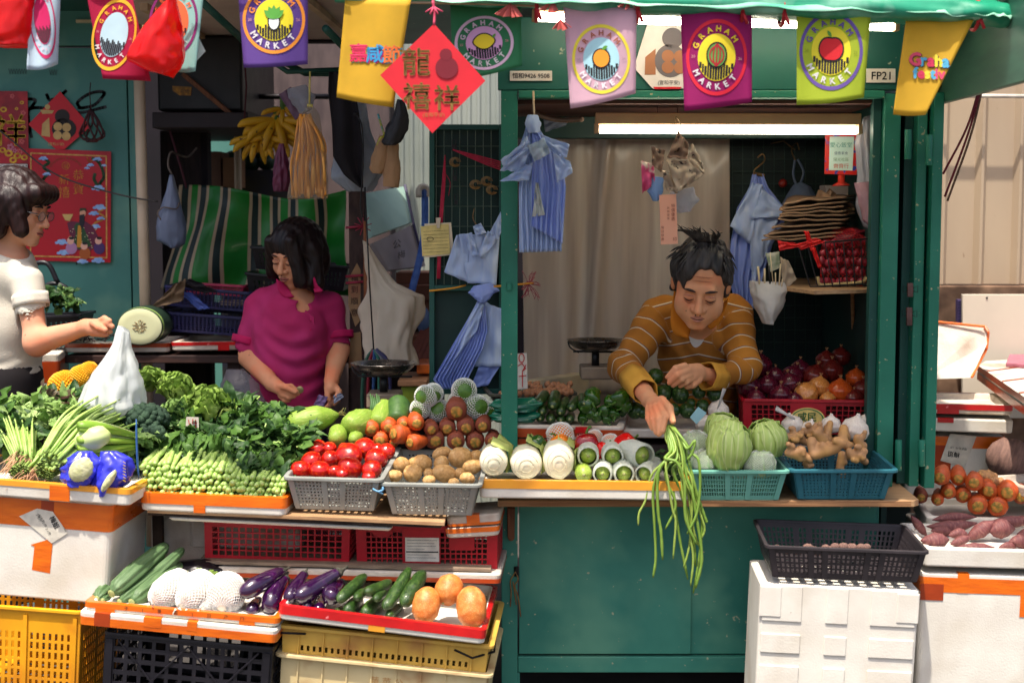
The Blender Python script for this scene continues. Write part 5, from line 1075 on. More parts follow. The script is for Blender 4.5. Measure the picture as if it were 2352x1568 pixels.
for i,(cx,cy,rx,ry)in enumerate(((190,985,125,126),(470,1000,142,136),(748,975,138,165))):
 c=P(*z5(cx,cy),-.17);s=.27*px(-.17);t=thing('napa_cabbage','trimmed white napa cabbage seen end on, %s on the yellow taped tray'%('leftmost','second','third and tallest')[i],'cabbage',c-Vector((0,0,ry*s)),group='napa cabbages on the counter')
 mb=MB();loops=[]
 for j in range(13):
  tt=j/12;k=interp([(0,.18),(.02,.55),(.08,.86),(.2,1.0),(.7,.95),(1,.5)],tt)[0];k2=interp([(0,.006),(.02,.002),(.08,0),(1,0)],tt)[0]
  loops.append([c+Vector((rx*s*k*math.cos(a)*(1+.05*noise.noise(Vector((math.cos(a)*2,math.sin(a)*2,i)))),.22*tt+k2,ry*s*k*math.sin(a)*(1+.05*noise.noise(Vector((math.cos(a)*2,math.sin(a)*2,i+5))))))for a in[2*math.pi*q/28 for q in range(28)]])
 mb.loft(loops).build('head',NAP,t,smooth=True)
 mb=MB()
 for k in range(2):mb.tube([c+Vector((rx*s*(.42+.3*k)*math.cos(a),-.0008+.003*k*k,ry*s*(.42+.3*k)*math.sin(a)))for a in[.3*k+2*math.pi*q/20 for q in range(17 if k else 21)]],.0012,5)
 mb.build('leaf_ring',mat('napa_ring',(.84,.82,.68),rough=.6),t,smooth=True)
 mb=MB()
 for k in range(5):
  a=random.uniform(-.4,1.2);d=Vector((math.cos(a),0,math.sin(a)));b=c+d*rx*s*.95+Vector((0,.05+.02*k,0));u=Vector((-d.z,0,d.x))
  mb.grid(lambda p,q:b+d*(.004+.014*q)+u*(p-.5)*.06+Vector((0,.07*q+.004*math.sin(p*14),0)),8,4)
 mb.build('outer_leaf',NAPL,t,smooth=True,solid=.001)
SG=mat('pale_gourd_skin',(.62,.70,.28),(.54,.63,.24),scale=6,rough=.4,speck=((.75,.78,.45),30,.62),c3=(.45,.58,.20),s3=9)
sgm=spin('gourd_body',[(0,.02),(.01,.10),(.03,.19),(.08,.245),(.3,.26),(.8,.25),(1,.1)],SG,n=20,nz=.02)
SLV=mat('foam_sleeve',(.86,.88,.82),(.82,.84,.78),scale=30,rough=.7,bump=.5,bscale=120,twoside=.2)
mbs=MB();lp=[]
for t_,r in((-.01,.27),(.0,.335),(.05,.34),(.3,.345),(.8,.33),(1,.2)):lp.append([Vector((r*math.cos(a)*(1+.05*noise.noise(Vector((math.cos(a)*3,math.sin(a)*3,t_*4)))),r*math.sin(a),t_+.02*noise.noise(Vector((math.cos(a)*2,math.sin(a)*2,9)))))for a in[2*math.pi*q/24 for q in range(24)]])
slv=mbs.loft(lp,False,True).mesh('foam_sleeve',SLV,True)
for i,(cx,cy,r,sl_,dx)in enumerate(((995,918,95,1,.05),(1207,922,95,1,.0),(1428,915,112,1,-.5),(960,1078,76,0,0),(1118,1068,86,1,.1),(1302,1068,92,1,0),(1468,1070,82,1,.35))):
 Y=-.165 if cy>1000 else-.12;A=P(*z5(cx+(40 if dx<-.3 else 0),cy),Y);Ls=.19;d=Vector((dx,1,.02)).normalized();q=r*.27*px(Y)
 o=inst('gourd',sgm,AB(A,A+d*Ls,1,i,q/(.34 if sl_ else.26)/Ls),('bare pale green gourd, first in the bottom row of gourds' if not sl_ else 'pale green gourd in a white foam sleeve, %s')%(()if not sl_ else(('left one of the upper three','middle one of the upper three','right one of the upper three, lying askew','','second in the bottom row of gourds','third in the bottom row of gourds','last in the bottom row, turned away')[i],)),'gourd','sleeved gourds on the counter')
 inst('stem_scar',tipc,Matrix.Scale(1.3,4)@Matrix.Translation((0,0,.004)),parent=o)
 if sl_:inst('foam_sleeve',slv,Matrix.Identity(4),parent=o)
RPEP=mat('red_pepper_skin',(.62,.03,.08),(.52,.02,.06),scale=5,rough=.15,coat=.7)
RPEP2=mat('bright_red_pepper_skin',(.85,.08,.06),(.78,.05,.05),scale=5,rough=.15,coat=.7)
OPEP=mat('orange_pepper_skin',(.93,.52,.05),(.90,.45,.04),scale=5,rough=.18,coat=.6)
def bellm(m):return spin('bell_pepper',[(0,.1),(.03,.3),(.12,.44),(.4,.50),(.75,.46),(.93,.36),(.985,.22),(.93,.04)],m,n=24,lobes=.07,lk=4,nz=.05)
pst=MB().tube(bez([(0,0,.90),(.02,0,1.06),(.12,.0,1.18),(.22,0,1.2)],8),[.07,.06,.05,.045,.045,.045,.05,.055,.06],8).mesh('stalk',GRN,True)
for i,(cx,cy,r,m_,dx,lab,Y)in enumerate(((980,835,118,RPEP,0,'dark red bell pepper with a curved green stalk, standing highest',-.02),(1118,880,80,RPEP2,.6,'bright red pepper between the sleeved gourds',-.04),(1315,825,100,RPEP2,.8,'flat bright red pepper behind the right sleeved gourd',-.02),(760,820,90,OPEP,-.4,'orange bell pepper behind the tallest napa cabbage',-.03),(560,825,85,GPEP,-.5,'dark green bell pepper behind the second napa cabbage',.0))):
 c=P(*z5(cx,cy),Y);q=r*.27*px(Y);d=Vector((dx,-.1,1-abs(dx)*.4)).normalized()
 o=inst('bell_pepper',bellm(m_),AB(c-d*q,c+d*q,1,i),lab,'pepper');inst('stalk',pst,Matrix.Identity(4),parent=o)
onet=netmesh('foam_net',[(0,.2),(.1,.36),(.3,.48),(.6,.5),(.85,.4),(1,.15)],20,16)
opm=spin('orange',[(0,.02),(.03,.2),(.15,.37),(.4,.47),(.65,.46),(.9,.28),(1,.02)],mat('orange_peel',(.93,.55,.10),(.88,.46,.07),scale=6,rough=.4,bump=.3,bscale=90),n=20)
for i,(cx,cy,r,Y,lab)in enumerate(((760,745,115,.03,'orange fruit in a white net above the orange pepper'),(1185,800,75,.03,'orange fruit in a white net right of the dark red pepper'),(1050,760,70,.05,'orange fruit in a white net behind the dark red pepper'))):
 c=P(*z5(cx,cy),Y);q=r*.27*px(Y);o=inst('orange',opm,AB(c+Vector((-q,0,-q*.2)),c+Vector((q,0,q*.2)),1,i),lab,'orange','netted oranges behind the gourds');netinst(onet,o,th=.04)
GAR=mat('garlic_skin',(.90,.86,.80),(.84,.78,.72),scale=5,rough=.5,st=(3,3,.6),sss=.04)
garm=spin('garlic_bulb',[(0,.06),(.03,.28),(.15,.46),(.4,.52),(.65,.42),(.8,.2),(.9,.09),(1,.06)],GAR,n=28,lobes=.05,lk=7,nz=.04)
L=[(zh(1710,970),24,.22,.2,'with a pale tail of net, beside the red crate'),(zh(1500,1150),21,.16,-.3,'in front of the small blue card'),(zh(1880,1130),12,.2,.3,'smallest one behind the big cabbage'),(z6(575,575),25,.10,-.3,'with a twisted net end, left one behind the ginger'),(z6(715,605),20,.08,.2,'second one behind the ginger'),(z6(875,575),23,.10,0,'third one behind the ginger, under the oval label'),(z6(1060,605),32,.08,.2,'biggest one behind the ginger, beside the post'),(z6(1105,775),14,.0,0,'tiny one tucked beside the ginger at the post'),(z6(1150,545),18,.16,0,'at the very edge behind the stall post')]
for i,((x,y),r,Y,dx,lab)in enumerate(L):
 c=P(x,y,Y);q=r*px(Y);d=Vector((dx,-.15,1)).normalized();inst('garlic_bulb',garm,AB(c-d*q*.95,c+d*q*1.05,1,i*1.3),'white garlic bulb '+lab,'garlic','garlic bulbs on the counter')
for x0,y0,x1,y1,Y,lab in((1648,940,1664,892,.19,'beside the red crate'),(1826,962,1782,937,.08,'behind the cabbage')):
 a,b=P(x0,y0,Y),P(x1,y1,Y);mb=MB();mb.tube([a,a.lerp(b,.5),b],[.004,.006,.011],8,flat=.4);mb.build('net_tail',film('white_film',(.86,.84,.82),.8),smooth=True,label='twisted translucent net tail of a garlic bag '+lab,cat='net')
mb=MB();mb.slab([(1585,958),(1604,934),(1623,948),(1600,974)],.14,.002);mb.build('card',col((.66,.84,.86),.5),label='small pale blue card leaning on the garlic',cat='card')
ON={'p':mat('red_onion_skin',(.34,.06,.14),(.24,.04,.11),scale=4,rough=.25,coat=.4,st=(4,4,.5),c3=(.48,.14,.20),s3=9),'y':mat('yellow_onion_skin',(.86,.56,.26),(.78,.44,.18),scale=4,rough=.25,coat=.4,st=(4,4,.5),c3=(.92,.70,.42),s3=7),
 'o':mat('orange_onion_skin',(.82,.36,.12),(.74,.28,.10),scale=4,rough=.25,coat=.4,st=(4,4,.5)),'r':mat('brown_red_onion_skin',(.46,.13,.10),(.36,.09,.08),scale=4,rough=.28,coat=.4,st=(4,4,.5))}
onm={k:spin('onion',[(0,.04),(.03,.22),(.12,.38),(.35,.51),(.6,.52),(.82,.34),(.92,.14),(1,.05)],v,n=24,nz=.03)for k,v in ON.items()}
ont=MB()
for k in range(7):ont.tube(bez([(0,0,.93),(.03*math.cos(k),.03*math.sin(k),1.03),(.08*math.cos(k*1.3),.08*math.sin(k*1.3),1.12)],4),.016,4)
ont=ont.mesh('dry_neck',mat('dry_onion_neck',(.74,.56,.38),(.6,.4,.25),rough=.8),True)
L=[(335,125,90,'p',0),(245,280,96,'p',.3),(388,275,78,'p',0),(560,265,88,'p',-.2),(490,355,88,'p',0),(585,200,82,'p',.3),(640,150,72,'p',0),(450,205,66,'p',0),(300,380,70,'p',0),(755,210,96,'r',.2),(880,165,88,'r',0),(680,345,94,'y',-.7),(785,290,84,'y',.1),(945,325,100,'o',0),(1068,225,78,'o',0),(1120,310,80,'r',0),(840,90,80,'r',0),(1050,380,70,'r',0),(600,390,60,'p',0),(850,385,60,'y',0),(950,60,75,'r',0)]
kd={'p':'purple onion heaped in the red crate','r':'brown red onion heaped in the red crate','y':'golden onion heaped in the red crate','o':'orange skinned onion heaped in the red crate'};lb=rows([(a,b)for a,b,*_ in L],70)
for i,(cx,cy,r,k,dx)in enumerate(L):
 Y=.30+(390-cy)/330*.20;c=P(*z6(cx,cy),Y);q=r*.3*px(Y);d=Vector((dx,-.5 if dx<-.5 else-.1,.9)).normalized();o=inst('onion',onm[k],AB(c-d*q,c+d*q,1,i),kd[k]+', '+lb[i],'onion','onions in the red crate');inst('dry_neck',ont,Matrix.Identity(4),parent=o)
GIN=mat('ginger_skin',(.74,.56,.38),(.64,.46,.30),scale=10,rough=.6,bump=.3,bscale=50,c3=(.84,.64,.36),s3=8)
def ginger(seed):
 R_=random.Random(seed);pr=[('c',(-.03,0,0),(.03,.004,.004),.017,.018,'+',.01)]
 for k in range(7):
  x=-.04+.08*R_.random();a=R_.uniform(-.4,3.5);l=R_.uniform(.02,.045);y=R_.uniform(-.5,.4)
  p0=(x,0,0);p1=(x+l*math.cos(a),y*l,l*math.sin(a));pr.append(('c',p0,p1,.014,R_.uniform(.012,.017),'+',.008))
  if R_.random()<.6:pr.append(('c',p1,(p1[0]+R_.uniform(-.02,.02),p1[1]-.008,p1[2]+R_.uniform(-.016,.016)),.012,.011,'+',.005))
 v,f=sdfmesh(pr,(-.10,-.06,-.05),(.10,.06,.08),.004);me=DT.meshes.new('ginger_root');me.from_pydata(v.tolist(),[],f.tolist());me.materials.append(GIN);me.polygons.foreach_set('use_smooth',[True]*len(me.polygons));return me
gm=[ginger(s)for s in(3,5,11)]
for i,(cx,cy,s,a,Y,lab)in enumerate(((605,810,1.0,.2,-.12,'at the front left corner of the basket'),(830,790,1.25,-.3,-.13,'big one at the front middle'),(1065,825,.95,.4,-.12,'at the front right corner'),(790,690,1.0,.9,-.02,'in the middle behind the big one'),(970,660,1.1,2.6,.0,'at the top of the heap'),(600,690,.9,.1,.0,'at the back left in shade'),(1085,730,.9,1.3,-.02,'at the right middle'),(860,620,.8,2.2,.06,'hindmost in front of the garlic'),(720,640,.8,0,.04,'behind on the left'),(700,860,.8,2.9,-.08,'low in the basket between the front ones'),(950,870,.9,1.9,-.07,'low in the basket on the right'))):
 c=P(*z6(cx,cy),Y);inst('ginger_root',gm[i%3],TV(c,.3-.6*(i%2),a,a*.5,s*.78),'knobbly tan ginger root '+lab,'ginger','ginger roots in the blue-green basket')
CABL=mat('cabbage_leaf',(.82,.87,.58),(.72,.81,.44),scale=1.7,lo=.02,hi=.22,rough=.45,bump=.12,kind='WAVE',uv=True,st=(1.2,1,1),twoside=.12,c3=(.72,.82,.46),s3=3)
def cabbage(nm,lab,x,y,rx,ry,Y,seed,group='cabbages on the counter',netted=0,m=CABL):
 c=P(x,y,Y);s=px(Y);t=thing(nm,lab,'cabbage',c-Vector((0,0,ry*s)),group=group)
 MB().ell(c,(rx*s*.93,rx*s*.93,ry*s*.95),nz=.04,nu=24,nv=16,seed=seed).build('head',m,t,smooth=True)
 R_=random.Random(seed)
 for k in range(6):
  a0=k*2.4+seed+3.9;e0=R_.uniform(-.5,.35);d=Vector((math.cos(a0)*math.cos(e0),math.sin(a0)*math.cos(e0)*1,math.sin(e0)));u=d.cross(Vector((0,0,1))).normalized();v=u.cross(d);wd=R_.uniform(.75,1.0)
  def f(p,q):
   A_=(p-.5)*2.1*wd;B_=(q-.5)*2.2;w=(d*math.cos(A_)*math.cos(B_)+u*math.sin(A_)*math.cos(B_*.6)+v*math.sin(B_));w.normalize();ed=max(abs(p-.5),abs(q-.5))*2
   k_=1.0+.035*(k%3)+.16*ed**7*(.6+.8*abs(noise.noise(Vector((p*5,q*5,k)))))+.03*noise.noise(Vector((p*4,q*4,k+seed)))*(1+3*ed**4)+.012*math.exp(-((p-.5)*18)**2)
   return c+Vector((w.x*rx*s,w.y*rx*s,w.z*ry*s))*k_
  MB().grid(f,16,16).build('outer_leaf',m,t,smooth=True,solid=.0012)
 if netted:
  pr=[(0,.1),(.1,.33),(.3,.5),(.6,.52),(.85,.4),(1,.12)];me=netmesh('foam_net',pr,30,24);o=netinst(me,t,th=.014);o.matrix_local=Matrix.Translation((0,0,0))@Matrix.Diagonal((rx*s*2.15,rx*s*2.15,ry*s*2.1,1))
 return t
cabbage('cabbage','large pale green cabbage at the left of the teal basket, tilted towards the beans',1674,1024,48,56,-.10,1)
cabbage('cabbage','round green cabbage at the right of the teal basket',1760,1010,42,42,-.04,5)
cabbage('cabbage','bright green cabbage behind the large tilted one',1658,985,38,36,.03,9)
PALE=mat('pale_wrapped_cabbage',(.74,.80,.66),(.66,.74,.58),scale=6,rough=.5,c3=(.58,.70,.44),s3=5)
cabbage('cabbage','cabbage in a white foam net low in the teal basket',1745,1066,34,30,-.10,4,netted=1,m=PALE)
cabbage('cabbage','cabbage in a white foam net left behind the hanging beans',1598,1022,32,32,-.02,7,netted=1,m=PALE)
cabbage('cabbage','lower netted cabbage beside the hanging beans',1618,1060,28,28,-.09,8,netted=1,m=PALE)
BEAN=mat('bean_skin',(.50,.62,.26),(.42,.55,.20),scale=14,rough=.45,bump=.15)
BEAN2=mat('bean_skin_light',(.60,.68,.32),(.52,.62,.26),scale=14,rough=.45,bump=.15)
hand=P(1535,982,-.19)
bl=[[(1528,975),(1530,1010),(1545,1035),(1525,1060),(1500,1085),(1490,1110),(1482,1150),(1468,1178),(1466,1206)],[(1530,975),(1536,1020),(1538,1050),(1512,1080),(1500,1130),(1503,1200),(1506,1280),(1500,1326)],
 [(1532,975),(1545,1020),(1545,1045),(1518,1070),(1510,1110),(1512,1180),(1518,1220),(1522,1285)],[(1533,975),(1552,1030),(1530,1060),(1535,1110),(1545,1170),(1552,1200),(1546,1283)],[(1535,978),(1548,1010),(1556,1050),(1535,1068),(1530,1100),(1552,1160),(1528,1215)],
 [(1536,978),(1560,1020),(1570,1060),(1545,1075),(1560,1120),(1580,1180),(1592,1235),(1598,1300)],[(1538,975),(1560,1010),(1575,1070),(1590,1110),(1588,1200),(1582,1260),(1570,1303)],[(1538,975),(1562,1000),(1590,1040),(1605,1060),(1608,1120),(1600,1180),(1578,1226)],
 [(1540,975),(1566,1010),(1580,1050),(1592,1100),(1606,1150),(1620,1190),(1624,1200)],[(1536,975),(1555,1000),(1568,1060),(1566,1120),(1580,1200),(1592,1280),(1586,1345)],[(1541,976),(1556,1015),(1580,1080),(1600,1140),(1612,1200),(1606,1280),(1592,1362)],
 [(1539,974),(1565,1012),(1576,1090),(1590,1130),(1600,1190),(1612,1280),(1598,1350)],[(1534,976),(1560,1030),(1560,1080),(1580,1130),(1594,1220),(1610,1262)],[(1541,973),(1562,1000),(1578,1030),(1596,1012),(1590,1040),(1578,1056)],[(1530,980),(1542,1030),(1528,1052),(1555,1062),(1572,1110),(1575,1190),(1600,1250)],
 [(1532,976),(1550,1040),(1572,1100),(1600,1160),(1618,1210),(1612,1235)],[(1540,975),(1552,1060),(1548,1130),(1560,1230),(1580,1330)]]
for i,b in enumerate(bl):
 q=[];n=len(b)
 for j,(x,y)in enumerate(b):
  k=min(1,j/(n*.35));q.append(P(x,y,(-.175-.008*(i%4))+k*(-.055-.006*(i%5))if j else-.17))
 cv=bez(q,44);mb=MB();r=.0036+.0006*(i%3)
 mb.tube(cv,[r*(.5 if j in(0,44)else(.8 if j in(1,43)else 1+.10*math.sin(j*1.9)))for j in range(45)],8)
 mb.build('long_bean',BEAN if i%3 else BEAN2,smooth=True,label='long green bean hanging in the bunch from the hand of the man',cat='bean',group='long beans held over the counter')
SWP=mat('sweet_potato_skin',(.47,.26,.25),(.38,.20,.21),scale=8,rough=.6,bump=.3,bscale=40,st=(1,1,3),speck=((.72,.55,.42),30,.68),c3=(.54,.36,.33),s3=6)
spm=[spin('sweet_potato',[(0,.015),(.06,.05),(.2,.13),(.45,.20),(.7,.17),(.9,.07),(1,.015)],SWP,bend=b,nz=.14,seed=s)for s,b in((1,.05),(2,-.07),(3,.02))]
L=[(1650,1312,1990,1290,40,.05,'thin and lying along the back'),(1608,1362,1995,1335,52,.0,'long one pointing left in the second row'),(1488,1278,1612,1440,36,-.06,'spiky one standing at the left end'),(1562,1470,1780,1462,72,-.22,'fat round-ended one at the front left'),(1775,1432,1930,1430,44,-.12,'small one in the middle'),(1915,1462,2135,1318,60,-.10,'slanting up to the right in the middle'),(2085,1400,2285,1380,78,-.10,'fat one right of the slanting one'),(2110,1318,2440,1300,48,.02,'dark long one at the back right'),(2235,1482,2470,1470,66,-.2,'big one at the right edge'),(1840,1520,2130,1524,42,-.24,'pale flat one at the front edge'),(2155,1530,2300,1520,34,-.22,'small reddish one at the front edge'),(1790,1500,1950,1440,40,-.18,'reddish one under the slanting one'),(1640,1395,1820,1410,42,-.04,'half buried behind the fat front one'),(2300,1420,2500,1390,60,-.05,'half outside the right edge')]
its=[(P(*z6(a,b),Y),P(*z6(c,d),Y+.02),i,lab,r*.3*px(Y)/(.2*(P(*z6(a,b),Y)-P(*z6(c,d),Y+.02)).length))for i,(a,b,c,d,r,Y,lab)in enumerate(L)]
onerow('sweet_potato','sweet potato','purple skinned sweet potato,',its,spm,'sweet potatoes at the right edge')
TARO=mat('taro_skin',(.55,.42,.37),(.44,.33,.30),scale=5,rough=.8,bump=.6,bscale=30,st=(1,1,5))
tr=spin('taro_root',[(0,.05),(.05,.2),(.2,.36),(.5,.42),(.8,.33),(1,.08)],TARO,n=20,nz=.06,ns=6)
onerow('taro_root','taro','large brown taro root',[(P(2266,1036,.55),P(2385,1078,.5),0,'lying in the foam tray at the right edge',1.0)],tr,None)
foam('foam_tray','foam tray with taped rim holding the taro at the right edge',(2262,1092),(2460,1150),.38,.3,.035,cat='foam tray',m=FOAM2,depth=.02)
onerow('root','root','small pale ginger root',[(P(*z6(1990,975),.3),P(*z6(2150,990),.32),0,'left one behind the right-hand carrots',1),(P(*z6(2080,1010),.28),P(*z6(2210,1050),.3),1,'right one behind the right-hand carrots',1.1)],spin('root',[(0,.1),(.2,.25),(.6,.28),(.9,.2),(1,.05)],GIN,n=14,nz=.3),'pale roots behind the carrots')
EGG=mat('eggplant_skin',(.17,.035,.20),(.11,.02,.14),scale=4,rough=.12,coat=.9,c3=(.28,.08,.30),s3=4)
egm=[spin('eggplant',[(0,.015),(.02,.07),(.08,.125),(.25,.16),(.6,.135),(.85,.10),(.95,.07),(1,.03)],EGG,bend=b,n=20,nz=.02)for b in(.06,-.05,.0)]
CALYX=mat('eggplant_calyx',(.30,.28,.24),(.20,.20,.16),rough=.7,scale=20)
cal=MB().loft([[Vector((r*math.cos(a)*(1+(.25*math.cos(5*a)if z<.95 else 0)),r*math.sin(a),z))for a in[2*math.pi*q/20 for q in range(20)]]for z,r in((.90,.095),(.95,.082),(1.0,.04),(1.06,.022),(1.12,.02))]).mesh('calyx',CALYX,True)
z2=lambda cx,cy:(564.5+cx*.2802,1129+cy*.2802)
L=[(-45,845,320,640,82,'leftmost of the upper ones'),(185,985,330,690,86,'second from the left, its round end nearest the tape'),(340,895,490,655,66,'third from the left in the upper layer'),(405,880,790,640,84,'lying highest with a broad shine'),(690,880,790,740,84,'rightmost with its round end forward'),(40,985,110,880,62,'low one under the leftmost'),(490,960,580,850,62,'low one in the middle'),(590,975,640,850,55,'low one beside the rightmost'),(-130,905,60,720,60,'half hidden at the left beside the radishes'),(300,965,380,880,50,'low one beside the foam corner')]
its=[]
for i,(a,b,c,d,r,lab)in enumerate(L):
 A,B=P(*z2(a,b),-.40),P(*z2(c,d),-.27 if i!=3 else-.30);its.append((A,B,i*1.7,lab,r*.2802*px(-.38)/(.16*(A-B).length)))
onerow('eggplant','eggplant','glossy purple eggplant,',its,egm,'eggplants on the lower trays',[('calyx',cal)])
CUC=mat('cucumber_skin',(.17,.28,.10),(.12,.22,.08),scale=7,rough=.35,coat=.25,bump=.6,bscale=26,st=(2,2,1),speck=((.48,.55,.30),40,.64),c3=(.26,.38,.14),s3=5)
cum=[spin('cucumber',[(0,.02),(.03,.08),(.12,.125),(.4,.145),(.8,.12),(.95,.07),(1,.02)],CUC,bend=b,n=16,lobes=.02,lk=7,nz=.06,ns=9)for b in(.03,-.03)]
L=[(755,895,985,680,55,'leftmost, tip at the eggplants'),(905,870,1010,800,45,'short one under the bright one'),(985,820,1190,735,55,'bright one lying across the middle'),(825,975,940,880,60,'striped one at the front left'),(965,1000,1150,860,62,'at the front edge in the middle'),(1135,960,1345,620,60,'long one slanting up beside the dark one'),(1290,930,1460,650,70,'thick dark one next to the squashes'),(1170,1015,1280,930,45,'small one under the long ones'),(750,985,810,930,42,'small one at the front left corner'),(1060,880,1160,800,45,'hidden one in the middle of the pile')]
its=[]
for i,(a,b,c,d,r,lab)in enumerate(L):
 A,B=P(*z2(a,b),-.41),P(*z2(c,d),-.25);its.append((A,B,i,lab,r*.2802*px(-.38)/(.145*(A-B).length)))
onerow('cucumber','cucumber','bumpy green cucumber,',its,cum,'cucumbers on the red taped tray')
OSQ=mat('orange_squash_skin',(.80,.48,.20),(.74,.40,.16),scale=5,rough=.5,speck=((.88,.68,.45),50,.62),c3=(.86,.58,.32),s3=4)
osm=spin('orange_squash',[(0,.02),(.02,.13),(.08,.25),(.25,.37),(.5,.41),(.75,.37),(.93,.22),(1,.03)],OSQ,n=22,nz=.03)
for i,(cx,cy,w_,h_,lab,Y)in enumerate(((1480,925,120,148,'left one leaning against the tape',-.40),(1850,940,132,168,'right one standing apart, the palest',-.41),(1665,800,120,130,'top one resting between the other two',-.36))):
 c=P(*z2(cx,cy),Y);s=.2802*px(Y);d=Vector(((.12,-.08,.25)[i],.55,(.8,.8,.5)[i])).normalized();o=inst('orange_squash',osm,AB(c-d*h_*s*1.08,c+d*h_*s*1.08,1,i,w_/h_*1.12),'smooth orange squash, '+lab,'squash','orange squashes on the red taped tray');inst('stem_scar',tipc,Matrix.Identity(4),parent=o)
RID=mat('ridged_gourd_skin',(.34,.45,.28),(.26,.37,.22),scale=6,rough=.5,st=(4,4,.6),c3=(.42,.52,.36),s3=5)
rim_=[spin('ridged_gourd',[(0,.015),(.02,.04),(.1,.085),(.4,.095),(.8,.075),(.95,.055),(1,.03)],RID,bend=b,n=40,lobes=.10,lk=8,nz=.02)for b in(.03,-.03)]
z1=lambda cx,cy:(cx*.3102,1082+cy*.3102)
L=[(825,905,1235,545,72,'longest, lying on top'),(715,945,960,760,58,'lowest at the left'),(885,965,1355,575,56,'second along, its dark end raised'),(975,970,1340,690,68,'nearest the radishes'),(760,955,900,850,40,'short one underneath at the left')]
its=[]
for i,(a,b,c,d,r,lab)in enumerate(L):
 A,B=P(*z1(a,b),-.38),P(*z1(c,d),-.16);its.append((A,B,i,lab,r*.3102*px(-.3)/(.095*(A-B).length)))
onerow('ridged_gourd','gourd','grey green ridged gourd,',its,rim_,'ridged gourds on the upper orange taped tray',[('stem_end',inst and tipc)])
RAD=mat('radish_skin',(.93,.90,.84),(.90,.86,.80),scale=8,rough=.5,bump=.2,bscale=60)
rdm=spin('white_radish',[(0,.02),(.03,.09),(.1,.2),(.3,.31),(.6,.33),(.85,.26),(.96,.12),(1,.04)],RAD,n=22,nz=.05)
rnet=netmesh('foam_net',[(0,.08),(.1,.23),(.3,.335),(.6,.355),(.85,.28),(1,.08)],26,26,m=mat('white_net',(.93,.92,.90),rough=.7))
for i,(a,b,c,d,r,lab)in enumerate(((1125,975,1400,765,112,'left one beside the ridged gourds'),(1345,1010,1560,775,135,'middle one'),(1640,1020,1700,790,140,'right one beside the eggplants'),(1500,1020,1600,900,80,'low one between the others'))):
 A,B=P(*z1(a,b),-.41),P(*z1(c,d),-.29);o=inst('white_radish',rdm,AB(A,B,1,i,r*.3102*px(-.36)/(.33*(A-B).length)),'white radish in a white net, '+lab,'radish','netted white radishes');netinst(rnet,o,th=.022)
mb=MB()
for k,pts in enumerate(([(350,1388),(346,1376),(352,1394)],[(404,1398),(398,1410),(412,1406)],[(430,1398),(424,1404),(418,1412)],[(455,1400),(458,1425),(466,1458)],[(410,1395),(420,1408),(405,1412)])):
 mb=MB();mb.tube(bez([P(x,y,-.445)for x,y in pts],10),[.0035-.0025*j/10 for j in range(11)],6);mb.build('radish_root',RAD,smooth=True,label='thin white root tail hanging from the netted radishes over the tape',cat='root',group='radish root tails')
mb=MB()
for x,y in((428,1318),(460,1312),(488,1312),(494,1316),(545,1326),(480,1318)):
 for k in range(4):mb.tube([P(x,y+6,-.29),P(x+random.uniform(-8,8),y-random.uniform(2,9),-.29)],.004,5)
mb.build('radish_tops',mat('fresh_sprout',(.55,.66,.28),rough=.6),label='tiny trimmed green tops of the netted radishes',cat='leaves',kind='stuff')
bag('plastic_bag','dark plastic bag slumped behind the ridged gourds and radishes',[(400,1290),(395,1310),(392,1325)],[(470,1282),(510,1296),(530,1312)],-.15,.05,mat('black_film',(.07,.05,.08),rough=.3,coat=.3),seed=2)
# ------------------------------------------------------------ hanging goods and the inside of both stalls
BLUEF=mat('pale_blue_film',(.76,.83,.95),(.68,.77,.93),scale=7,rough=.45,bump=.5,bscale=30,st=(3,3,.6),twoside=.3,c3=(.86,.91,.97),s3=6)
BLUEF2=mat('blue_film',(.62,.70,.93),(.54,.62,.90),scale=7,rough=.45,bump=.5,bscale=30,st=(3,3,.6),twoside=.3,c3=(.74,.81,.96),s3=6)
def pleat(nm,left,right,Y,m,parent=None,amp=.006,k=14,nu=90,nv=40,seed=0,solid=.0008,fan=0,**kw):
 mb=MB()
 def dsp(u,v):return Vector((0,amp*math.sin(u*k*2*math.pi+2.5*noise.noise(Vector((u*3,v*2,seed))))*(.3+.7*v)+.018*noise.noise(Vector((u*2.5,v*2.5,seed+4))),0))
 ruled(mb,pl(left,Y),pl(right,Y),nu,nv,dsp);return mb.build(nm,m,parent,smooth=True,solid=solid,**kw)
def sheet(nm,pts,Y,m,parent=None,amp=.006,seed=0,**kw):
 mb=MB();a,b,c,d=[P(p[0],p[1],Y+(p[2]if len(p)>2 else 0))for p in pts]
 mb.grid(lambda u,v:a.lerp(b,u).lerp(d.lerp(c,u),v)+Vector((0,amp*noise.noise(Vector((u*3,v*3,seed)))*2,amp*.5*noise.noise(Vector((u*4,seed,v*4))))),14,14)
 return mb.build(nm,m,parent,smooth=True,solid=.0008,**kw)
HOOK=mat('hook_wire',(.55,.44,.28),(.4,.3,.2),rough=.4,metal=.6,scale=40)
t=thing('bag_bundle','bundle of pale blue plastic bags hanging in front of the green post','bags',P(1240,580,.02))
pleat('bag_stack',[(1210,275),(1206,300),(1192,340),(1200,380),(1192,430),(1193,580)],[(1238,275),(1241,300),(1262,330),(1296,350),(1290,440),(1290,577)],.03,BLUEF,t,k=9,amp=.010)
pleat('bag_stack',[(1222,305),(1222,380),(1222,450),(1221,520)],[(1242,305),(1288,350),(1300,430),(1292,560)],.012,BLUEF2,t,k=6,amp=.007,seed=4)
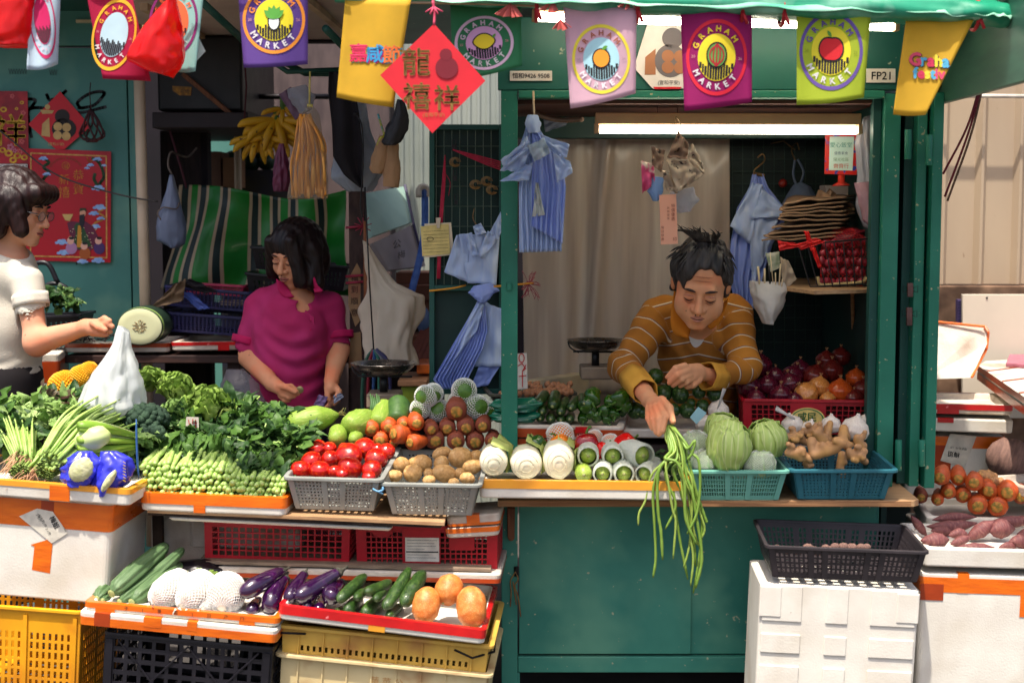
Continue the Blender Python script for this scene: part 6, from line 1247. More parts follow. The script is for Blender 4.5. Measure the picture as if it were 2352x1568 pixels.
for i,(p,m_)in enumerate((([(1210,312),(1222,340),(1196,395),(1148,392)],BLUEF),([(1150,368),(1206,325),(1212,345),(1158,390)],BLUEF),([(1196,385),(1225,372),(1215,415),(1148,416)],BLUEF),([(1240,308),(1308,332),(1302,362),(1258,345)],BLUEF),([(1270,350),(1310,372),(1316,396),(1280,420)],BLUEF),([(1212,336),(1250,316),(1264,352),(1228,372)],mat('pale_film',(.80,.87,.93),rough=.4,twoside=.3)))):sheet('bag_flap',p,-.005-.006*i,m_,t,seed=i,amp=.01)
pleat('inner_bag',[(1230,420),(1226,470),(1222,498)],[(1236,420),(1246,470),(1252,494)],-.005,mat('cream_film',(.86,.88,.86),rough=.4,twoside=.3),t,k=3,amp=.004,nu=24)
bag('knot',None,[(1212,264),(1206,282),(1214,306)],[(1234,264),(1242,282),(1238,306)],.02,.02,BLUEF,parent=t,cat=None,n=24,nv=14)
MB().tube([P(1225,210,.05),P(1226,245,.03),P(1227,268,.02)],.0035,8).build('hanger',mat('bone_stick',(.78,.68,.55),rough=.6),t,smooth=True)
YG=.50
g=thing('mesh_gate','dark green gate with a wire grid, standing open between the two stalls','gate',P(1070,890,YG))
x0,x1,y0,y1=986,1156,286,905
for a,b,c,d in((x0,y0,x0+12,y1),(x1-10,y0,x1,y1),(x0+12,y0,x1-10,y0+12),(x0+12,655,x1-10,668),(x0+12,y1-12,x1-10,y1)):MB().slab([(a,b),(c,b),(c,d),(a,d)],YG,.025).build('gate_rail',GREEN_D,g,bevel=.002)
MB().slab([(x0+12,y0+12),(x1-10,y0+12),(x1-10,y1-12),(x0+12,y1-12)],YG+.03,.006).build('gate_panel',DARKG,g)
mb=MB()
for k in range(8):mb.tube([P(x0+16+k*18,y0+10,YG+.008),P(x0+16+k*18,658,YG+.008)],.0013,5)
for k in range(8):mb.tube([P(x0+10,y0+50+k*46,YG+.006),P(x1-8,y0+50+k*46,YG+.006)],.0013,5)
mb.build('wire_grid',mat('grey_wire',(.40,.46,.40),rough=.4,metal=.4),g)
for i,(x,y,s,c)in enumerate(((1043,340,1,0),(1045,372,.8,1),(1045,410,.8,0),(1092,424,.9,1),(1118,416,1.1,1),(1130,436,.8,1),(1048,465,.7,0))):
 mb=MB();c_=P(x,y,YG-.012)
 if i in(0,2,6):mb.box(c_,(.016*s,.012,.022*s));mb.tube([c_+Vector((-.006,0,.01)),c_+Vector((-.006,0,.028)),c_+Vector((.006,0,.028)),c_+Vector((.006,0,.01))],.002,5)
 else:
  for a in range(4):mb.tube([c_+Vector((.012*math.cos(a*.8+q*.4),.003*a,.012*math.sin(a*.8+q*.4)))*(1+.2*a)if 0 else c_+Vector(((.008+.004*a)*math.cos(q*.52),.003*a,(.010+.002*a)*math.sin(q*.52)))for q in range(12)],.0016,4)
 mb.build('padlock' if i in(0,2,6)else 'hook_coil',(BLACK,HOOK)[c],bevel=.001 if not c else 0,label='%s hanging on the wire gate, %s'%(('small black padlock','bent brass wire hook','small dark catch','coil of brown wire','bunch of brown wire loops','loose yellowish wire end','dark clip')[i],('topmost','below the topmost padlock','left, under the red strings','in the middle','right beside the blue bags','lowest at the right','lowest at the left')[i]),cat='padlock' if i in(0,2,6)else 'hook')
mb=MB()
for k in range(5):mb.tube(bez([P(1040,344,YG-.02),P(1090+3*k,356+4*k,YG-.03),P(1150,372+4.5*k,YG-.05)],8),.0022,5)
for k in range(4):mb.tube(bez([P(1022,356,YG-.02),P(1016+k*2,420,YG-.02),P(1009+2*k,520,YG-.025),P(1004+2*k,640,YG-.02)],10),.0022,5)
mb.tube(bez([P(1024,400,YG-.02),P(1034,420,YG-.02),P(1030,450,YG-.02)],6),.0012,4)
mb.build('string_bunch',mat('raspberry_string',(.72,.14,.26),(.62,.10,.22),rough=.7,scale=40),smooth=True,label='bunch of raspberry plastic strings tied to the wire gate',cat='string')
mb=MB();mb.tube(bez([P(986,668,YG-.02),P(1040,662,YG-.03),P(1070,655,YG-.02)],6),.0035,6);mb.tube(bez([P(1135,658,.2),P(1180,654,.16),P(1225,650,.4)],8),.0035,6)
mb.build('yellow_cord',mat('yellow_cord_stuff',(.88,.60,.15),rough=.6),smooth=True,label='yellow orange cord stretched across the gate behind the post',cat='cord')
mb=MB();R0=random.Random(3)
for k in range(34):
 a=P(1214,652,.38);b=P(R0.uniform(1196,1242),R0.uniform(622,692),R0.uniform(.36,.40));mb.tube(bez([a,a.lerp(b,.6)+Vector((R0.gauss(0,.008),0,R0.gauss(0,.008))),b],5),.0011,4)
mb.build('net_tuft',mat('raspberry_net',(.60,.16,.26),rough=.8,scale=60),label='frayed raspberry net tuft tied to the yellow cord right of the post',cat='net')
t=thing('paper_pad','yellowed ruled paper pad pegged to the gate','paper',P(1000,592,YG-.03))
for k,(p,m_)in enumerate((([(975,514),(1036,511),(1043,585),(976,592)],col((.86,.80,.70),.8)),([(966,520),(1030,514),(1034,583),(970,588)],mat('yellow_paper',(.86,.78,.50),rough=.8)))):MB().slab(p,YG-.03-k*.004,.003).build('paper',m_,t)
mb=MB();f=lambda x,y:P(x,y,YG-.0355)
for k in range(7):line2(mb,[(972,532+k*8),(1030,529+k*8)],.6,f)
disc2(mb,f,988,549,8,5,.85,16,1);mb.build('print',MC['ink'],t)
mb=MB();mb.slab([(1001,500),(1012,500),(1010,524),(1003,524)],YG-.04,.008);mb.build('clothes_peg',mat('peg',(.80,.74,.66),rough=.5),t,bevel=.001)
t=thing('bag_bundle','folded pale blue plastic bags hooked on the wire gate, the upper bundle','bags',P(1080,655,YG-.05))
sheet('bag_stack',[(1054,538),(1148,536),(1140,655),(1074,650)],YG-.05,BLUEF,t);sheet('bag_stack',[(1048,540),(1074,536),(1078,650),(1020,625)],YG-.045,BLUEF,t,seed=2)
for i,p in enumerate(([(1062,538),(1084,534),(1100,586),(1084,590)],[(1148,540),(1120,530),(1096,588),(1112,594)],[(1086,520),(1104,512),(1118,536),(1092,540)],[(1150,486),(1156,520),(1144,552),(1124,535)])):sheet('bag_flap',p,YG-.06-.003*i,BLUEF,t,seed=i)
MB().tube(bez([P(1090,478,YG-.03),P(1086,500,YG-.04),P(1096,520,YG-.05)],8),.002,5).build('hanger',HOOK,t,smooth=True)
t=thing('bag_bundle','long gathered pale blue plastic bags tied with a knot on the gate, the lower bundle','bags',P(1080,890,YG-.05))
pleat('bag_stack',[(1098,690),(1070,740),(1035,800),(994,872),(1014,892)],[(1112,690),(1120,760),(1110,800),(1085,850),(1062,896)],YG-.06,BLUEF2,t,k=10,amp=.008,seed=3)
sheet('bag_stack',[(1108,690),(1158,712),(1158,840),(1080,842)],YG-.04,BLUEF,t,amp=.008);sheet('bag_flap',[(1098,688),(1112,700),(1095,760),(1010,868)],YG-.07,BLUEF,t,seed=5,amp=.008)
sheet('bag_flap',[(1100,840),(1150,838),(1120,885),(1080,892)],YG-.03,BLUEF2,t,seed=6)
bag('knot',None,[(1090,656),(1080,672),(1098,692)],[(1126,650),(1140,668),(1112,696)],YG-.07,.02,BLUEF2,parent=t,cat=None,n=30,nv=16,wr=.3,fr=4)
PSH=mat('clouded_sheet',(.86,.79,.71),(.78,.71,.64),scale=3,rough=.35,st=(6,6,.4),coat=.3,twoside=.3,c3=(.92,.87,.80),s3=2.5)
mb=MB();a,b,c,d=P(1196,282,1.0),P(1676,282,1.0),P(1676,905,1.0),P(1205,905,1.0)
def fs(u,v):
 p=a.lerp(b,u).lerp(d.lerp(c,u),v);x=u-.16*(1-v)*u
 return p+Vector((0,.010*math.sin(x*11+v*.7)+.003*math.sin(x*51+v)+.02*math.exp(-((u-.36+.12*v)*22)**2)-.02*math.exp(-((u-.42+.12*v)*30)**2)+.008*noise.noise(Vector((u*9,v*2,0))),0))
mb.grid(fs,150,24).build('plastic_sheet',PSH,smooth=True,solid=.001,label='cloudy beige plastic sheet hanging in folds behind the man',cat='sheet')
t=thing('grid_rack','dark wire grid panel on the inner wall behind the hanging blue bags','panel',P(1830,700,1.08));mb=MB()
for k in range(15):mb.tube([P(1682+k*24,305,1.07),P(1682+k*24,820,1.07)],.0016,4)
for k in range(18):mb.tube([P(1680,310+k*28,1.066),P(2020,310+k*28,1.066)],.0016,4)
mb.build('wire_grid',mat('green_wire',(.10,.24,.20),rough=.5),t)
t=thing('bag_bundle','gathered blue plastic bags on a hook behind the right shoulder of the man','bags',P(1740,700,.75))
pleat('bag_stack',[(1728,400),(1722,430),(1692,480),(1678,560),(1676,640),(1690,700)],[(1752,400),(1764,430),(1812,490),(1775,560),(1750,640),(1738,710)],.74,BLUEF2,t,k=5,amp=.010)
sheet('bag_flap',[(1726,420),(1752,424),(1722,560),(1676,520)],.71,BLUEF,t,seed=1,amp=.012);sheet('bag_flap',[(1750,432),(1814,488),(1800,500),(1724,500)],.70,BLUEF,t,seed=2,amp=.01);sheet('bag_flap',[(1720,495),(1790,495),(1758,590),(1728,660)],.715,BLUEF,t,seed=3,amp=.012)
MB().tube(bez([P(1742,400,.75),P(1732,392,.75),P(1756,370,.76),P(1752,354,.77),P(1740,362,.77)],16),.0026,6).build('hanger',HOOK,t,smooth=True)
mb=MB();mb.tube([P(1730,398,.74),P(1756,404,.74)],.006,8);mb.build('tie',HOOK,t)
t=thing('plastic_bag','small grey blue carrier bag hanging by its handles on the grid panel','bag',P(1835,490,.9));GB=film('grey_blue_film',(.50,.56,.68),.8)
bag('bag_body',None,[(1822,425),(1806,450),(1797,476),(1815,492)],[(1838,418),(1862,430),(1873,462),(1860,488)],.9,.05,GB,parent=t,cat=None)
mb=MB()
for p in([(1830,430),(1822,400),(1826,368)],[(1838,424),(1846,395),(1832,366)]):mb.tube(bez([P(x,y,.9)for x,y in p],8),.007,8,flat=.4)
mb.build('handle',GB,t,smooth=True)
mb=MB();mb.tube(bez([P(1828,372,.95),P(1818,345,.98),P(1830,328,1.0),P(1836,345,1.0)],12),.0024,6);mb.tube([P(1770,330,1.04),P(1800,324,1.04),P(1826,344,1.0)],.003,5)
mb.build('hook',HOOK,smooth=True,label='bent wire hook tied with faded string above the small carrier bag',cat='hook')
MB().ell(P(1798,421,1.0),(.017,.014,.017),nu=16).build('red_knob',mat('dull_red',(.55,.14,.10),rough=.4),smooth=True,label='small round dull red knob on the grid panel between the hanging bags',cat='knob')
zs=P(0,660,.35).z;t=thing('wall_shelf','narrow wooden shelf inside the stall carrying the black wire basket','shelf',P(1900,660,.5))
MB().prism([PZ(1805,660,zs),PZ(1870,668,zs),PZ(2022,664,zs),PZ(2022,640,zs),PZ(1815,636,zs)],(0,0,-.012)).build('shelf_board',PLY,t,bevel=.001);MB().tube([P(1958,668,.5),P(1960,755,.6)],.007,6).build('bracket',PLYE,t)
t=thing('wire_basket','black wire basket filled with net-bagged red shallots on the shelf','basket',PZ(1920,664,zs));Yb=.36
mb=MB()
bx=[(1833,562),(1998,548),(1998,655),(1862,662)];S4=lambda u,v,Y=Yb:P(bx[0][0]*(1-u)*(1-v)+bx[1][0]*u*(1-v)+bx[2][0]*u*v+bx[3][0]*(1-u)*v,bx[0][1]*(1-u)*(1-v)+bx[1][1]*u*(1-v)+bx[2][1]*u*v+bx[3][1]*(1-u)*v,Y)
for k in range(9):mb.tube([S4(k/8,0),S4(k/8,1)],.0022,5)
for v in(0,.97):mb.tube([S4(0,v),S4(1,v)],.0035,6)
for k in range(8):mb.tube([S4(0,0,Yb+.03*k),S4(.0,1,Yb+.03*k)],.0018,4)
for v in(0,.25,.5,.75,1):mb.tube([S4(0,v),S4(0,v,Yb+.22)],.0022,4)
mb.tube([S4(0,0,Yb+.22),S4(1,0,Yb+.22)],.003,5);mb.build('wire_frame',BLACK,t)
mb=MB();mb.tube(bez([P(1878,635,Yb+.01),P(1884,654,Yb+.01),P(1930,652,Yb+.012),P(1980,648,Yb+.012),P(1990,636,Yb+.01)],12),.006,6);mb.build('cardboard_rim',mat('straw_card',(.86,.74,.50),rough=.7),t,smooth=True)
SHL=mat('shallot_skin',(.62,.12,.20),(.50,.08,.16),scale=5,rough=.3,coat=.3,st=(4,4,.6),c3=(.78,.36,.38),s3=8)
shm=spin('shallot',[(0,.04),(.05,.22),(.2,.38),(.45,.44),(.7,.34),(.9,.12),(1,.04)],SHL,n=16,nz=.05)
n=0
for ry,y in enumerate((645,622,600,578,556,540)):
 for cx in range(8):
  x=1885+cx*15+(ry%2)*7+random.uniform(-3,3)
  if x>1992 or(ry>3 and x<1895):continue
  c=P(x,y+random.uniform(-4,4),Yb+.035+.02*(ry%2)+.012*ry);q=random.uniform(9,12)*px(Yb);d=Vector((random.uniform(-.6,.6),-.4,.7)).normalized()
  inst('shallot',shm,AB(c-d*q,c+d*q,1,cx),'red shallot in the net bag inside the black wire basket','shallot','net bagged shallots in the wire basket');n+=1
t=thing('net_bag','bright red net bag around the shallots with loose ends tied over the wire basket','net',P(1920,655,Yb));RN=mat('red_net',(.85,.10,.08),(.78,.06,.06),rough=.5,scale=30,alpha=.9)
nb=netmesh('net',[(0,.35),(.15,.47),(.5,.5),(.85,.42),(1,.2)],36,26,m=RN);o=netinst(nb,t,th=.006);A,B=P(1938,658,Yb+.10),P(1940,525,Yb+.12);o.matrix_basis=Matrix.Translation(-t.location)@AB(A,B,1,0,112*px(Yb+.1)/(B-A).length)
for p in([(1786,553),(1826,558),(1840,566),(1790,576)],[(1826,562),(1875,546),(1895,556),(1840,574)],[(1846,530),(1858,532),(1872,574),(1862,576)],[(1862,570),(1872,568),(1888,612),(1880,616)]):sheet('loose_end',p,Yb-.03,RN,t,amp=.004)
bag('plastic_bag','dull dark red net bag lying on top of the shallots',[(1912,536),(1905,548),(1912,560)],[(1960,524),(1984,530),(1984,552)],Yb+.1,.04,mat('dark_red_net',(.42,.06,.12),rough=.5,scale=40))
KR=mat('kraft_paper',(.52,.41,.31),(.44,.34,.26),scale=5,rough=.8,c3=(.60,.48,.37),s3=4)
t=thing('paper_stack','untidy stack of brown kraft paper bags above the wire basket','paper bags',P(1850,560,.5))
for k in range(10):
 y=552-10*k;dx=random.uniform(-10,10);a,b,c,d=P(1766+dx-(12 if k<3 else 0)+5*k*.6,y+6*math.sin(k),.40),P(1935+dx,y-8,.44),P(1955+dx,y-14,.62),P(1800+dx,y-10,.60)
 MB().grid(lambda u,v:a.lerp(b,u).lerp(d.lerp(c,u),v)+Vector((0,0,.006*noise.noise(Vector((u*4,v*3,k)))+.008*math.exp(-u*12)*math.sin(k*2))),16,6).build('paper_bag',KR,t,smooth=True,solid=.006)
sheet('paper_bag',[(1880,436),(1960,470),(1965,490),(1852,498)],.52,KR,t,amp=.014);sheet('paper_bag',[(1906,432),(1920,445),(1958,492),(1862,500)],.55,KR,t,amp=.012,seed=3)
t=thing('knife_bag','white plastic bag holding wooden handled knives hanging below the shelf','bag',P(1760,745,.35))
bag('bag_body',None,[(1722,645),(1724,670),(1738,715),(1752,742)],[(1798,648),(1806,670),(1790,715),(1776,744)],.35,.05,mat('white_film',(.84,.86,.86),(.78,.80,.82),scale=6,rough=.4,twoside=.25,bump=.4,bscale=18),parent=t,cat=None)
for i,(x,y,dx,w)in enumerate(((1746,612,5,7),(1757,616,1,7),(1770,610,4,5),(1777,580,8,3),(1782,626,1,4),(1789,606,-4,5),(1795,640,-2,4))):mb=MB();mb.tube([P(x-dx,y,.33),P(x,665,.34)],w*.5*px(.35),8,flat=.5);mb.build('knife_handle',(mat('pale_handle',(.85,.76,.60),rough=.5),BLACK)[i in(2,)],t,smooth=True)
MB().slab([(1758,582),(1790,578),(1792,615),(1770,625)],.38,.003).build('green_white_box',mat('green_carton',(.75,.74,.66),(.16,.32,.12),scale=22,rough=.6),label='small green and white carton standing between the knives and the wire basket',cat='carton',bevel=.001)
sheet('paper_bag',[(1792,590),(1812,600),(1830,640),(1800,672)],.42,col((.66,.60,.52),.8),label='crumpled grey paper under the left end of the wire basket',cat='paper')
t=thing('framed_card','small red framed price card on a red foot above the paper bags','sign',P(1930,425,.45));Yf=.45
MB().slab([(1896,310),(1972,310),(1968,402),(1894,400)],Yf,.008).build('frame',mat('red_frame',(.78,.14,.10),(.18,.25,.62),scale=46,lo=.54,hi=.58,rough=.4),t,bevel=.001)
MB().slab([(1906,314),(1962,314),(1958,392),(1904,391)],Yf-.002,.002).build('card',mat('aqua_card',(.72,.86,.82),(.82,.90,.86),scale=6,rough=.4),t)
for s,y,h,c in(('愛心飯堂',338,13,(.25,.6,.55)),('優惠素食',355,8,(.4,.5,.55)),('陽光社區',370,9,(.45,.65,.5)),('齊齊行',386,12,(.8,.35,.25))):mb=MB();text2(mb,s,lambda u,v:P(u,-v,Yf-.004),1932,-y,h);mb.build('lettering',col(c,.5),t)
mb=MB();mb.tube([P(1932,402,Yf),P(1932,418,Yf),P(1932,424,Yf),P(1932,427,Yf)],[.012,.012,.028,.032],16);mb.build('foot',mat('red_foot',(.72,.18,.12),rough=.4),t,smooth=True)
bag('plastic_bag','clear crinkled plastic bags hanging against the inside of the right post',[(1984,270),(1968,330),(1972,400),(1968,470),(1985,520)],[(2006,262),(2012,330),(2012,400),(2012,470),(2008,530)],.3,.03,film('clear_film',(.70,.70,.74),.55),wr=.3,fr=4)
bag('plastic_bag','pinkish plastic bag hanging lower against the inside of the right post',[(1962,420),(1972,460),(1982,505)],[(2010,416),(2012,470),(2010,530)],.27,.03,film('pink_clear_film',(.72,.56,.60),.8))
MB().slab([(1895,425),(1966,428),(1966,520),(1905,520)],.7,.1).build('white_carton',col((.62,.58,.56),.7),label='grey white carton behind the paper bags under the framed card',cat='carton',bevel=.003)
mb=MB();cv=bez([P(1212,232,.5),P(1225,252,.45),P(1250,268,.42),P(1290,276,.38),P(1338,274,.3)],60);mb.tube(cv,[.0095 if j%2 else.0078 for j in range(61)],10);mb.build('conduit',mat('tan_conduit',(.52,.42,.35),rough=.5),smooth=True,label='ribbed tan flexible conduit leading to the hatch lamp',cat='pipe')
for x in(1510,1556):MB().tube([P(x,228,.2),P(x,268,.22)],.0016,5).build('lamp_wire',MC['rusty_wire'],label='thin wire holding up the hatch lamp, %s'%('left of the newspaper bundle' if x<1550 else 'straight above the newspaper bundle'),cat='wire')
sheet('plastic_bag',[(1248,272),(1310,270),(1300,288),(1252,304)],.5,film('grey_clear_film',(.52,.55,.62),.7),label='grey plastic bag stuffed behind the ribbed conduit',cat='bag')
t=thing('newspaper_bundle','bundle of folded newspaper bags hanging under the hatch lamp','newspapers',P(1550,470,.1));NP=mat('newsprint',(.74,.67,.58),(.62,.54,.46),scale=7,rough=.85,speck=((.22,.18,.18),42,.62),c3=(.82,.76,.68),s3=5);NP2=mat('newsprint_dark',(.48,.38,.32),(.62,.52,.44),scale=9,rough=.85,speck=((.2,.15,.15),50,.62))
for i,(p,Y,m_)in enumerate((([(1558,300),(1582,332),(1578,366),(1532,362)],.10,NP2),([(1590,330),(1614,376),(1618,400),(1578,366)],.09,NP),([(1528,366),(1578,368),(1600,402),(1556,440)],.08,NP),([(1578,368),(1616,402),(1580,428),(1560,440)],.085,NP),([(1496,336),(1528,346),(1520,396),(1498,380)],.11,NP2),([(1472,370),(1502,376),(1504,420),(1476,445)],.12,mat('pink_news',(.80,.30,.48),(.84,.76,.70),scale=9,lo=.45,hi=.5,rough=.8)),([(1520,390),(1550,400),(1556,444),(1530,436)],.10,NP))):sheet('newspaper',p,Y,m_,t,amp=.012,seed=i)
bag('blue_bag',None,[(1500,405),(1488,440),(1500,462)],[(1524,408),(1520,445),(1512,462)],.13,.02,film('sky_film',(.50,.64,.84),.85),parent=t,cat=None);bag('clear_bag',None,[(1540,440),(1535,470),(1560,490)],[(1590,430),(1602,460),(1586,486)],.14,.02,film('clear_film',(.7,.7,.74),.5),parent=t,cat=None)
mb=MB()
for x in(1550,1563):mb.tube(bez([P(1553,268,.16),P(x,285,.13),P(1558,308,.1)],6),.0014,4)
mb.build('wire',HOOK,t)
t=thing('paper_tag','salmon pink paper tag with tiny characters hanging below the newspapers','tag',P(1535,562,.09));MB().slab([(1514,448),(1553,446),(1557,560),(1518,562)],.09,.0015).build('card',mat('salmon_card',(.90,.66,.54),(.86,.60,.50),scale=4,rough=.7),t)
mb=MB();f=lambda u,v:P(u,-v,.088)
for k,ch in enumerate('特價優惠'):text2(mb,ch,f,1546,-(476+10*k),9)
for k,ch in enumerate('新鮮蔬菜'):text2(mb,ch,f,1535,-(480+8*k),6)
for k,ch in enumerate('每日供應'):text2(mb,ch,f,1522,-(525+9*k),7)
text2(mb,'印',f,1550,-553,10);mb.build('lettering',col((.55,.28,.22),.7),t)
t=thing('price_card','white price card with red handwriting beside the green post','sign',P(1200,890,.3));MB().slab([(1188,812),(1210,810),(1212,892),(1188,894)],.3,.003).build('card',mat('card_white',(.86,.82,.76),rough=.7),t);RI=mat('red_ink',(.78,.12,.12),rough=.6)
mb=MB();f=lambda x,y:P(x,y,.298);line2(mb,[(1198+6*math.cos(a),822+10*math.sin(a))for a in[k*.5 for k in range(14)]],2,f);line2(mb,[(1190,840),(1199,834),(1207,846),(1200,852),(1208,838)],2,f);line2(mb,[(1192,864),(1208,862)],2,f);line2(mb,[(1200,854),(1200,888)],2,f);mb.build('handwriting',RI,t)
STEEL=mat('brushed_steel',(.62,.60,.58),(.5,.48,.47),scale=30,rough=.26,metal=.95,bump=.05)
def scale(lab,cx,cy,w,Y,base=True):
 t=thing('weighing_scale',lab,'scale',P(cx,cy+80,Y));c=P(cx,cy,Y);r=w/2*px(Y);mb=MB();lp=[]
 for k,z in((.25,-.36),(.5,-.345),(.75,-.27),(.93,-.12),(1.0,0),(1.03,.01),(1.03,.02),(.985,.012),(.9,-.10),(.7,-.24),(.3,-.32),(.05,-.33)):lp.append([c+Vector((r*k*math.cos(a),r*k*math.sin(a),r*z))for a in[2*math.pi*q/48 for q in range(48)]])
 mb.loft(lp).build('pan',STEEL,t,smooth=True)
 mb=MB();mb.tube([c+Vector((-r*.8,-.02,-r*.38)),c+Vector((r*.9,-.02,-r*.40))],.004,6);mb.tube([c+Vector((0,0,-r*.38)),c+Vector((0,0,-r*.9))],.014,10);mb.build('support',BLACK,t,smooth=True)
 mb=MB();mb.tube(bez([c+Vector((-r*.98,-.01,-r*.05)),c+Vector((-r*.9,-.02,-r*.25)),c+Vector((-r*.6,-.02,-r*.42))],8),.003,5);mb.build('pan_arm',BLACK,t,smooth=True)
 if base:MB().bx(c.x-.055,c.x+.06,Y-.06,Y+.08,c.z-r*1.35,c.z-r*.9).build('base',mat('old_cream_metal',(.60,.53,.44),(.50,.43,.36),scale=9,rough=.5),t,bevel=.006)
scale('steel pan scale standing between the chayotes and the woman in pink',881,834,148,.42);scale('steel pan scale half hidden behind the man',1368,781,130,.62)
# ------------------------- left stall clutter
TG=[mat('tarp_stripe_green',(.10,.50,.16),(.08,.43,.14),scale=5,rough=.45,coat=.15,c3=(.14,.56,.20),s3=3),mat('tarp_stripe_cream',(.70,.62,.50),(.64,.56,.45),rough=.5,scale=5),mat('tarp_stripe_dark',(.04,.16,.15),(.03,.12,.12),rough=.5,scale=5)]
mb=MB();NU=120;Lf,Rf=pl([(412,425),(405,520),(390,600),(376,665)],1.42),pl([(795,436),(796,520),(796,600),(798,680)],1.42);L_,R_=resample(Lf,30),resample(Rf,30)
def tf(u,v):
 j=round(v*30);p=L_[j].lerp(R_[j],u);sag=.03*math.sin(math.pi*u)*(1-v)-.02*math.sin(2*math.pi*u)*(1-v)
 return p+Vector((.018*math.sin(v*5+u*9)*v,.030*math.sin(u*14+2.5*v)+.018*noise.noise(Vector((u*5,v*4,2)))+.03*math.sin(u*5-3*v),-sag))
mb.grid(tf,NU,30);o=mb.build('striped_tarp',TG[0],smooth=True,label='green sheet with cream and dark stripes hung behind the woman in pink',cat='tarpaulin')
o.data.materials.append(TG[1]);o.data.materials.append(TG[2]);sl_=[0]*NU
for s in(0,12,29,50,64,78,98):
 for i in range(8):
  if s+i<NU:sl_[s+i]=1 if i<2 or i>5 else 2
for f_ in o.data.polygons:f_.material_index=sl_[f_.index%NU]
q=o.modifiers.new('solid','SOLIDIFY');q.thickness=.001
bag('plastic_bag','grey blue carrier bag hanging beside the cream pipe',[(390,402),(382,440),(368,480),(360,520),(362,552),(392,568)],[(398,402),(408,440),(420,490),(428,530),(424,560),(410,570)],1.1,.05,mat('grey_blue_bag',(.46,.50,.60),(.38,.43,.53),rough=.4,scale=6,twoside=.2,bump=.4,bscale=20),seed=4)
mb=MB();mb.tube(bez([P(396,403,1.1),P(386,380,1.12),P(392,350,1.14),P(410,356,1.2),P(432,360,1.3),P(452,340,1.35)],20),.004,6);mb.tube(bez([P(372,508,1.06),P(362,490,1.05),P(376,476,1.05),P(404,480,1.05),P(412,465,1.06)],12),.0028,5)
mb.build('cord',mat('old_cord',(.46,.40,.36),(.12,.10,.10),scale=12,rough=.7),smooth=True,label='worn cords knotted round the handles of the grey blue bag',cat='cord')
for q_,r_,l_ in(([(390,300,1.34),(420,400,1.32),(428,432,1.3)],.005,'left end'),([(556,60,1.3),(566,200,1.3),(560,290,1.3)],.004,'right edge')):MB().tube(pl(q_,0),r_,6).build('hanging_string',mat('dark_red_string',(.30,.12,.16),rough=.8),smooth=True,label='dark red string dangling at the %s of the dark cabinet'%l_,cat='string')
BAN=mat('banana_skin',(.84,.64,.12),(.74,.54,.10),scale=5,rough=.5,speck=((.25,.14,.05),30,.67),st=(1,1,.6))
def banana(c,a,l,dd):
 p=[c+Vector((math.cos(a)*l*.18*k*(1+.1*k),dd*.02*k,-l*(.02*k+.055*k*k)+l*.05))for k in range(5)];return bez(p,10)
for i,(x,y,n,s,lab)in enumerate(((634,282,11,1.0,'upper bunch of ripe bananas hanging in the shop room'),(594,322,8,.8,'lower left bunch of ripe bananas hanging in the shop room'),(650,256,5,.6,'small topmost bunch of bananas hanging in the shop room'),(640,318,7,.75,'lowest bunch of bananas half hidden behind the noodle bag'))):
 c=P(x,y-8,1.25);t=thing('banana_bunch',lab,'bananas',c-Vector((0,0,.15)),group='banana bunches in the shop room')
 for k in range(n):
  a=math.pi*(k+.5)/n;d=Vector((math.cos(a),-.35+.5*(k%2),-.9*math.sin(a)-.15)).normalized();out=Vector((math.cos(a)*.8,-.5,.3));q=[c,c+d*.05*s+out*.02*s,c+d*.10*s+out*.03*s,c+d*.145*s+out*.015*s]
  mb=MB();mb.tube(bez(q,10),[r*s for r in(.006,.010,.014,.0165,.0175,.018,.0175,.0165,.014,.009,.004)],7);mb.build('banana',BAN,t,smooth=True)
 MB().tube([c+Vector((0,0,-.01)),c+Vector((0,0,.05))],.012,8).build('stalk',GRN,t)
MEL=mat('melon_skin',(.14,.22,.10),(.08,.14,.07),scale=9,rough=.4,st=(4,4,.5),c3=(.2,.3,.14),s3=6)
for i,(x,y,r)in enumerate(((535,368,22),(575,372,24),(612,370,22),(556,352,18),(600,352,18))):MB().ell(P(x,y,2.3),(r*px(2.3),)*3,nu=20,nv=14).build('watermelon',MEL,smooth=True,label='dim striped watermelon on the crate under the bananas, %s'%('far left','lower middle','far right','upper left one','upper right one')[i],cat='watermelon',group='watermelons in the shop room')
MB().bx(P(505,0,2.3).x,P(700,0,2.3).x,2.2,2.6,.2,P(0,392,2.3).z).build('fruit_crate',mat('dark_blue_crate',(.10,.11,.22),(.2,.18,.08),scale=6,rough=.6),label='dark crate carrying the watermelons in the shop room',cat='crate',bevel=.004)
for i,(a,b,c)in enumerate(((470,500,(.55,.40,.32)),(505,538,(.62,.44,.30)))):MB().bx(P(a,0,2.0).x,P(b,0,2.0).x,2.0,2.2,P(0,430,2.0).z,P(0,(348,362)[i],2.0).z).build('carton',mat('old_carton%d'%i,c,rough=.8,scale=5),label=('open brown carton left of the watermelons','tan carton right beside the watermelons')[i],cat='carton',bevel=.003)
t=thing('noodle_bag','clear bag of orange dried bean curd sticks hanging by a yellow tie','bag',P(712,456,.45));NO=mat('dried_bean_curd',(.88,.60,.24),(.80,.50,.16),scale=9,rough=.45,st=(2,2,.5),bump=.4,bscale=20,c3=(.92,.72,.40),s3=8)
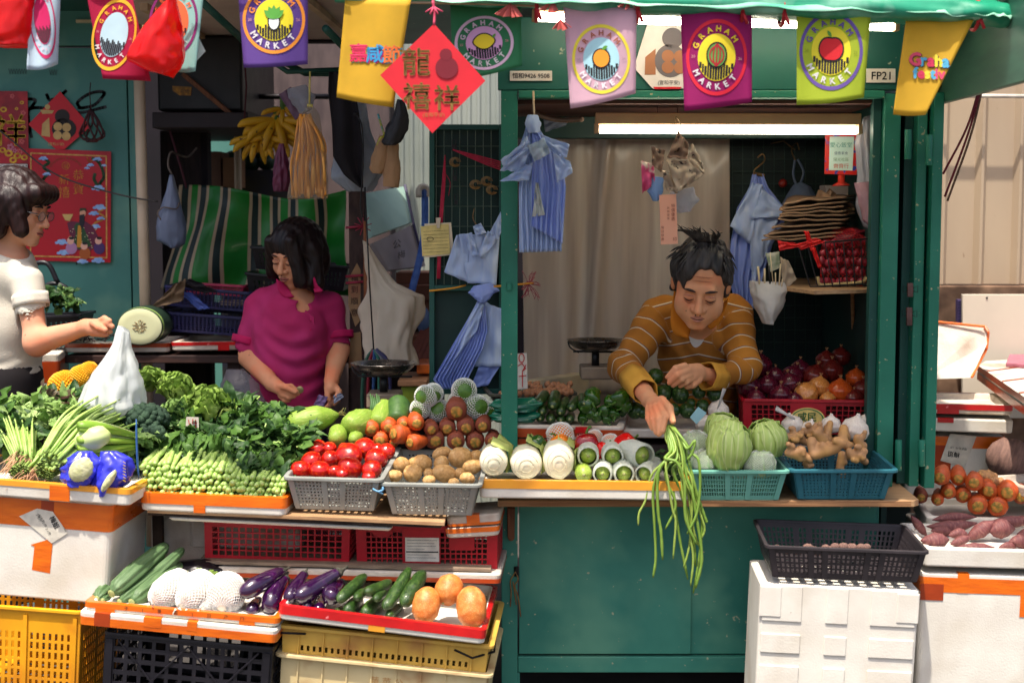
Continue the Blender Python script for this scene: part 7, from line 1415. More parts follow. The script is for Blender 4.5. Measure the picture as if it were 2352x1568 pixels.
for k in range(17):
 u=k/16;mb=MB();x=672+76*u;top=700+24*(u-.5)
 mb.tube(bez([P(top,262+14*random.random(),.46+.03*math.sin(k*2.1)),P(x+8*(.5-u)+random.uniform(-4,4),330,.45+.035*math.sin(k*2.1)),P(x+random.uniform(-3,3),390,.45+.035*math.sin(k*2.4)),P(x+random.uniform(-2,2),450+5*math.sin(k),.45+.03*math.sin(k*2.2))],14),[.006+.0018*math.sin(j+k)for j in range(15)],6,flat=.7);mb.build('bean_curd_stick',NO,t,smooth=True)
bag('clear_bag',None,[(708,240),(694,262),(680,320),(668,400),(664,458)],[(716,240),(732,262),(742,320),(750,400),(754,456)],.45,.055,film('very_clear_film',(.78,.74,.66),.16),parent=t,cat=None)
mb=MB();mb.tube([P(712,165,.46),P(711,200,.46),P(711,242,.45)],.0035,6);mb.tube([P(706,243,.44),P(718,243,.44)],.006,6);mb.build('tie',mat('pale_yellow_tie',(.80,.74,.40),rough=.6),t,smooth=True)
t=thing('parcel','purple patterned packet in clear wrap hanging above the bananas','packet',P(690,275,.6));sheet('packet',[(640,218),(668,200),(706,262),(678,276)],.62,mat('purple_packet',(.42,.30,.38),(.34,.22,.32),scale=30,rough=.5),t,amp=.004);bag('clear_wrap',None,[(660,205),(664,225),(690,262)],[(700,195),(722,222),(716,252)],.6,.02,film('clear_film',(.7,.7,.74),.5),parent=t,cat=None)
bag('plastic_bag','dusky pink plastic bags dangling left of the noodle bag',[(642,330),(634,360),(628,410),(630,440)],[(652,330),(660,370),(664,410),(660,440)],.8,.03,mat('dusky_pink_film',(.48,.20,.32),(.38,.15,.26),rough=.4,scale=8,twoside=.2),wr=.3,fr=4)
t=thing('apron','black apron hanging in front of a clear bag beside the post','apron',P(800,430,.6));mb=MB();ruled(mb,pl([(756,165),(754,210),(762,290),(764,360),(790,402),(826,430)],.6),pl([(790,165),(812,195),(824,260),(833,340),(834,400),(834,432)],.6),20,30,lambda u,v:Vector((0,.012*math.sin(u*9+v*2),0)));mb.build('cloth',mat('black_cloth',(.06,.045,.07),(.09,.07,.10),rough=.85,scale=8),t,smooth=True,solid=.004)
mb=MB();mb.tube(bez([P(818,262,.58),P(830,285,.57),P(834,330,.57),P(833,400,.57),P(828,470,.57),P(834,500,.57)],20),.0028,6);mb.tube([P(812,262,.585),P(824,262,.585)],.005,6);mb.build('strap',BLACK,t,smooth=True)
bag('plastic_bag','bunched translucent white bags hanging behind the black apron',[(812,235),(800,300),(770,380),(764,410),(800,440)],[(840,235),(850,310),(872,360),(880,400),(850,440)],.7,.04,film('misty_film',(.70,.74,.80),.75),wr=.2,fr=3)
bag('work_glove','black work glove clipped over the beige gloves',[(912,228),(906,262),(886,300),(878,326),(884,334)],[(926,230),(938,265),(932,300),(920,326),(908,334)],.5,.014,BLACK,wr=.2,cat='glove')
BG=mat('beige_glove_leather',(.66,.52,.38),(.58,.44,.32),rough=.8,scale=9,bump=.4)
for i,(Lp,Rp)in enumerate((([(872,310),(858,350),(848,385),(856,398)],[(890,318),(890,350),(884,388),(878,400)]),([(888,322),(886,360),(880,400),(882,428)],[(914,326),(916,360),(918,400),(916,432)]))):bag('work_glove',('left worn beige glove hanging under the black glove','right longer beige glove hanging under the black glove')[i],Lp,Rp,.54,.014,BG,wr=.15,cat='glove')
mb=MB();mb.tube(bez([P(868,262,.55),P(878,295,.55),P(886,318,.54)],8),.004,6);mb.tube([P(864,342,.54),P(874,318,.54),P(884,312,.54)],.006,6);mb.build('peg',mat('aqua_peg',(.70,.68,.20),(.3,.6,.62),scale=30,lo=.45,hi=.55,rough=.4),smooth=True,label='yellow and aqua clothes peg above the beige gloves',cat='peg')
t=thing('foam_box','mint white foam box tilted on its corner with black characters on its end','foam box',P(900,614,1.5))
top=[P(836,446,1.5),P(923,431,1.9),P(944,512,1.75),P(850,546,1.35)];bot=[P(853,560,1.32),P(944,518,1.72),P(973,612,1.7),P(889,622,1.36)]
MB().add(top,[(0,1,2,3)]).build('lid_face',mat('mint_foam',(.66,.78,.72),(.60,.72,.67),rough=.7,scale=6),t,solid=.02);MB().add(bot,[(0,1,2,3)]).build('end_face',mat('grey_foam',(.64,.60,.60),rough=.8,scale=6),t,solid=.02)
mb=MB();f=plane(P(905,600,1.38),P(906,596,1.385),P(904.6,599,1.378));text2(mb,'公',lambda u,v:P(912+u*.9,568-v-.3*u,1.44),0,0,22);text2(mb,'梅',lambda u,v:P(922+u*.9,592-v-.3*u,1.44),0,0,20);mb.build('lettering',BLACK,t)
mb=MB();mb.tube([P(930,425,1.85),P(950,515,1.7),P(972,600,1.66)],.006,6);mb.build('strap',mat('dark_violet',(.20,.16,.32),rough=.5),t)
for i,(x0,y0,x1,y1,Y)in enumerate(((905,626,985,652,1.6),(898,654,990,690,1.55),(965,690,1000,730,1.58),(940,770,990,830,1.5))):MB().bx(P(x0,0,Y).x,P(x1,0,Y).x,Y,Y+.25,P(0,y1,Y).z,P(0,y0,Y).z).build('carton',mat('brown_carton',(.50,.32,.24),(.42,.26,.20),rough=.8,scale=5),label='flat brown carton in the alley behind the white sack, %s'%('topmost','second from the top','third from the top','lowest near the scale')[i],cat='carton',bevel=.003)
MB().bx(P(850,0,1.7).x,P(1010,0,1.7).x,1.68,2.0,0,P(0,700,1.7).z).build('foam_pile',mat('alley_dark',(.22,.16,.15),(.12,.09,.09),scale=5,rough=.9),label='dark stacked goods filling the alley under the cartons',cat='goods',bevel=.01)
mb=MB();mb.tube(bez([P(974,432,1.5),P(976,450,1.5),P(975,530,1.5),P(965,590,1.46),P(944,675,1.42)],24),.015,12);mb.build('blue_pipe',mat('blue_wrap',(.22,.38,.72),(.30,.48,.80),scale=12,rough=.35,st=(1,1,3)),smooth=True,label='blue wrapped pipe slanting down beside the mesh gate',cat='pipe')
MB().tube(bez([P(962,452,1.47),P(962,436,1.48),P(972,428,1.49),P(982,436,1.5),P(982,452,1.5)],14),.013,10).build('pipe_elbow',col((.84,.80,.74),.4),smooth=True,label='white elbow on top of the blue pipe',cat='pipe')
MB().ell(P(972,735,1.3),(.03,.03,.055),nu=20).build('blue_drum',mat('pale_blue_rim',(.34,.44,.62),rough=.4),smooth=True,label='small pale blue round drum end beside the gate',cat='drum')
t=thing('timber_post','rough dark timber post with taped old stickers right of the woman in pink','post',P(813,900,.8));MB().bx(P(796,0,.85).x,P(833,0,.85).x,.85,.90,0,P(0,438,.85).z).build('post_body',mat('rough_post',(.22,.17,.17),(.32,.25,.23),scale=14,rough=.9,st=(3,3,.8),bump=.4),t,bevel=.003)
ST=mat('old_sticker',(.66,.52,.36),(.55,.40,.25),rough=.5,scale=8,c3=(.6,.2,.15),s3=9)
for p in([(800,640),(820,604),(828,620),(828,735),(816,750),(800,700)],[(806,765),(828,762),(832,840),(800,845)]):MB().slab(p,.846,.002).build('sticker',ST,t)
mb=MB()
for k,ch in enumerate('福到順意'):text2(mb,ch,lambda u,v:P(u,-v,.843),814,-(646+26*k),18)
mb.build('lettering',MC['rusty_wire'],t);mb=MB()
for y in(521,633,648):mb.tube([P(794,y+2,.84),P(834,y-1,.84)],.005,6)
mb.build('ribbon',mat('rose_ribbon',(.68,.20,.30),rough=.6),t,smooth=True);mb=MB()
for a in range(9):mb.tube([P(834,520,.82),P(834+20*math.sin(a*.7),518-24*math.cos(a*.7),.81)],.0022,4)
mb.build('ribbon',mat('rose_ribbon',(.68,.20,.30),rough=.6),t,smooth=True)
mb=MB()
for x,y0,y1 in((838,508,740),(845,560,730),(841,600,790)):mb.tube([P(x,y0,.8),P(x+1,y1,.8)],.0055,8)
mb.build('bamboo_sticks',mat('cane',(.62,.38,.24),rough=.5),smooth=True,label='thin brown canes standing beside the timber post',cat='canes')
bag('cloth_sack','cream white cloth sack hanging beside the timber post',[(833,552),(838,590),(846,640),(842,700),(836,760),(842,830)],[(842,556),(876,610),(905,650),(962,680),(962,730),(946,790),(952,838)],.75,.04,mat('cream_cloth',(.93,.89,.82),(.88,.82,.74),rough=.8,scale=5,bump=.5,bscale=14,twoside=.45),wr=.24,fr=3,nv=60,n=60)
mb=MB()
for k,c in enumerate(((.20,.36,.30),(.5,.12,.18),(.16,.30,.5),(.18,.42,.36),(.4,.42,.45),(.20,.20,.36))):
 mb=MB();mb.tube(bez([P(858+k,802,.7),P(840+10*k,830,.7),P(832+13*k,900,.7),P(834+12*k,960,.7)],12),.008,6,flat=.5);mb.build('string_hank',col(c,.5),smooth=True,label='hank of coloured plastic string behind the scale, %s strand'%('dark green','dark red','blue','sea green','grey','navy')[k],cat='string',group='coloured strings behind the scale')
MB().tube([P(838,430,.6),P(848,640,.6),P(858,802,.68)],.003,5).build('cord',BLACK,smooth=True,label='black cord running down the timber post to the coloured strings',cat='cord')
t=thing('stool','lime green plastic stool with a foam lid on top behind the scale','stool',P(945,960,.7));MB().bx(P(915,0,.7).x,P(972,0,.7).x,.7,.95,P(0,960,.7).z,P(0,888,.7).z).build('body',mat('lime_plastic',(.62,.70,.20),rough=.5),t,bevel=.006);MB().bx(P(908,0,.7).x,P(978,0,.7).x,.68,.98,P(0,886,.7).z,P(0,872,.7).z).build('seat',mat('tan_top',(.72,.52,.36),rough=.6),t,bevel=.004);MB().bx(P(952,0,.8).x,P(990,0,.8).x,.8,1.0,P(0,858,.8).z,P(0,836,.8).z).build('taped_edge',OTAPE,t,bevel=.003)
t=thing('pallet','brown slatted crate leaning in the alley behind the sack','crate',P(970,820,1.2))
for k in range(5):MB().tube([P(935+12*k,830,1.2),P(975+10*k,750,1.3)],.012,4).build('slat',mat('red_brown_slat',(.46,.24,.20),rough=.7),t)
t=thing('winter_melon','cut winter melon showing its pale round face on the foam tray','melon',P(322,795,.98));c=P(321,750,.96);r=54*px(.96)
MB().loft([[c+Vector((r*k*math.cos(a),y,r*k*.82*math.sin(a)))for a in[2*math.pi*q/40 for q in range(40)]]for k,y in((.94,0),(.985,.004),(1.0,.02),(1.02,.08),(1.0,.16),(.85,.22),(.5,.26))],False,True).build('rind',mat('winter_melon_rind',(.13,.22,.16),(.10,.17,.13),rough=.5,scale=6),t,smooth=True)
MB().loft([[c+Vector((r*k*math.cos(a),y,r*k*.82*math.sin(a)))for a in[2*math.pi*q/40 for q in range(40)]]for k,y in((.01,-.002),(.3,-.002),(.6,-.0015),(.90,-.001),(.945,.001))],True,False).build('flesh',mat('melon_flesh',(.86,.86,.70),(.82,.83,.64),rough=.45,scale=4,sss=.05),t,smooth=True)
MB().loft([[c+Vector((r*k*math.cos(a),y,r*k*.82*math.sin(a)))for a in[2*math.pi*q/40 for q in range(40)]]for k,y in((.942,.0015),(.99,.005),(1.003,.021))],False,False).build('green_skin_edge',mat('melon_edge',(.55,.66,.36),rough=.4),t,smooth=True)
mb=MB()
for k in range(9):a=k*.7;mb.ell(c+Vector((r*.2*math.cos(a)*(1+.3*(k%2)),-.003,r*.17*math.sin(a)*(1+.3*(k%3)))),(.004,.002,.0025),nu=8,nv=5)
for k in range(11):a=k*.571;mb.tube([c+Vector((r*.06*math.cos(a),-.0025,r*.06*math.sin(a))),c+Vector((r*.32*math.cos(a),-.0025,r*.27*math.sin(a)))],.0016,4)
mb.build('seed_core',mat('melon_seed_core',(.66,.58,.40),(.50,.40,.26),rough=.6,scale=40),t)
sheet('brown_cloth',[(398,655),(428,640),(420,690),(340,712)],1.08,mat('khaki_cloth',(.46,.37,.28),(.38,.30,.22),rough=.9,scale=6),label='khaki cloth draped from the navy baskets over the winter melon',cat='cloth',amp=.012);sheet('dark_cloth',[(400,652),(440,640),(500,668),(470,674)],1.10,mat('black_cloth',(.06,.045,.07),rough=.85),label='black cloth lying on top of the navy baskets',cat='cloth',amp=.012)
sheet('blue_cloth',[(408,668),(440,672),(482,708),(456,712)],1.12,mat('denim_film',(.20,.28,.58),(.28,.38,.68),rough=.5,scale=9),label='blue plastic sheet spilling out of the upper navy basket',cat='plastic')
mb=MB();mb.bx(P(490,0,1.16).x,P(566,0,1.16).x,1.16,1.2,P(0,702,1.16).z,P(0,690,1.16).z);mb.build('beige_packet',col((.70,.60,.48),.6),label='flat beige packet in the upper navy basket',cat='packet',bevel=.002)
mb=MB()
for k in range(60):a,b=random.uniform(560,690),random.uniform(690,780);
for k in range(40):
 x,y=random.uniform(175,262),random.uniform(762,786);mb.tube([P(x,y,.97),P(x+random.uniform(-25,25),y-random.uniform(-2,12),1.0)],.002,4)
mb.build('dry_straws',mat('dark_straw',(.10,.07,.09),(.2,.12,.1),rough=.7,scale=30),label='dark dried stalks heaped on the foam tray behind the hand of the customer',cat='stalks',kind='stuff')
bag('plastic_bag','clear knotted carrier bag standing under the table behind the lettuces',[(520,848),(510,880),(504,920),(510,950)],[(560,848),(590,880),(606,920),(600,950)],.62,.06,film('faint_film',(.60,.60,.64),.35),seed=5)
# ------------------------------------------------------------ people
def V3(x,y,Y):return tuple(P(x,y,Y))
def cap(a,b,ra,rb,k=.02):return('c',V3(*a),V3(*b),ra,rb,'+',k)
def chain(pts,rs,k=.006):return[cap(pts[i],pts[i+1],rs[i],rs[i+1],k)for i in range(len(pts)-1)]
def ell(c,r,k=.02,R=None):return('e',V3(*c),r,R,'+',k)
HL=[('e',(0,.015,.03),(.077,.094,.092),None,'+',0),('e',(0,-.028,-.042),(.060,.060,.076),None,'+',.03),('c',(-.010,-.072,-.098),(.010,-.072,-.098),.017,.017,'+',.02),
 ('c',(-.034,-.078,.020),(.034,-.078,.020),.012,.012,'+',.014)]
for s_ in(-1,1):HL+=[('e',(s_*.038,-.060,-.032),(.025,.023,.026),None,'+',.016),('e',(s_*.031,-.099,.000),(.019,.014,.012),None,'-',.012),('e',(s_*.031,-.0815,-.002),(.0165,.012,.0105),None,'+',.004),('e',(s_*.078,.014,-.008),(.011,.020,.031),None,'+',.006)]
HL+=[('c',(0,-.086,.010),(0,-.108,-.033),.007,.0125,'+',.011),('e',(-.014,-.095,-.036),(.009,.011,.008),None,'+',.005),('e',(.014,-.095,-.036),(.009,.011,.008),None,'+',.005),('e',(0,-.076,-.064),(.031,.022,.024),None,'+',.014),
 ('c',(-.019,-.098,-.064),(.019,-.098,-.064),.0022,.0022,'-',.004)]
def headR(yaw,pitch,roll):return Matrix.Rotation(yaw,3,'Z')@Matrix.Rotation(roll,3,'Y')@Matrix.Rotation(pitch,3,'X')
class Head:
 def __init__(s,c,yaw,pitch,roll,k=1.0):s.c=P(*c);s.R=headR(yaw,pitch,roll);s.k=k;s.n=np.array(s.R);s.cn=np.array(s.c)
 def loc(s,q):return((q-s.cn)@s.n)/s.k
 def prim(s,pr,op='+',k=.012):return('f',lambda q:field(pr,s.loc(q))*s.k,op,k)
 def w(s,p):return s.c+s.R@(Vector(p)*s.k)
 def tube(s,nm,pts,r,m,par,flat=1.0):MB().tube([s.w(p)for p in bez(pts,12)],[x*s.k for x in([r]*13 if not isinstance(r,list)else r)],6,flat=flat).build(nm,m,par,smooth=True)
def features(H,par,brow,lip,lash,gaze=None):
 tp=lambda r:[r*(.35+.65*math.sin(math.pi*j/12))for j in range(13)]
 for s_ in(-1,1):
  H.tube('eyebrow',[(s_*.014,-.0935,.020),(s_*.030,-.0945,.0255),(s_*.048,-.082,.021)],tp(.0042),brow,par)
  H.tube('eyelashes',[(s_*.016,-.0925,-.004),(s_*.031,-.0955,-.0085),(s_*.046,-.0885,-.004)],tp(.0019),lash,par)
  H.tube('eyelid_crease',[(s_*.016,-.0905,.005),(s_*.031,-.0945,.0085),(s_*.046,-.087,.004)],tp(.0012),lip,par)
  MB().ell(H.w((s_*.0065,-.1135,-.0445)),(.003,.0022,.0022),nu=8,nv=5).build('nostril',lash,par,smooth=True)
 H.tube('upper_lip',[(-.021,-.0925,-.0635),(-.008,-.0995,-.0600),(0,-.1005,-.0612),(.008,-.0995,-.0600),(.021,-.0925,-.0635)],tp(.0045),lip,par);H.tube('lower_lip',[(-.018,-.0925,-.0665),(0,-.0995,-.0705),(.018,-.0925,-.0665)],tp(.0055),lip,par);H.tube('mouth_line',[(-.021,-.0945,-.0645),(0,-.1022,-.0655),(.021,-.0945,-.0645)],tp(.0012),lash,par)
def skin(nm,c,c2):return mat(nm,c,c2,scale=7,rough=.6,spec=.3,sss=.08,bump=.12,bscale=90,speck=(tuple(x*.72 for x in c),38,.72),c3=tuple(min(1,a*b)for a,b in zip(c,(1.04,.86,.80))),s3=9)
SK1,SK2,SK3=skin('tanned_skin',(.86,.62,.46),(.81,.56,.40)),skin('woman_skin',(.84,.60,.46),(.79,.54,.40)),skin('customer_skin',(.84,.62,.50),(.80,.56,.44))
LIP=mat('lips',(.66,.38,.33),rough=.45,scale=30);LASH=mat('lash',(.09,.05,.05),rough=.7)
def hairm(nm,c,c2):return mat(nm,c,c2,scale=55,rough=.45,st=(1,1,.12),bump=.7,bscale=80,spec=.35,lo=.3,hi=.7)
HR1,HR2,HR3=hairm('grey_black_hair',(.08,.07,.07),(.27,.25,.24)),hairm('dark_hair',(.07,.04,.05),(.12,.06,.06)),hairm('auburn_hair',(.09,.045,.05),(.17,.08,.07))
def strands(nm,H,m,par,roots,n,r,sd):
 R_=random.Random(sd)
 for q in range(0,n,12):
  mb=MB()
  for k in range(12):
   a,b,c,d=roots(R_);cv=bez([H.w(a),H.w(b),H.w(c),H.w(d)],8);mb.tube(cv,[r*(1-.9*(j/8)**2)*H.k for j in range(9)],4)
  mb.build(nm,m,par,smooth=True)
def person(label,loc):return thing('person',label,'person',loc)
M_=person('man in a mustard striped polo shirt leaning over the counter holding long beans',P(1600,1000,.6))
HL_M=HL+[('e',(0,-.030,-.050),(.067,.058,.066),None,'+',.02),('e',(-.045,-.052,-.050),(.022,.026,.03),None,'+',.015),('e',(.045,-.052,-.050),(.022,.026,.03),None,'+',.015)]
H=Head((1610,650,.24),-.12,.46,.10,1.14)
HANDL=chain([(1470,893,.14),(1492,918,.03),(1510,934,-.07)],[.027,.026,.022],.01)+[cap((1497,928,-.05),(1519,922,-.09),.020,.019,.012)]+chain([(1521,918,-.10),(1538,936,-.15),(1546,968,-.185)],[.0125,.0115,.0095])+chain([(1516,930,-.11),(1528,958,-.165),(1522,990,-.185)],[.012,.011,.009],.004)+chain([(1506,934,-.10),(1513,963,-.16),(1514,996,-.18)],[.012,.011,.009],.004)+chain([(1497,936,-.08),(1500,963,-.145),(1508,993,-.165)],[.0115,.0105,.009],.004)+chain([(1489,936,-.06),(1489,960,-.12),(1499,984,-.145)],[.0105,.010,.008],.004)
HANDR=chain([(1632,862,.24),(1606,856,.20)],[.024,.024],.01)+[cap((1602,850,.19),(1576,850,.15),.024,.020,.012),cap((1604,862,.19),(1590,866,.16),.020,.018,.012)]+chain([(1573,840,.14),(1552,846,.11),(1533,866,.12)],[.0115,.011,.0085],.004)+chain([(1578,852,.135),(1556,861,.10),(1537,879,.115)],[.0115,.011,.0085],.004)+chain([(1584,862,.14),(1565,871,.105),(1546,885,.12)],[.011,.0105,.008],.004)+chain([(1590,870,.15),(1577,877,.12),(1562,886,.13)],[.010,.0095,.008],.004)+chain([(1606,872,.17),(1592,884,.15),(1578,888,.15)],[.012,.011,.009],.005)
tor=[ell((1610,800,.55),(.155,.11,.17),.0),cap((1520,725,.50),(1680,722,.50),.070,.070,.05),cap((1600,900,.65),(1600,1150,.68),.15,.15,.06),ell((1600,780,.48),(.10,.09,.10),.05)]
armL=[cap((1505,735,.48),(1432,842,.36),.066,.052,.03),cap((1430,842,.36),(1484,902,.10),.051,.037,.03)]
armR=[cap((1685,730,.48),(1712,838,.34),.066,.054,.03),cap((1708,848,.33),(1640,868,.25),.048,.038,.03)]
neck=[cap((1608,740,.42),(1610,700,.30),.054,.052,.03)]
slim=lambda L,d:[(p[0],p[1],p[2],p[3]-d,p[4]-d,p[5],p[6])if p[0]=='c' else(p[0],p[1],tuple(x-d for x in p[2]),p[3],p[4],p[5])for p in L]
bb=lambda x0,y0,x1,y1,Y0,Y1:((P(x0,y1,Y1).x if x0>1176 else P(x0,y1,Y0).x,Y0,P(x0,y1,Y0).z),(P(x1,y0,Y1).x,Y1,P(x0,y0,Y1).z))
lo,hi=(P(1385,0,.3).x-.02,-.24,.75),(P(1760,0,.5).x+.03,.86,P(0,540,.2).z+.1)
sdfobj('body',slim(tor+armL+armR,.012)+neck+[H.prim(HL_M)]+HANDL+HANDR,(lo[0],lo[1],.62),hi,.0042,SK1,M_)
def fold(f,a):return lambda d,q:d+a*np.sin(q[:,0]*f+3*np.sin(q[:,2]*17)+2*np.sin(q[:,1]*23))*np.sin(q[:,2]*f*.8+2*np.sin(q[:,0]*21))+a*.7*np.sin((q[:,0]+q[:,2]*.6)*f*1.7)
def stripes(q):
 out=np.full(len(q),0.0);best=np.full(len(q),9.0)
 for i,p in enumerate(armL+armR):
  d=sd(p,q);a,b=np.array(p[1]),np.array(p[2]);L_=np.linalg.norm(b-a);t=((q-a)@(b-a))/L_;m=d<best;best=np.where(m,d,best);out=np.where(m,t+.013*i,out)
 d=np.minimum(sd(tor[0],q),sd(tor[1],q));m=d-.012<best;out=np.where(m,q[:,2]*1.0+.25*np.abs(q[:,0]-P(1605,0,.5).x),out);return out
def striped(nm,base,b2):
 m=mat(nm,base,b2,scale=6,rough=.85,bump=.3,bscale=260);t=m.node_tree;N,L=t.nodes,t.links;b=N['Principled BSDF'];src=b.inputs['Base Color'].links[0].from_socket
 at=N.new('ShaderNodeAttribute');at.attribute_name='stripe';fr=N.new('ShaderNodeMath');fr.operation='MULTIPLY';fr.inputs[1].default_value=1/.050;L.new(at.outputs['Fac'],fr.inputs[0]);f2=N.new('ShaderNodeMath');f2.operation='FRACT';L.new(fr.outputs[0],f2.inputs[0])
 cr=N.new('ShaderNodeValToRGB');cr.color_ramp.interpolation='CONSTANT';e=cr.color_ramp.elements;e[0].position=0;e[0].color=(0,0,0,1);e[1].position=.86;e[1].color=(.45,.45,.45,1);x=e.new(.92);x.color=(1,1,1,1);L.new(f2.outputs[0],cr.inputs[0])
 c2=N.new('ShaderNodeValToRGB');c2.color_ramp.interpolation='CONSTANT';e=c2.color_ramp.elements;e[0].color=lin((.45,.30,.28));e[1].position=.7;e[1].color=lin((.80,.73,.62));L.new(cr.outputs[0],c2.inputs[0])
 mx=N.new('ShaderNodeMix');mx.data_type='RGBA';g=N.new('ShaderNodeMath');g.operation='GREATER_THAN';g.inputs[1].default_value=.2;L.new(cr.outputs[0],g.inputs[0]);L.new(g.outputs[0],mx.inputs[0]);L.new(src,mx.inputs[6]);L.new(c2.outputs[0],mx.inputs[7]);L.new(mx.outputs[2],b.inputs['Base Color']);return m
SH=striped('mustard_stripe',(.70,.45,.13),(.60,.37,.10))
fd=fold(46,.0035);zc=P(1605,735,.36)
sdfobj('striped_shirt',tor+armL+armR+[('c',tuple(zc),tuple(zc+Vector((0,-.10,.10))),.066,.07,'-',.01),('c',tuple(P(1598,745,.40)),tuple(P(1598,815,.38)),.040,.006,'-',.008),('f',lambda q:sd(('c',V3(1478,896,.13),V3(1500,925,-.02),.05,.05),q),'-',.002),('c',V3(1624,864,.235),V3(1600,858,.19),.042,.04,'-',.002)],(lo[0],0.0,.62),hi,.0045,SH,M_,post=lambda d,q:fd(d,q),attr=stripes)
YC=mat('yellow_cuff',(.84,.62,.22),(.78,.55,.18),scale=6,rough=.8,bump=.3,bscale=200)
def cuff(a,b,r0,r1,m,par,nm='cuff'):MB().loft([[c for c in ringp(P(*a).lerp(P(*b),t),P(*b)-P(*a),r0+(r1-r0)*t)]for t in(0,.33,.66,1)],False,False).build(nm,m,par,smooth=True,solid=.004)
def ringp(c,d,r,n=28):
 d=d.normalized();u=d.orthogonal().normalized();v=d.cross(u);return[c+(u*math.cos(2*math.pi*k/n)+v*math.sin(2*math.pi*k/n))*r*(1+.05*math.sin(5*k))for k in range(n)]
cuff((1454,868,.235),(1482,900,.105),.047,.042,YC,M_);cuff((1655,866,.27),(1622,863,.225),.043,.046,YC,M_)
UW=mat('white_undershirt',(.86,.84,.80),rough=.8,scale=9)
sdfobj('undershirt',slim(tor[:2]+tor[3:],.006)+[('c',tuple(zc),tuple(zc+Vector((0,-.12,.08))),.055,.06,'-',.008)],(P(1540,0,.5).x,.30,P(0,850,.5).z),(P(1660,0,.5).x,.60,P(0,710,.5).z),.004,UW,M_)
COLM=mat('mustard_collar',(.80,.48,.08),(.72,.42,.07),scale=7,rough=.8)
for pts in([(1548,668),(1540,730),(1548,765),(1580,778)],[(1672,690),(1660,730),(1634,756),(1622,740)]):
 a,b,c,d=[P(x,y,.33+.0*i)for i,(x,y)in enumerate(pts)];inner=P(1585,738,.36)if pts[0][0]<1600 else P(1630,725,.37);MB().grid(lambda u,v:bez([a,b,c,d],12)[round(v*12)].lerp(bez([a+Vector((.012,.04,.01)),inner,d],12)[round(v*12)],u)+Vector((0,-.012*math.sin(math.pi*u),.006*math.sin(math.pi*u))),6,12).build('collar',COLM,M_,smooth=True,solid=.004)
hs=[('e',(0,.022,.042),(.084,.106,.096),None,'+',0),('c',(-.076,.012,-.030),(-.070,.02,.04),.011,.022,'+',.02),('c',(.076,.012,-.030),(.070,.02,.04),.011,.022,'+',.02),('e',(0,.055,.0),(.078,.075,.095),None,'+',.03),
 ('e',(.014,-.092,.004),(.060,.070,.084),None,'-',.010),('e',(0,-.10,-.06),(.09,.075,.09),None,'-',.01)]
hn=lambda H,a=.0028,f=190:(lambda d,q:d+a*np.sin(H.loc(q)[:,0]*f+14*H.loc(q)[:,2]+3*np.sin(H.loc(q)[:,2]*30))+a*.6*np.sin(H.loc(q)[:,1]*f*.8+3*np.sin(H.loc(q)[:,2]*40)))
def hairbox(H,r=.19):return tuple(H.c-Vector((r,r,r))),tuple(H.c+Vector((r,r,r)))
sdfobj('hair',[H.prim(hs)],*hairbox(H),.0036,HR1,M_,post=hn(H))
def rt(R_):
 a=R_.choice((R_.uniform(-3.3,-2.3),R_.uniform(-.8,.2),R_.uniform(-2.2,-1.0)-6.283*0));e=R_.uniform(.35,1.35)if abs(a+1.6)>.7 else R_.uniform(.95,1.4);d=Vector((math.cos(a)*math.cos(e),math.sin(a)*math.cos(e),math.sin(e)));q=Vector((d.x*.088,.022+d.y*.106,.042+d.z*.097));g=Vector((d.x*.5-.1,d.y*.7,-.6)).normalized();return q,q+g*.014+d*.003,q+g*.026+d*.004,q+g*.036+d*.005
strands('hair_lock',H,HR1,M_,rt,96,.0035,4)
def rt2(R_):x=R_.uniform(-.03,.03);q=Vector((x,.0,.135));return q,q+Vector((x*.3-.01,-.012,.02)),q+Vector((x*.9-.02,-.018,.038)),q+Vector((x*1.2-.03+R_.uniform(-.02,.02),-.03,.055+R_.uniform(-.02,.012)))
strands('hair_tuft',H,HR1,M_,rt2,36,.0042,8)
LIPM=mat('weathered_lips',(.80,.52,.42),rough=.6);features(H,M_,mat('grey_brow',(.24,.17,.14),rough=.8),LIPM,mat('brown_lash',(.22,.11,.08),rough=.8));CR=mat('skin_crease',(.66,.40,.28),rough=.7);tp_=[.0014*(.3+.7*math.sin(math.pi*j/12))for j in range(13)]
for s_ in(-1,1):H.tube('smile_line',[(s_*.018,-.0925,-.034),(s_*.030,-.0850,-.052),(s_*.034,-.0800,-.070)],tp_,CR,M_);H.tube('eye_bag',[(s_*.018,-.0880,-.014),(s_*.031,-.0905,-.0185),(s_*.045,-.0830,-.013)],tp_,CR,M_)
for z_ in(.050,.062):H.tube('brow_line',[(-.028,-.0800+(z_-.05)*.25,z_),(0,-.0845+(z_-.05)*.25,z_+.002),(.030,-.0800+(z_-.05)*.25,z_)],tp_,CR,M_)
W_=person('woman in a magenta polo shirt standing behind the stall counting change',P(665,1500,.8))
H2=Head((680,583,.78),-.48,.32,.06,1.0)
wt=[cap((668,720,.82),(665,800,.80),.125,.135,.0),ell((668,760,.74),(.13,.10,.12),.06),cap((662,850,.80),(660,960,.80),.138,.150,.07),cap((605,702,.82),(752,704,.82),.055,.055,.05)]
wa=[cap((598,712,.82),(566,810,.78),.060,.046,.03),cap((757,712,.82),(777,800,.80),.058,.045,.03)]
fl=[cap((566,812,.78),(625,880,.62),.044,.028,.02),cap((777,805,.80),(762,872,.68),.043,.027,.02)]
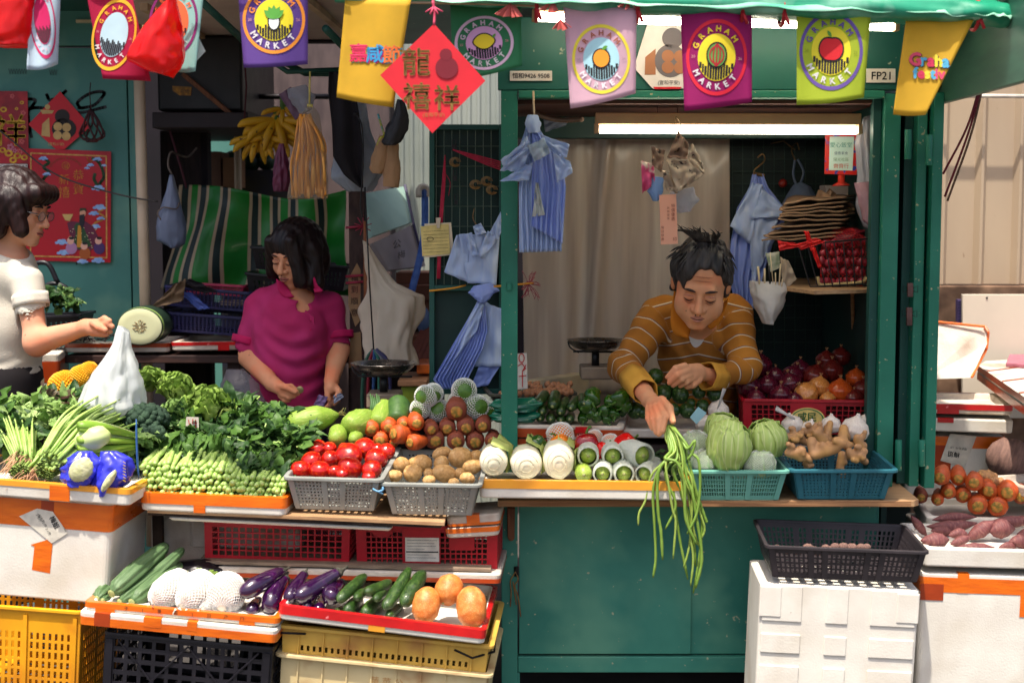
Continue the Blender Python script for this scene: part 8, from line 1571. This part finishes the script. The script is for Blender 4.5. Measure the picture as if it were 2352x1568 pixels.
h1=[cap((628,882,.61),(648,894,.58),.027,.024,.012)]+chain([(652,888,.57),(668,888,.555),(684,898,.55)],[.012,.011,.009],.005)+chain([(652,898,.57),(670,902,.55),(684,904,.55)],[.012,.011,.0085],.004)+chain([(648,905,.57),(664,912,.555),(676,910,.555)],[.011,.010,.008],.004)+chain([(644,908,.58),(654,919,.57),(664,919,.57)],[.010,.009,.008],.004)+chain([(642,886,.57),(660,890,.54),(678,900,.535)],[.012,.011,.009],.005)
h2=[cap((761,876,.67),(759,892,.64),.025,.024,.012)]+chain([(752,896,.63),(752,908,.62),(756,918,.615)],[.011,.010,.0085],.004)+chain([(772,890,.64),(779,900,.62),(774,908,.605)],[.012,.011,.009],.005)+chain([(760,900,.65),(768,922,.66),(756,932,.64)],[.011,.010,.0085],.004)+chain([(756,902,.66),(760,928,.67),(748,936,.645)],[.011,.010,.008],.004)+chain([(766,900,.66),(776,918,.67),(768,928,.65)],[.010,.010,.008],.004)
sdfobj('body',slim(wt+wa,.012)+fl+h1+h2+[cap((680,700,.81),(682,640,.80),.048,.046,.03),H2.prim(HL)],(P(540,0,.8).x,.48,.75),(P(820,0,.8).x,1.0,P(0,500,.8).z),.0042,SK2,W_)
MG=mat('magenta_cotton',(.68,.12,.36),(.60,.09,.31),scale=5,rough=.85,bump=.35,bscale=220,c3=(.74,.20,.46),s3=3)
nk=P(684,690,.74);f2=fold(38,.003)
def wrinkle(d,q):
 z=q[:,2];x=q[:,0];return f2(d,q)+.004*np.sin(z*95+5*np.sin(x*14)+1.5)*np.clip((1.35-z)*6,0,1)*np.clip(.5+.5*np.sin(x*19+z*9),0,1)
sdfobj('polo_shirt',wt+wa+[('c',tuple(nk+Vector((0,.03,.0))),tuple(nk+Vector((.0,-.02,.12))),.058,.075,'-',.01),('c',V3(690,712,.70),V3(690,742,.665),.030,.008,'-',.006),('h',V3(566,794,.78),tuple(np.array((-.10,0,-.99))),'-',.004)][:-1]+[('c',V3(566,838,.78),V3(566,812,.78),.05,.05,'-',.002),('c',V3(777,832,.8),V3(778,806,.8),.05,.05,'-',.002)],(P(530,0,.8).x,.56,P(0,948,.8).z),(P(825,0,.8).x,1.03,P(0,640,.8).z),.0045,MG,W_,post=wrinkle)
MG2=mat('magenta_trim',(.74,.04,.34),rough=.8,scale=9)
cuff((571,776,.795),(566,792,.79),.057,.056,MG2,W_,'sleeve_cuff');cuff((776,762,.81),(778,778,.805),.055,.054,MG2,W_,'sleeve_cuff')
for pts,q0 in(([(634,640),(640,668),(656,684),(676,682)],(654,650)),([(722,636),(730,655),(742,668),(724,672)],(716,652))):MB().grid(lambda u,v:bez([P(x,y,.70)for x,y in pts],12)[round(v*12)].lerp(P(q0[0],q0[1],.74).lerp(P(*pts[3],.70),v*.6),u)+Vector((0,-.01*math.sin(math.pi*u),0)),5,12).build('collar',MG2,W_,smooth=True,solid=.004)
for y in(757,735):MB().ell(P(714,y,.645),(.0045,.003,.0045),nu=10,nv=6).build('button',MG2,W_)
MB().slab([(700,712),(722,728),(724,778),(706,776)],.675,.02).build('placket',MG,W_,bevel=.004)
sdfobj('trousers',[cap((662,946,.80),(655,1500,.80),.142,.17,0)],(P(540,0,.8).x,.6,.3),(P(790,0,.8).x,1.0,P(0,935,.8).z),.012,mat('navy_denim',(.10,.12,.24),rough=.9,scale=20),W_)
hs2=[('e',(0,.018,.038),(.094,.108,.096),None,'+',0),('c',(-.080,.01,.02),(-.088,-.005,-.085),.030,.030,'+',.03),('c',(.082,.0,.02),(.088,-.03,-.095),.032,.036,'+',.03),('c',(.045,-.075,.08),(.066,-.082,-.07),.020,.030,'+',.03),('e',(0,.06,-.03),(.098,.065,.105),None,'+',.03),('c',(-.055,-.07,.07),(-.082,-.055,-.06),.020,.024,'+',.025),
 ('e',(-.008,-.104,-.038),(.047,.050,.072),None,'-',.010),('c',(0,0,-.16),(0,0,-.2),.06,.08,'-',.01)]
sdfobj('hair',[H2.prim(hs2)],*hairbox(H2,.2),.0036,HR2,W_,post=hn(H2,.0014,260))
features(H2,W_,mat('thin_brow',(.30,.18,.15),rough=.8),LIP,LASH)
MB().ell(P(689,895,.545),(.0135,.003,.0135),nu=20).build('coin',mat('old_coin',(.62,.56,.38),rough=.35,metal=.8),smooth=True,label='silver coin held out in the fingers of the woman in magenta',cat='coin')
for i,(p,c)in enumerate((([(732,906),(753,911),(744,933),(720,930)],(.55,.45,.66)),([(766,908),(783,902),(790,911),(767,927),],(.62,.66,.76)))):
 t=thing('banknote',('folded violet banknote pointing down from the hand of the woman','pale blue banknote curling out of the hand of the woman')[i],'banknote',P(p[0][0],p[0][1],.6));sheet('paper',p,.60,mat('note%d'%i,c,tuple(x*.72 for x in c),scale=60,rough=.7),t,amp=.003)
C_=person('customer with short dark hair in a cream T-shirt reaching out at the left edge',P(20,1500,.5))
H3=Head((41,477,.47),1.42,.24,.0,1.05)
ct=[cap((0,640,.52),(5,740,.52),.135,.14,0),cap((15,630,.45),(-60,620,.66),.062,.06,.05),cap((0,760,.52),(2,920,.52),.135,.145,.06),cap((30,600,.48),(10,640,.52),.06,.09,.05)]
ca=[cap((62,645,.42),(84,790,.36),.057,.047,.03)]
cf=[cap((85,786,.36),(196,752,.30),.046,.025,.025)]
ch=[cap((198,751,.30),(222,750,.28),.028,.027,.012),cap((215,758,.28),(228,762,.27),.022,.018,.01)]+chain([(225,740,.27),(240,732,.25),(252,737,.235)],[.012,.011,.009],.005)+chain([(228,746,.26),(246,742,.24),(258,750,.235)],[.012,.011,.009],.004)+chain([(228,754,.27),(244,754,.25),(254,762,.25)],[.011,.0105,.0085],.004)+chain([(224,762,.28),(236,768,.27),(246,768,.26)],[.010,.0095,.008],.004)+chain([(214,742,.26),(228,752,.235),(242,758,.23)],[.013,.011,.009],.006)
sdfobj('body',slim(ct+ca,.010)+cf+ch+[cap((12,600,.50),(28,530,.47),.052,.048,.03),H3.prim(HL)],(P(-120,0,.6).x,.12,.95),(P(285,0,.3).x,.95,P(0,385,.6).z),.0045,SK3,C_)
TS=mat('cream_cotton',(.84,.81,.75),(.79,.76,.70),scale=5,rough=.85,bump=.3,bscale=200);f3=fold(26,.0018);zh_=P(0,862,.4).z
sdfobj('tee_shirt',ct+ca+[('c',V3(25,588,.47),V3(34,540,.45),.058,.07,'-',.012),('c',V3(78,740,.39),V3(84,790,.36),.063,.063,'-',.002),('h',(0,0,zh_),(0,0,1),'-',.002)],(P(-130,0,.6).x,.25,zh_-.02),(P(140,0,.5).x,.95,P(0,560,.5).z),.0045,TS,C_,post=lambda d,q:f3(d,q)+.003*np.sin(q[:,2]*130+6*np.sin(q[:,0]*9))*np.clip((P(0,800,.5).z-q[:,2])*9,0,1))
cuff((69,676,.405),(73,704,.396),.0605,.0605,TS,C_,'sleeve_hem')
sdfobj('trousers',[cap((-3,866,.52),(-5,1500,.55),.152,.17,0)],(P(-130,0,.5).x-.05,.35,.25),(P(130,0,.5).x,.75,P(0,850,.52).z),.012,mat('charcoal_trousers',(.14,.12,.13),rough=.9,scale=12),C_)
hs3=[('e',(0,.018,.038),(.090,.108,.098),None,'+',0),('c',(-.074,-.02,.03),(-.074,-.062,-.060),.034,.026,'+',.03),('c',(.074,.0,.03),(.074,-.02,-.04),.028,.016,'+',.03),('c',(-.076,.02,.03),(-.080,.02,-.075),.036,.036,'+',.02),('e',(0,.055,-.035),(.088,.066,.110),None,'+',.03),('c',(-.05,-.075,.065),(.05,-.075,.065),.032,.032,'+',.02),
 ('e',(0,-.118,-.045),(.064,.048,.085),None,'-',.010),('c',(0,-.03,-.19),(0,0,-.22),.07,.08,'-',.01)]
sdfobj('hair',[H3.prim(hs3)],*hairbox(H3,.2),.0036,HR3,C_,post=hn(H3,.0014,260))
features(H3,C_,LASH,LIP,LASH)
gl=MB();gl.tube([H3.w((-.075,-.02,.002)),H3.w((-.060,-.085,.002)),H3.w((-.050,-.100,.002))],.0016,6)
for s_ in(-1,1):gl.tube([H3.w((s_*.031+.023*math.cos(a),-.104,-.006+.016*math.sin(a)))for a in[k*.45 for k in range(15)]],.0014,5)
gl.tube([H3.w((-.008,-.108,0)),H3.w((.008,-.108,0))],.0016,5);gl.tube([H3.w((.054,-.100,.002)),H3.w((.075,-.02,.002))],.0016,5)
g_=thing('glasses','thin rimmed glasses worn by the customer in the cream T-shirt','glasses',H3.w((0,-.1,-.02)));gl.build('frame',mat('grey_rim',(.35,.36,.38),rough=.3,metal=.6),g_,smooth=True)
for s_ in(-1,1):mb=MB();mb.add([H3.w((s_*.031+.022*math.cos(a),-.104,-.006+.015*math.sin(a)))for a in[k*.524 for k in range(12)]],[tuple(range(12))]);mb.build('lens',film('lens_glass',(.9,.95,.95),.15),g_)
# ------------------------------------------------------------ leafy greens
def leafy(nm,c,c2,c3,tw=.25):return mat(nm,c,c2,scale=7,rough=.5,bump=.6,bscale=28,twoside=tw,c3=c3,s3=9,spec=.4)
LD=leafy('dark_leaf',(.21,.34,.16),(.14,.26,.12),(.33,.47,.22));LM=leafy('mid_leaf',(.34,.48,.20),(.26,.41,.15),(.46,.60,.30));LL=leafy('light_leaf',(.56,.69,.38),(.48,.62,.30),(.72,.80,.54));LT=leafy('lettuce_leaf',(.58,.70,.32),(.48,.62,.24),(.74,.80,.48));LP=leafy('purple_leaf',(.40,.16,.26),(.34,.42,.24),(.52,.28,.36))
ST1=mat('pale_stalk',(.66,.76,.42),(.56,.70,.32),scale=12,rough=.4,st=(1,1,4),c3=(.76,.82,.56),s3=6);ROOT=mat('pink_root',(.80,.66,.50),(.72,.52,.40),scale=12,rough=.7)
def leaf(mb,base,d,up,l,w,curl=.4,wave=.12,seed=0,n=6):
 d=d.normalized();s=d.cross(up);s=s.normalized()if s.length>1e-5 else Vector((1,0,0));u=s.cross(d);rows_=[]
 for j in range(n+1):
  t=j/n;c=base+d*(l*math.sin(t*curl*1.5)/max(.3,curl*1.5))-u*l*curl*t*t*.6;h=w*(math.sin(math.pi*min(1,t*.92+.06))**.7)*.5
  rows_.append([c+s*h*k+u*(abs(k)*h*.35+wave*h*math.sin(seed+j*2.1+k*2))for k in(-1,-.5,0,.5,1)])
 mb.loft(rows_,False,False,closed=False)
def heap(nm,label,cat,spots,m,l,w,n,d0,sp=.8,group=None,stem=None,seed=1,curl=.5,Ys=0,base=None):
 R_=random.Random(seed);c0=P(*spots[0]);t=thing(nm,label,cat,c0-Vector((0,0,.05)),group=group);ms=m if isinstance(m,list)else[m];mbs=[MB()for _ in ms];sb=MB()
 for k in range(int(n*1.7)):
  a,b=R_.choice(spots),R_.choice(spots);q=P(*a).lerp(P(*b),R_.random()*.5);q+=Vector((R_.gauss(0,.008),R_.gauss(0,.015),R_.gauss(0,.006)));d=Vector(d0)+Vector((R_.gauss(0,sp),R_.gauss(0,sp*.7),R_.gauss(0,sp*.6)));mb=mbs[R_.randrange(len(ms))]
  leaf(mb,q,d,Vector((R_.gauss(0,.45),-.5,1)).normalized(),l*R_.uniform(.4,1.05),w*R_.uniform(.4,1.0),curl*R_.uniform(.5,2.0),.5,k)
  if stem and k%3==0 and k<n*1.5:sb.tube(bez([q-d.normalized()*l*.7+Vector((0,0,-.01)),q,q+d.normalized()*l*.25],5),.0028,5)
 for mb,mm in zip(mbs,ms):
  if mb.f:mb.build('leaves',mm,t,smooth=True)
 if sb.f:sb.build('stems',stem,t,smooth=True)
 return t
zl=lambda cx,cy,Y:(cx*.27,752.6+cy*.27,Y)
sm=[MB().tube(bez([(0,0,0),(b,.0,.5),(b*.5,.02,1)],8),[.060,.067,.066,.064,.062,.058,.055,.05,.045],9).mesh('stalk',ST1,True)for b in(.02,-.03,.0)]
tl=MB()
for a in range(3):leaf(tl,Vector((0,0,.72)),Vector((.3*math.cos(a*2.2),.3*math.sin(a*2.2)+.35,.9)),Vector((0,1,.2)),.75,.32,.5,.3,a)
tl=tl.mesh('leaves',LM,True);n=0
for r,(y0,y1,Y)in enumerate(((1132,1142,-.225),(1118,1130,-.222),(1104,1116,-.215),(1090,1102,-.205),(1076,1091,-.195),(1064,1080,-.18))):
 for k in range(30):
  x=327+k*11.3+(r%2)*5.5+random.uniform(-2.5,2.5)
  if x>655 or(r==5 and x>535)or(r==4 and 535<x and k%3):continue
  u=(x-327)/328;y=y0+(y1-y0)*u+random.uniform(-3,3)+(14 if r>3 and x>535 else 0);A=P(x,y,Y+random.uniform(-.008,.008));L_=random.uniform(.12,.15)
  B=A+Vector((random.uniform(-.2,.25),1,.12+.03*r)).normalized()*L_;o=inst('choy_sum',sm[k%3],AB(A,B,1,random.random()*6,random.uniform(.78,1.05)),'pale green choy sum stalk in the tight stack on the orange taped tray','choy sum','choy sum stalks on the taped tray');n+=1
  if r>=3 or n%9==0:inst('leaves',tl,AB(Vector((0,0,0)),Vector((0,0,1))),parent=o)
for i,(sp_,lab)in enumerate((([(340,1052,-.06),(420,1046,-.05),(440,1062,-.08)],'loose grey green choy sum leaves above the stalks, left part'),([(440,1060,-.08),(535,1052,-.07),(500,1040,-.02)],'loose grey green choy sum leaves above the stalks, middle part'),([(560,1092,-.14),(650,1100,-.15),(600,1086,-.12)],'broad choy sum leaves standing above the right-hand stalks'))):heap('choy_sum_leaves',lab,'leaves',sp_,[LM,LD],.085,.042,90,(.2,.3,.6),.5,stem=ST1,seed=i+3)
for i,(sp_,lab)in enumerate((([(330,1020,.05),(420,1000,.1),(400,975,.12)],'dark leafy greens heaped beside the broccoli'),([(430,1010,.04),(540,1010,.05),(480,975,.12)],'dark leafy greens heaped under the price card'),([(540,1020,.03),(680,1025,.03),(620,1005,.06)],'dark leafy greens filling the grey basket behind the stalks'),([(520,965,.16),(600,975,.14),(560,940,.2)],'dark leafy greens heaped highest in the middle'),([(600,985,.12),(690,995,.12),(640,965,.18)],'dark leafy greens in front of the woman in magenta'))):heap('leafy_greens',lab,'greens',sp_,[LD,LD,LM],.10,.045,150,(.1,.0,.35),.7,group='dark leafy greens behind the stalks',stem=ST1,seed=i+20)
heap('water_spinach','pale green leafy bunch at the far left edge, lit by the sun','greens',[(5,940,.1),(90,950,.05),(60,985,0),(150,960,.05)],[LL,LL,LM],.10,.055,190,(.2,-.1,.4),.8,stem=ST1,seed=40)
heap('leafy_greens','light green leafy bunch in the middle of the left pile','greens',[(150,960,.05),(230,950,.08),(210,985,.0),(290,985,.02)],[LL,LM],.10,.05,170,(.4,-.1,.3),.7,stem=ST1,seed=41)
heap('leafy_greens','mid green leaves low at the left edge behind the roots','greens',[(-10,1010,-.1),(60,1010,-.12),(20,970,0)],[LM,LD],.09,.05,110,(0,-.3,.2),.7,seed=44)
heap('amaranth','purple tinged amaranth leaves beside the white bag','greens',[(100,925,.12),(160,920,.14),(210,935,.12),(240,945,.1)],[LP,LL,LD],.085,.045,130,(.1,-.1,.5),.8,seed=42)
heap('leafy_greens','green leaves hanging behind the celery and blue bags','greens',[(180,1030,-.1),(300,1010,-.02),(240,1060,-.15)],[LM,LD],.10,.045,120,(.5,-.1,.1),.6,stem=ST1,seed=43)
def stalks(nm,label,cat,A0,B0,n,r,m,spread=(.03,.03),fan=1.6,sag=.0,tail=None,tailm=None,mid=None):
 t=thing(nm,label,cat,P(*A0)-Vector((0,0,.03)));a,b=P(*A0),P(*B0)
 for q in range(0,n,max(1,n//14)):
  mb=MB();tb=MB()
  for k in range(max(1,n//14)):
   o=Vector((random.gauss(0,spread[0]),random.gauss(0,spread[0]*.6),random.gauss(0,spread[1])));e=b+o*fan;c=(a+o).lerp(e,.5)+Vector((0,-.01,.02+sag));mb.tube(bez([a+o*.8,c,e],9),[r*(1-.45*j/9)for j in range(10)],6)
   if tail:
    d=Vector(tail)+Vector((random.gauss(0,.4),random.gauss(0,.3),random.gauss(0,.3)));tb.tube(bez([a+o*.8,a+o*.8+d*.03,a+o*.8+d*.06+Vector((random.gauss(0,.01),0,-.012))],6),[r*.5*(1-.12*j)for j in range(7)],4)
  mb.build('stalks',m,t,smooth=True)
  if tb.f:tb.build('roots',tailm,t,smooth=True)
 return t
stalks('spring_greens','bunch of greens with long pinkish roots at the left edge','greens',(55,1050,-.26),(40,985,-.1),60,.0042,ST1,(.022,.012),1.5,tail=(-.5,-.5,-.8),tailm=ROOT)
stalks('spring_greens','second rooted bunch fanning up to the right from the corner','greens',(80,1078,-.28),(200,1010,-.1),60,.0042,ST1,(.02,.014),1.4,tail=(-.8,-.3,-.6),tailm=ROOT)
stalks('celery_bunch','bunch of thin Chinese celery stalks slanting up across the left pile','celery',(125,1058,-.30),(250,968,-.05),90,.0055,ST1,(.024,.022),1.7)
t=thing('cut_stems','round bundle of hollow cut green stem ends at the left front','stems',P(108,1105,-.33));SE=mat('cut_stem_green',(.58,.66,.36),(.46,.56,.26),scale=20,rough=.6)
for g_,(cx,cy,n)in enumerate(((108,1078,70),(45,1086,40))):
 mb=MB()
 for k in range(n):rr=math.sqrt((k+.5)/n)*26*(.9 if g_ else 1);a=k*2.4;q=P(cx+rr*math.cos(a),cy+rr*.85*math.sin(a),-.31+random.uniform(-.006,.004));mb.tube([q,q+Vector((0,.06,.012))],.0038,8,cap=False);mb.tube([q+Vector((0,.0,0)),q+Vector((0,.05,.012))],.0024,6,cap=False)
 mb.build('stem_ends',SE,t,smooth=True)
CE=mat('celery_white',(.84,.88,.64),(.74,.82,.46),scale=8,rough=.4,st=(1,1,6),sss=.04);CG=mat('celery_green',(.56,.68,.26),(.44,.60,.18),scale=9,rough=.4,st=(1,1,6))
t=thing('celery','thick white based celery head lying on the blue bags','celery',P(230,1038,-.22));a,b=P(*zl(730,940,-.27)),P(*zl(1160,960,-.12))
MB().ell(a.lerp(b,.12),(.058,.034,.036),Matrix.Rotation(-.3,3,'Y'),20,12,nz=.10).build('base',CE,t,smooth=True)
for k in range(9):o=Vector((0,.012*math.sin(k*2.3),.034*math.cos(k*.8)));mb=MB();mb.tube(bez([a+o*1.2+Vector((-.02,0,0)),a.lerp(b,.4)+o*1.15,b+o*.55],10),[.012,.017,.018,.017,.015,.013,.012,.011,.010,.009,.008],8,flat=.7);mb.build('stalk',CE if k%3==0 else CG,t,smooth=True)
t2=heap('celery_leaves','small celery leaf tips reaching toward the blue strip','leaves',[(318,1005,-.12),(350,1000,-.1),(330,1015,-.1)],LL,.045,.02,30,(.6,-.1,.1),.5,seed=9)
BV=mat('cobalt_film',(.16,.16,.68),(.22,.24,.80),scale=7,rough=.25,coat=.5,bump=.6,bscale=22);CAU=mat('cauliflower_curd',(.84,.83,.66),(.76,.76,.55),scale=60,rough=.8,bump=.7,bscale=90)
for i,(L_,R_,cc,lab)in enumerate((([(178,1036),(156,1058),(143,1095),(152,1112)],[(212,1036),(232,1058),(232,1092),(214,1114)],(186,1078,25,32,.7),'cauliflower in a cobalt blue bag, left of the pair'),([(236,1036),(220,1070),(212,1110),(224,1134)],[(268,1036),(298,1052),(306,1092),(262,1134)],(250,1104,9,30,.6),'cauliflower in a cobalt blue bag, right of the pair'))):
 t=thing('cauliflower',lab,'cauliflower',P(cc[0],1115,-.33),group='bagged cauliflowers');bag('plastic_wrap',None,L_,R_,-.32,.045,BV,wr=.24,fr=3,parent=t,cat=None,seed=i);c=P(cc[0],cc[1],-.372);s=px(-.37);Rr=Matrix.Rotation(cc[4],3,'Y');MB().ell(c,(cc[2]*s,.014,cc[3]*s),Rr,24,16,nz=.12,ns=6).build('curd',CAU,t,smooth=True)
 mb=MB()
 for k in range(7):x,y=(283,1060+7*k)if i else(205,1062+4*k);line2(mb,[(x,y),(x+5,y+3)],2,lambda a,b:P(a,b,-.366))
 mb.build('printed_marks',mat('yellow_print',(.85,.70,.15),rough=.5),t)
mb=MB();mb.tube(bez([P(313,962,-.28),P(314,1010,-.285),P(316,1060,-.285),P(319,1098,-.28)],10),[.0015,.003,.0035,.0038,.0038,.0038,.0038,.0038,.0036,.003,.002],6,flat=.5);mb.build('blue_strip',mat('steel_blue',(.24,.42,.66),rough=.4),smooth=True,label='blue plastic strip standing between the left pile and the choy sum',cat='strip')
BRO=mat('broccoli_green',(.16,.26,.18),(.10,.19,.13),scale=70,rough=.8,bump=1.0,bscale=110,c3=(.24,.34,.24),s3=20)
for i,(x,y,rx,ry,Y,n)in enumerate(((335,962,55,36,.0,60),(348,997,34,20,-.06,30))):
 c=P(x,y,Y);s=px(Y);t=thing('broccoli',('large dark broccoli head beside the white bag','smaller broccoli head half buried below the large one')[i],'broccoli',c-Vector((0,0,ry*s)));mb=MB()
 MB().tube([c+Vector((0,.03,-ry*s*.6)),c+Vector((0,.03,-ry*s-.03))],.02,10).build('stem',LT,t,smooth=True)
 for k in range(n):
  th=math.acos(1-1.25*(k+.5)/n);ph=k*2.4;d=Vector((math.sin(th)*math.cos(ph),math.sin(th)*math.sin(ph),math.cos(th)));q=c+Vector((d.x*rx*s*.86,d.y*rx*s*.75,d.z*ry*s*.86-ry*s*.1));r=random.uniform(.011,.016);mb.ell(q,(r,r,r),nu=12,nv=8,nz=.35,ns=9,seed=k)
 mb.build('florets',BRO,t,smooth=True)
def lettuce(label,x,y,rx,ry,Y,seed,m,n=26,d0=(0,-.2,1)):
 c=P(x,y,Y);s=px(Y);t=thing('lettuce',label,'lettuce',c-Vector((0,0,ry*s)),group='lettuces behind the broccoli');R_=random.Random(seed);MB().ell(c,(rx*s*.7,rx*s*.7,ry*s*.8),nz=.15,nu=20,nv=14).build('heart',LT,t,smooth=True);mb=MB()
 for k in range(n):a=k*2.4;e=R_.uniform(-.5,1.2);d=Vector((math.cos(a)*math.cos(e),math.sin(a)*math.cos(e),math.sin(e)));leaf(mb,c+Vector((d.x*rx*s*.3,d.y*rx*s*.4,d.z*ry*s*.2-ry*s*.3)),d+Vector(d0)*.7,d,rx*s*1.25,rx*s*1.1,.5,.5,k,8)
 mb.build('leaves',m,t,smooth=True)
lettuce('round pale lettuce right behind the white bag',345,872,32,34,.32,1,LT);lettuce('tall romaine lettuce with frilly tips leaning right',398,890,38,40,.24,2,LT,34,(.6,0,.9));lettuce('wide lettuce behind the price card',475,938,52,34,.16,3,LT,30,(.3,-.2,.6));lettuce('darker lettuce tucked between the romaine and the broccoli',405,950,34,30,.14,4,LL)
t=thing('price_card','white price card with red handwritten 14 on the greens','sign',P(441,985,.02));MB().slab([(428,957),(456,958),(457,984),(426,982)],.02,.002).build('card',mat('card_white',(.86,.82,.76),rough=.7),t);mb=MB();f=lambda x,y:P(x,y,.0185);line2(mb,[(433,964),(436,980)],1.8,f);line2(mb,[(443,962),(442,972),(452,971)],1.8,f);line2(mb,[(449,964),(450,981)],1.8,f);mb.build('handwriting',RI,t)
on2=netmesh('foam_net',[(0,.2),(.1,.36),(.3,.48),(.6,.5),(.85,.4),(1,.15)],22,18,m=mat('yellow_net',(.93,.68,.12),rough=.6))
for i,(x,y,r)in enumerate(((150,888,34),(188,866,26),(205,852,20))):c=P(x,y,.25);q=r*px(.25);o=inst('netted_fruit',opm,AB(c-Vector((q,0,q*.3)),c+Vector((q,0,q*.3)),1,i),'orange fruit in a yellow foam net behind the white bag, %s'%('largest and lowest','middle one','topmost')[i],'orange','yellow netted fruit');netinst(on2,o,th=.09)
BW=mat('white_carrier_film',(.93,.94,.93),(.88,.90,.90),scale=5,rough=.3,coat=.3,bump=.7,bscale=14,st=(2,2,.7),twoside=.4,alpha=.93)
bag('plastic_bag','full white carrier bag with knotted top standing on the left pile',[(274,748),(262,790),(236,835),(206,880),(186,925),(240,940),(270,950)],[(296,762),(300,800),(314,850),(328,890),(332,930),(318,945),(290,952)],.05,.11,BW,wr=.16,fr=2.6,seed=6,nv=60,n=60)
ld_=MB()
heap('leafy_greens','dark leaves and pale choy stems in the black handled basket on the wall','greens',[(120,690,.95),(165,700,.96),(140,680,1.0)],[LD,LD,LL],.07,.04,70,(0,-.2,.5),.8,seed=60)
heap('leafy_greens','dark thin bean leaves behind the sleeved gourds and hanging beans','greens',[(1500,1040,.0),(1530,1060,-.02),(1560,1110,-.1)],[LD],.05,.02,50,(.2,-.3,0),.8,seed=61)
TG2=mat('teal_green_film',(.04,.42,.30),(.03,.34,.26),scale=7,rough=.3,coat=.4,bump=.5,bscale=20)
for i,(L_,R_)in enumerate((([(1140,916),(1126,930),(1140,942)],[(1222,912),(1240,924),(1232,944)]),([(1136,944),(1126,958),(1140,968)],[(1226,942),(1240,954),(1226,968)]))):bag('plastic_bag','teal green plastic packet behind the post, %s one'%('upper','lower')[i],L_,R_,.17,.04,TG2,seed=i)
heap('shallots','small brown shallots filling the dim olive basket behind the post','shallots',[(1180,895,.42),(1290,890,.42)],mat('brown_shallot',(.52,.32,.22),(.66,.46,.30),rough=.6,scale=20),.02,.02,1,(0,0,1),seed=5)
shm2=spin('shallot',[(0,.04),(.05,.22),(.2,.38),(.45,.44),(.7,.34),(.9,.12),(1,.04)],MC['brown_shallot'],n=16,nz=.12)
for k in range(60):
 x,y=random.uniform(1150,1312),random.uniform(880,904);c=P(x,y,.40-(y-880)*.003);q=random.uniform(.009,.013);inst('shallot',shm2,AB(c-Vector((q*.5,0,q)),c+Vector((q*.5,0,q)),1,k),'small brown shallot in the dim olive basket behind the post','shallot','small shallots in the olive basket')
for k in range(16):
 x,y=1790+13*k+random.uniform(-6,6),1262+random.uniform(-6,6);c=P(x,y,-.2);q=random.uniform(.012,.018);inst('taro_root',tr,AB(c-Vector((q,0,0)),c+Vector((q,0,q*.4)),1,k),'small dark root lying in the bottom of the dark brown crate','taro','small roots in the dark brown crate')
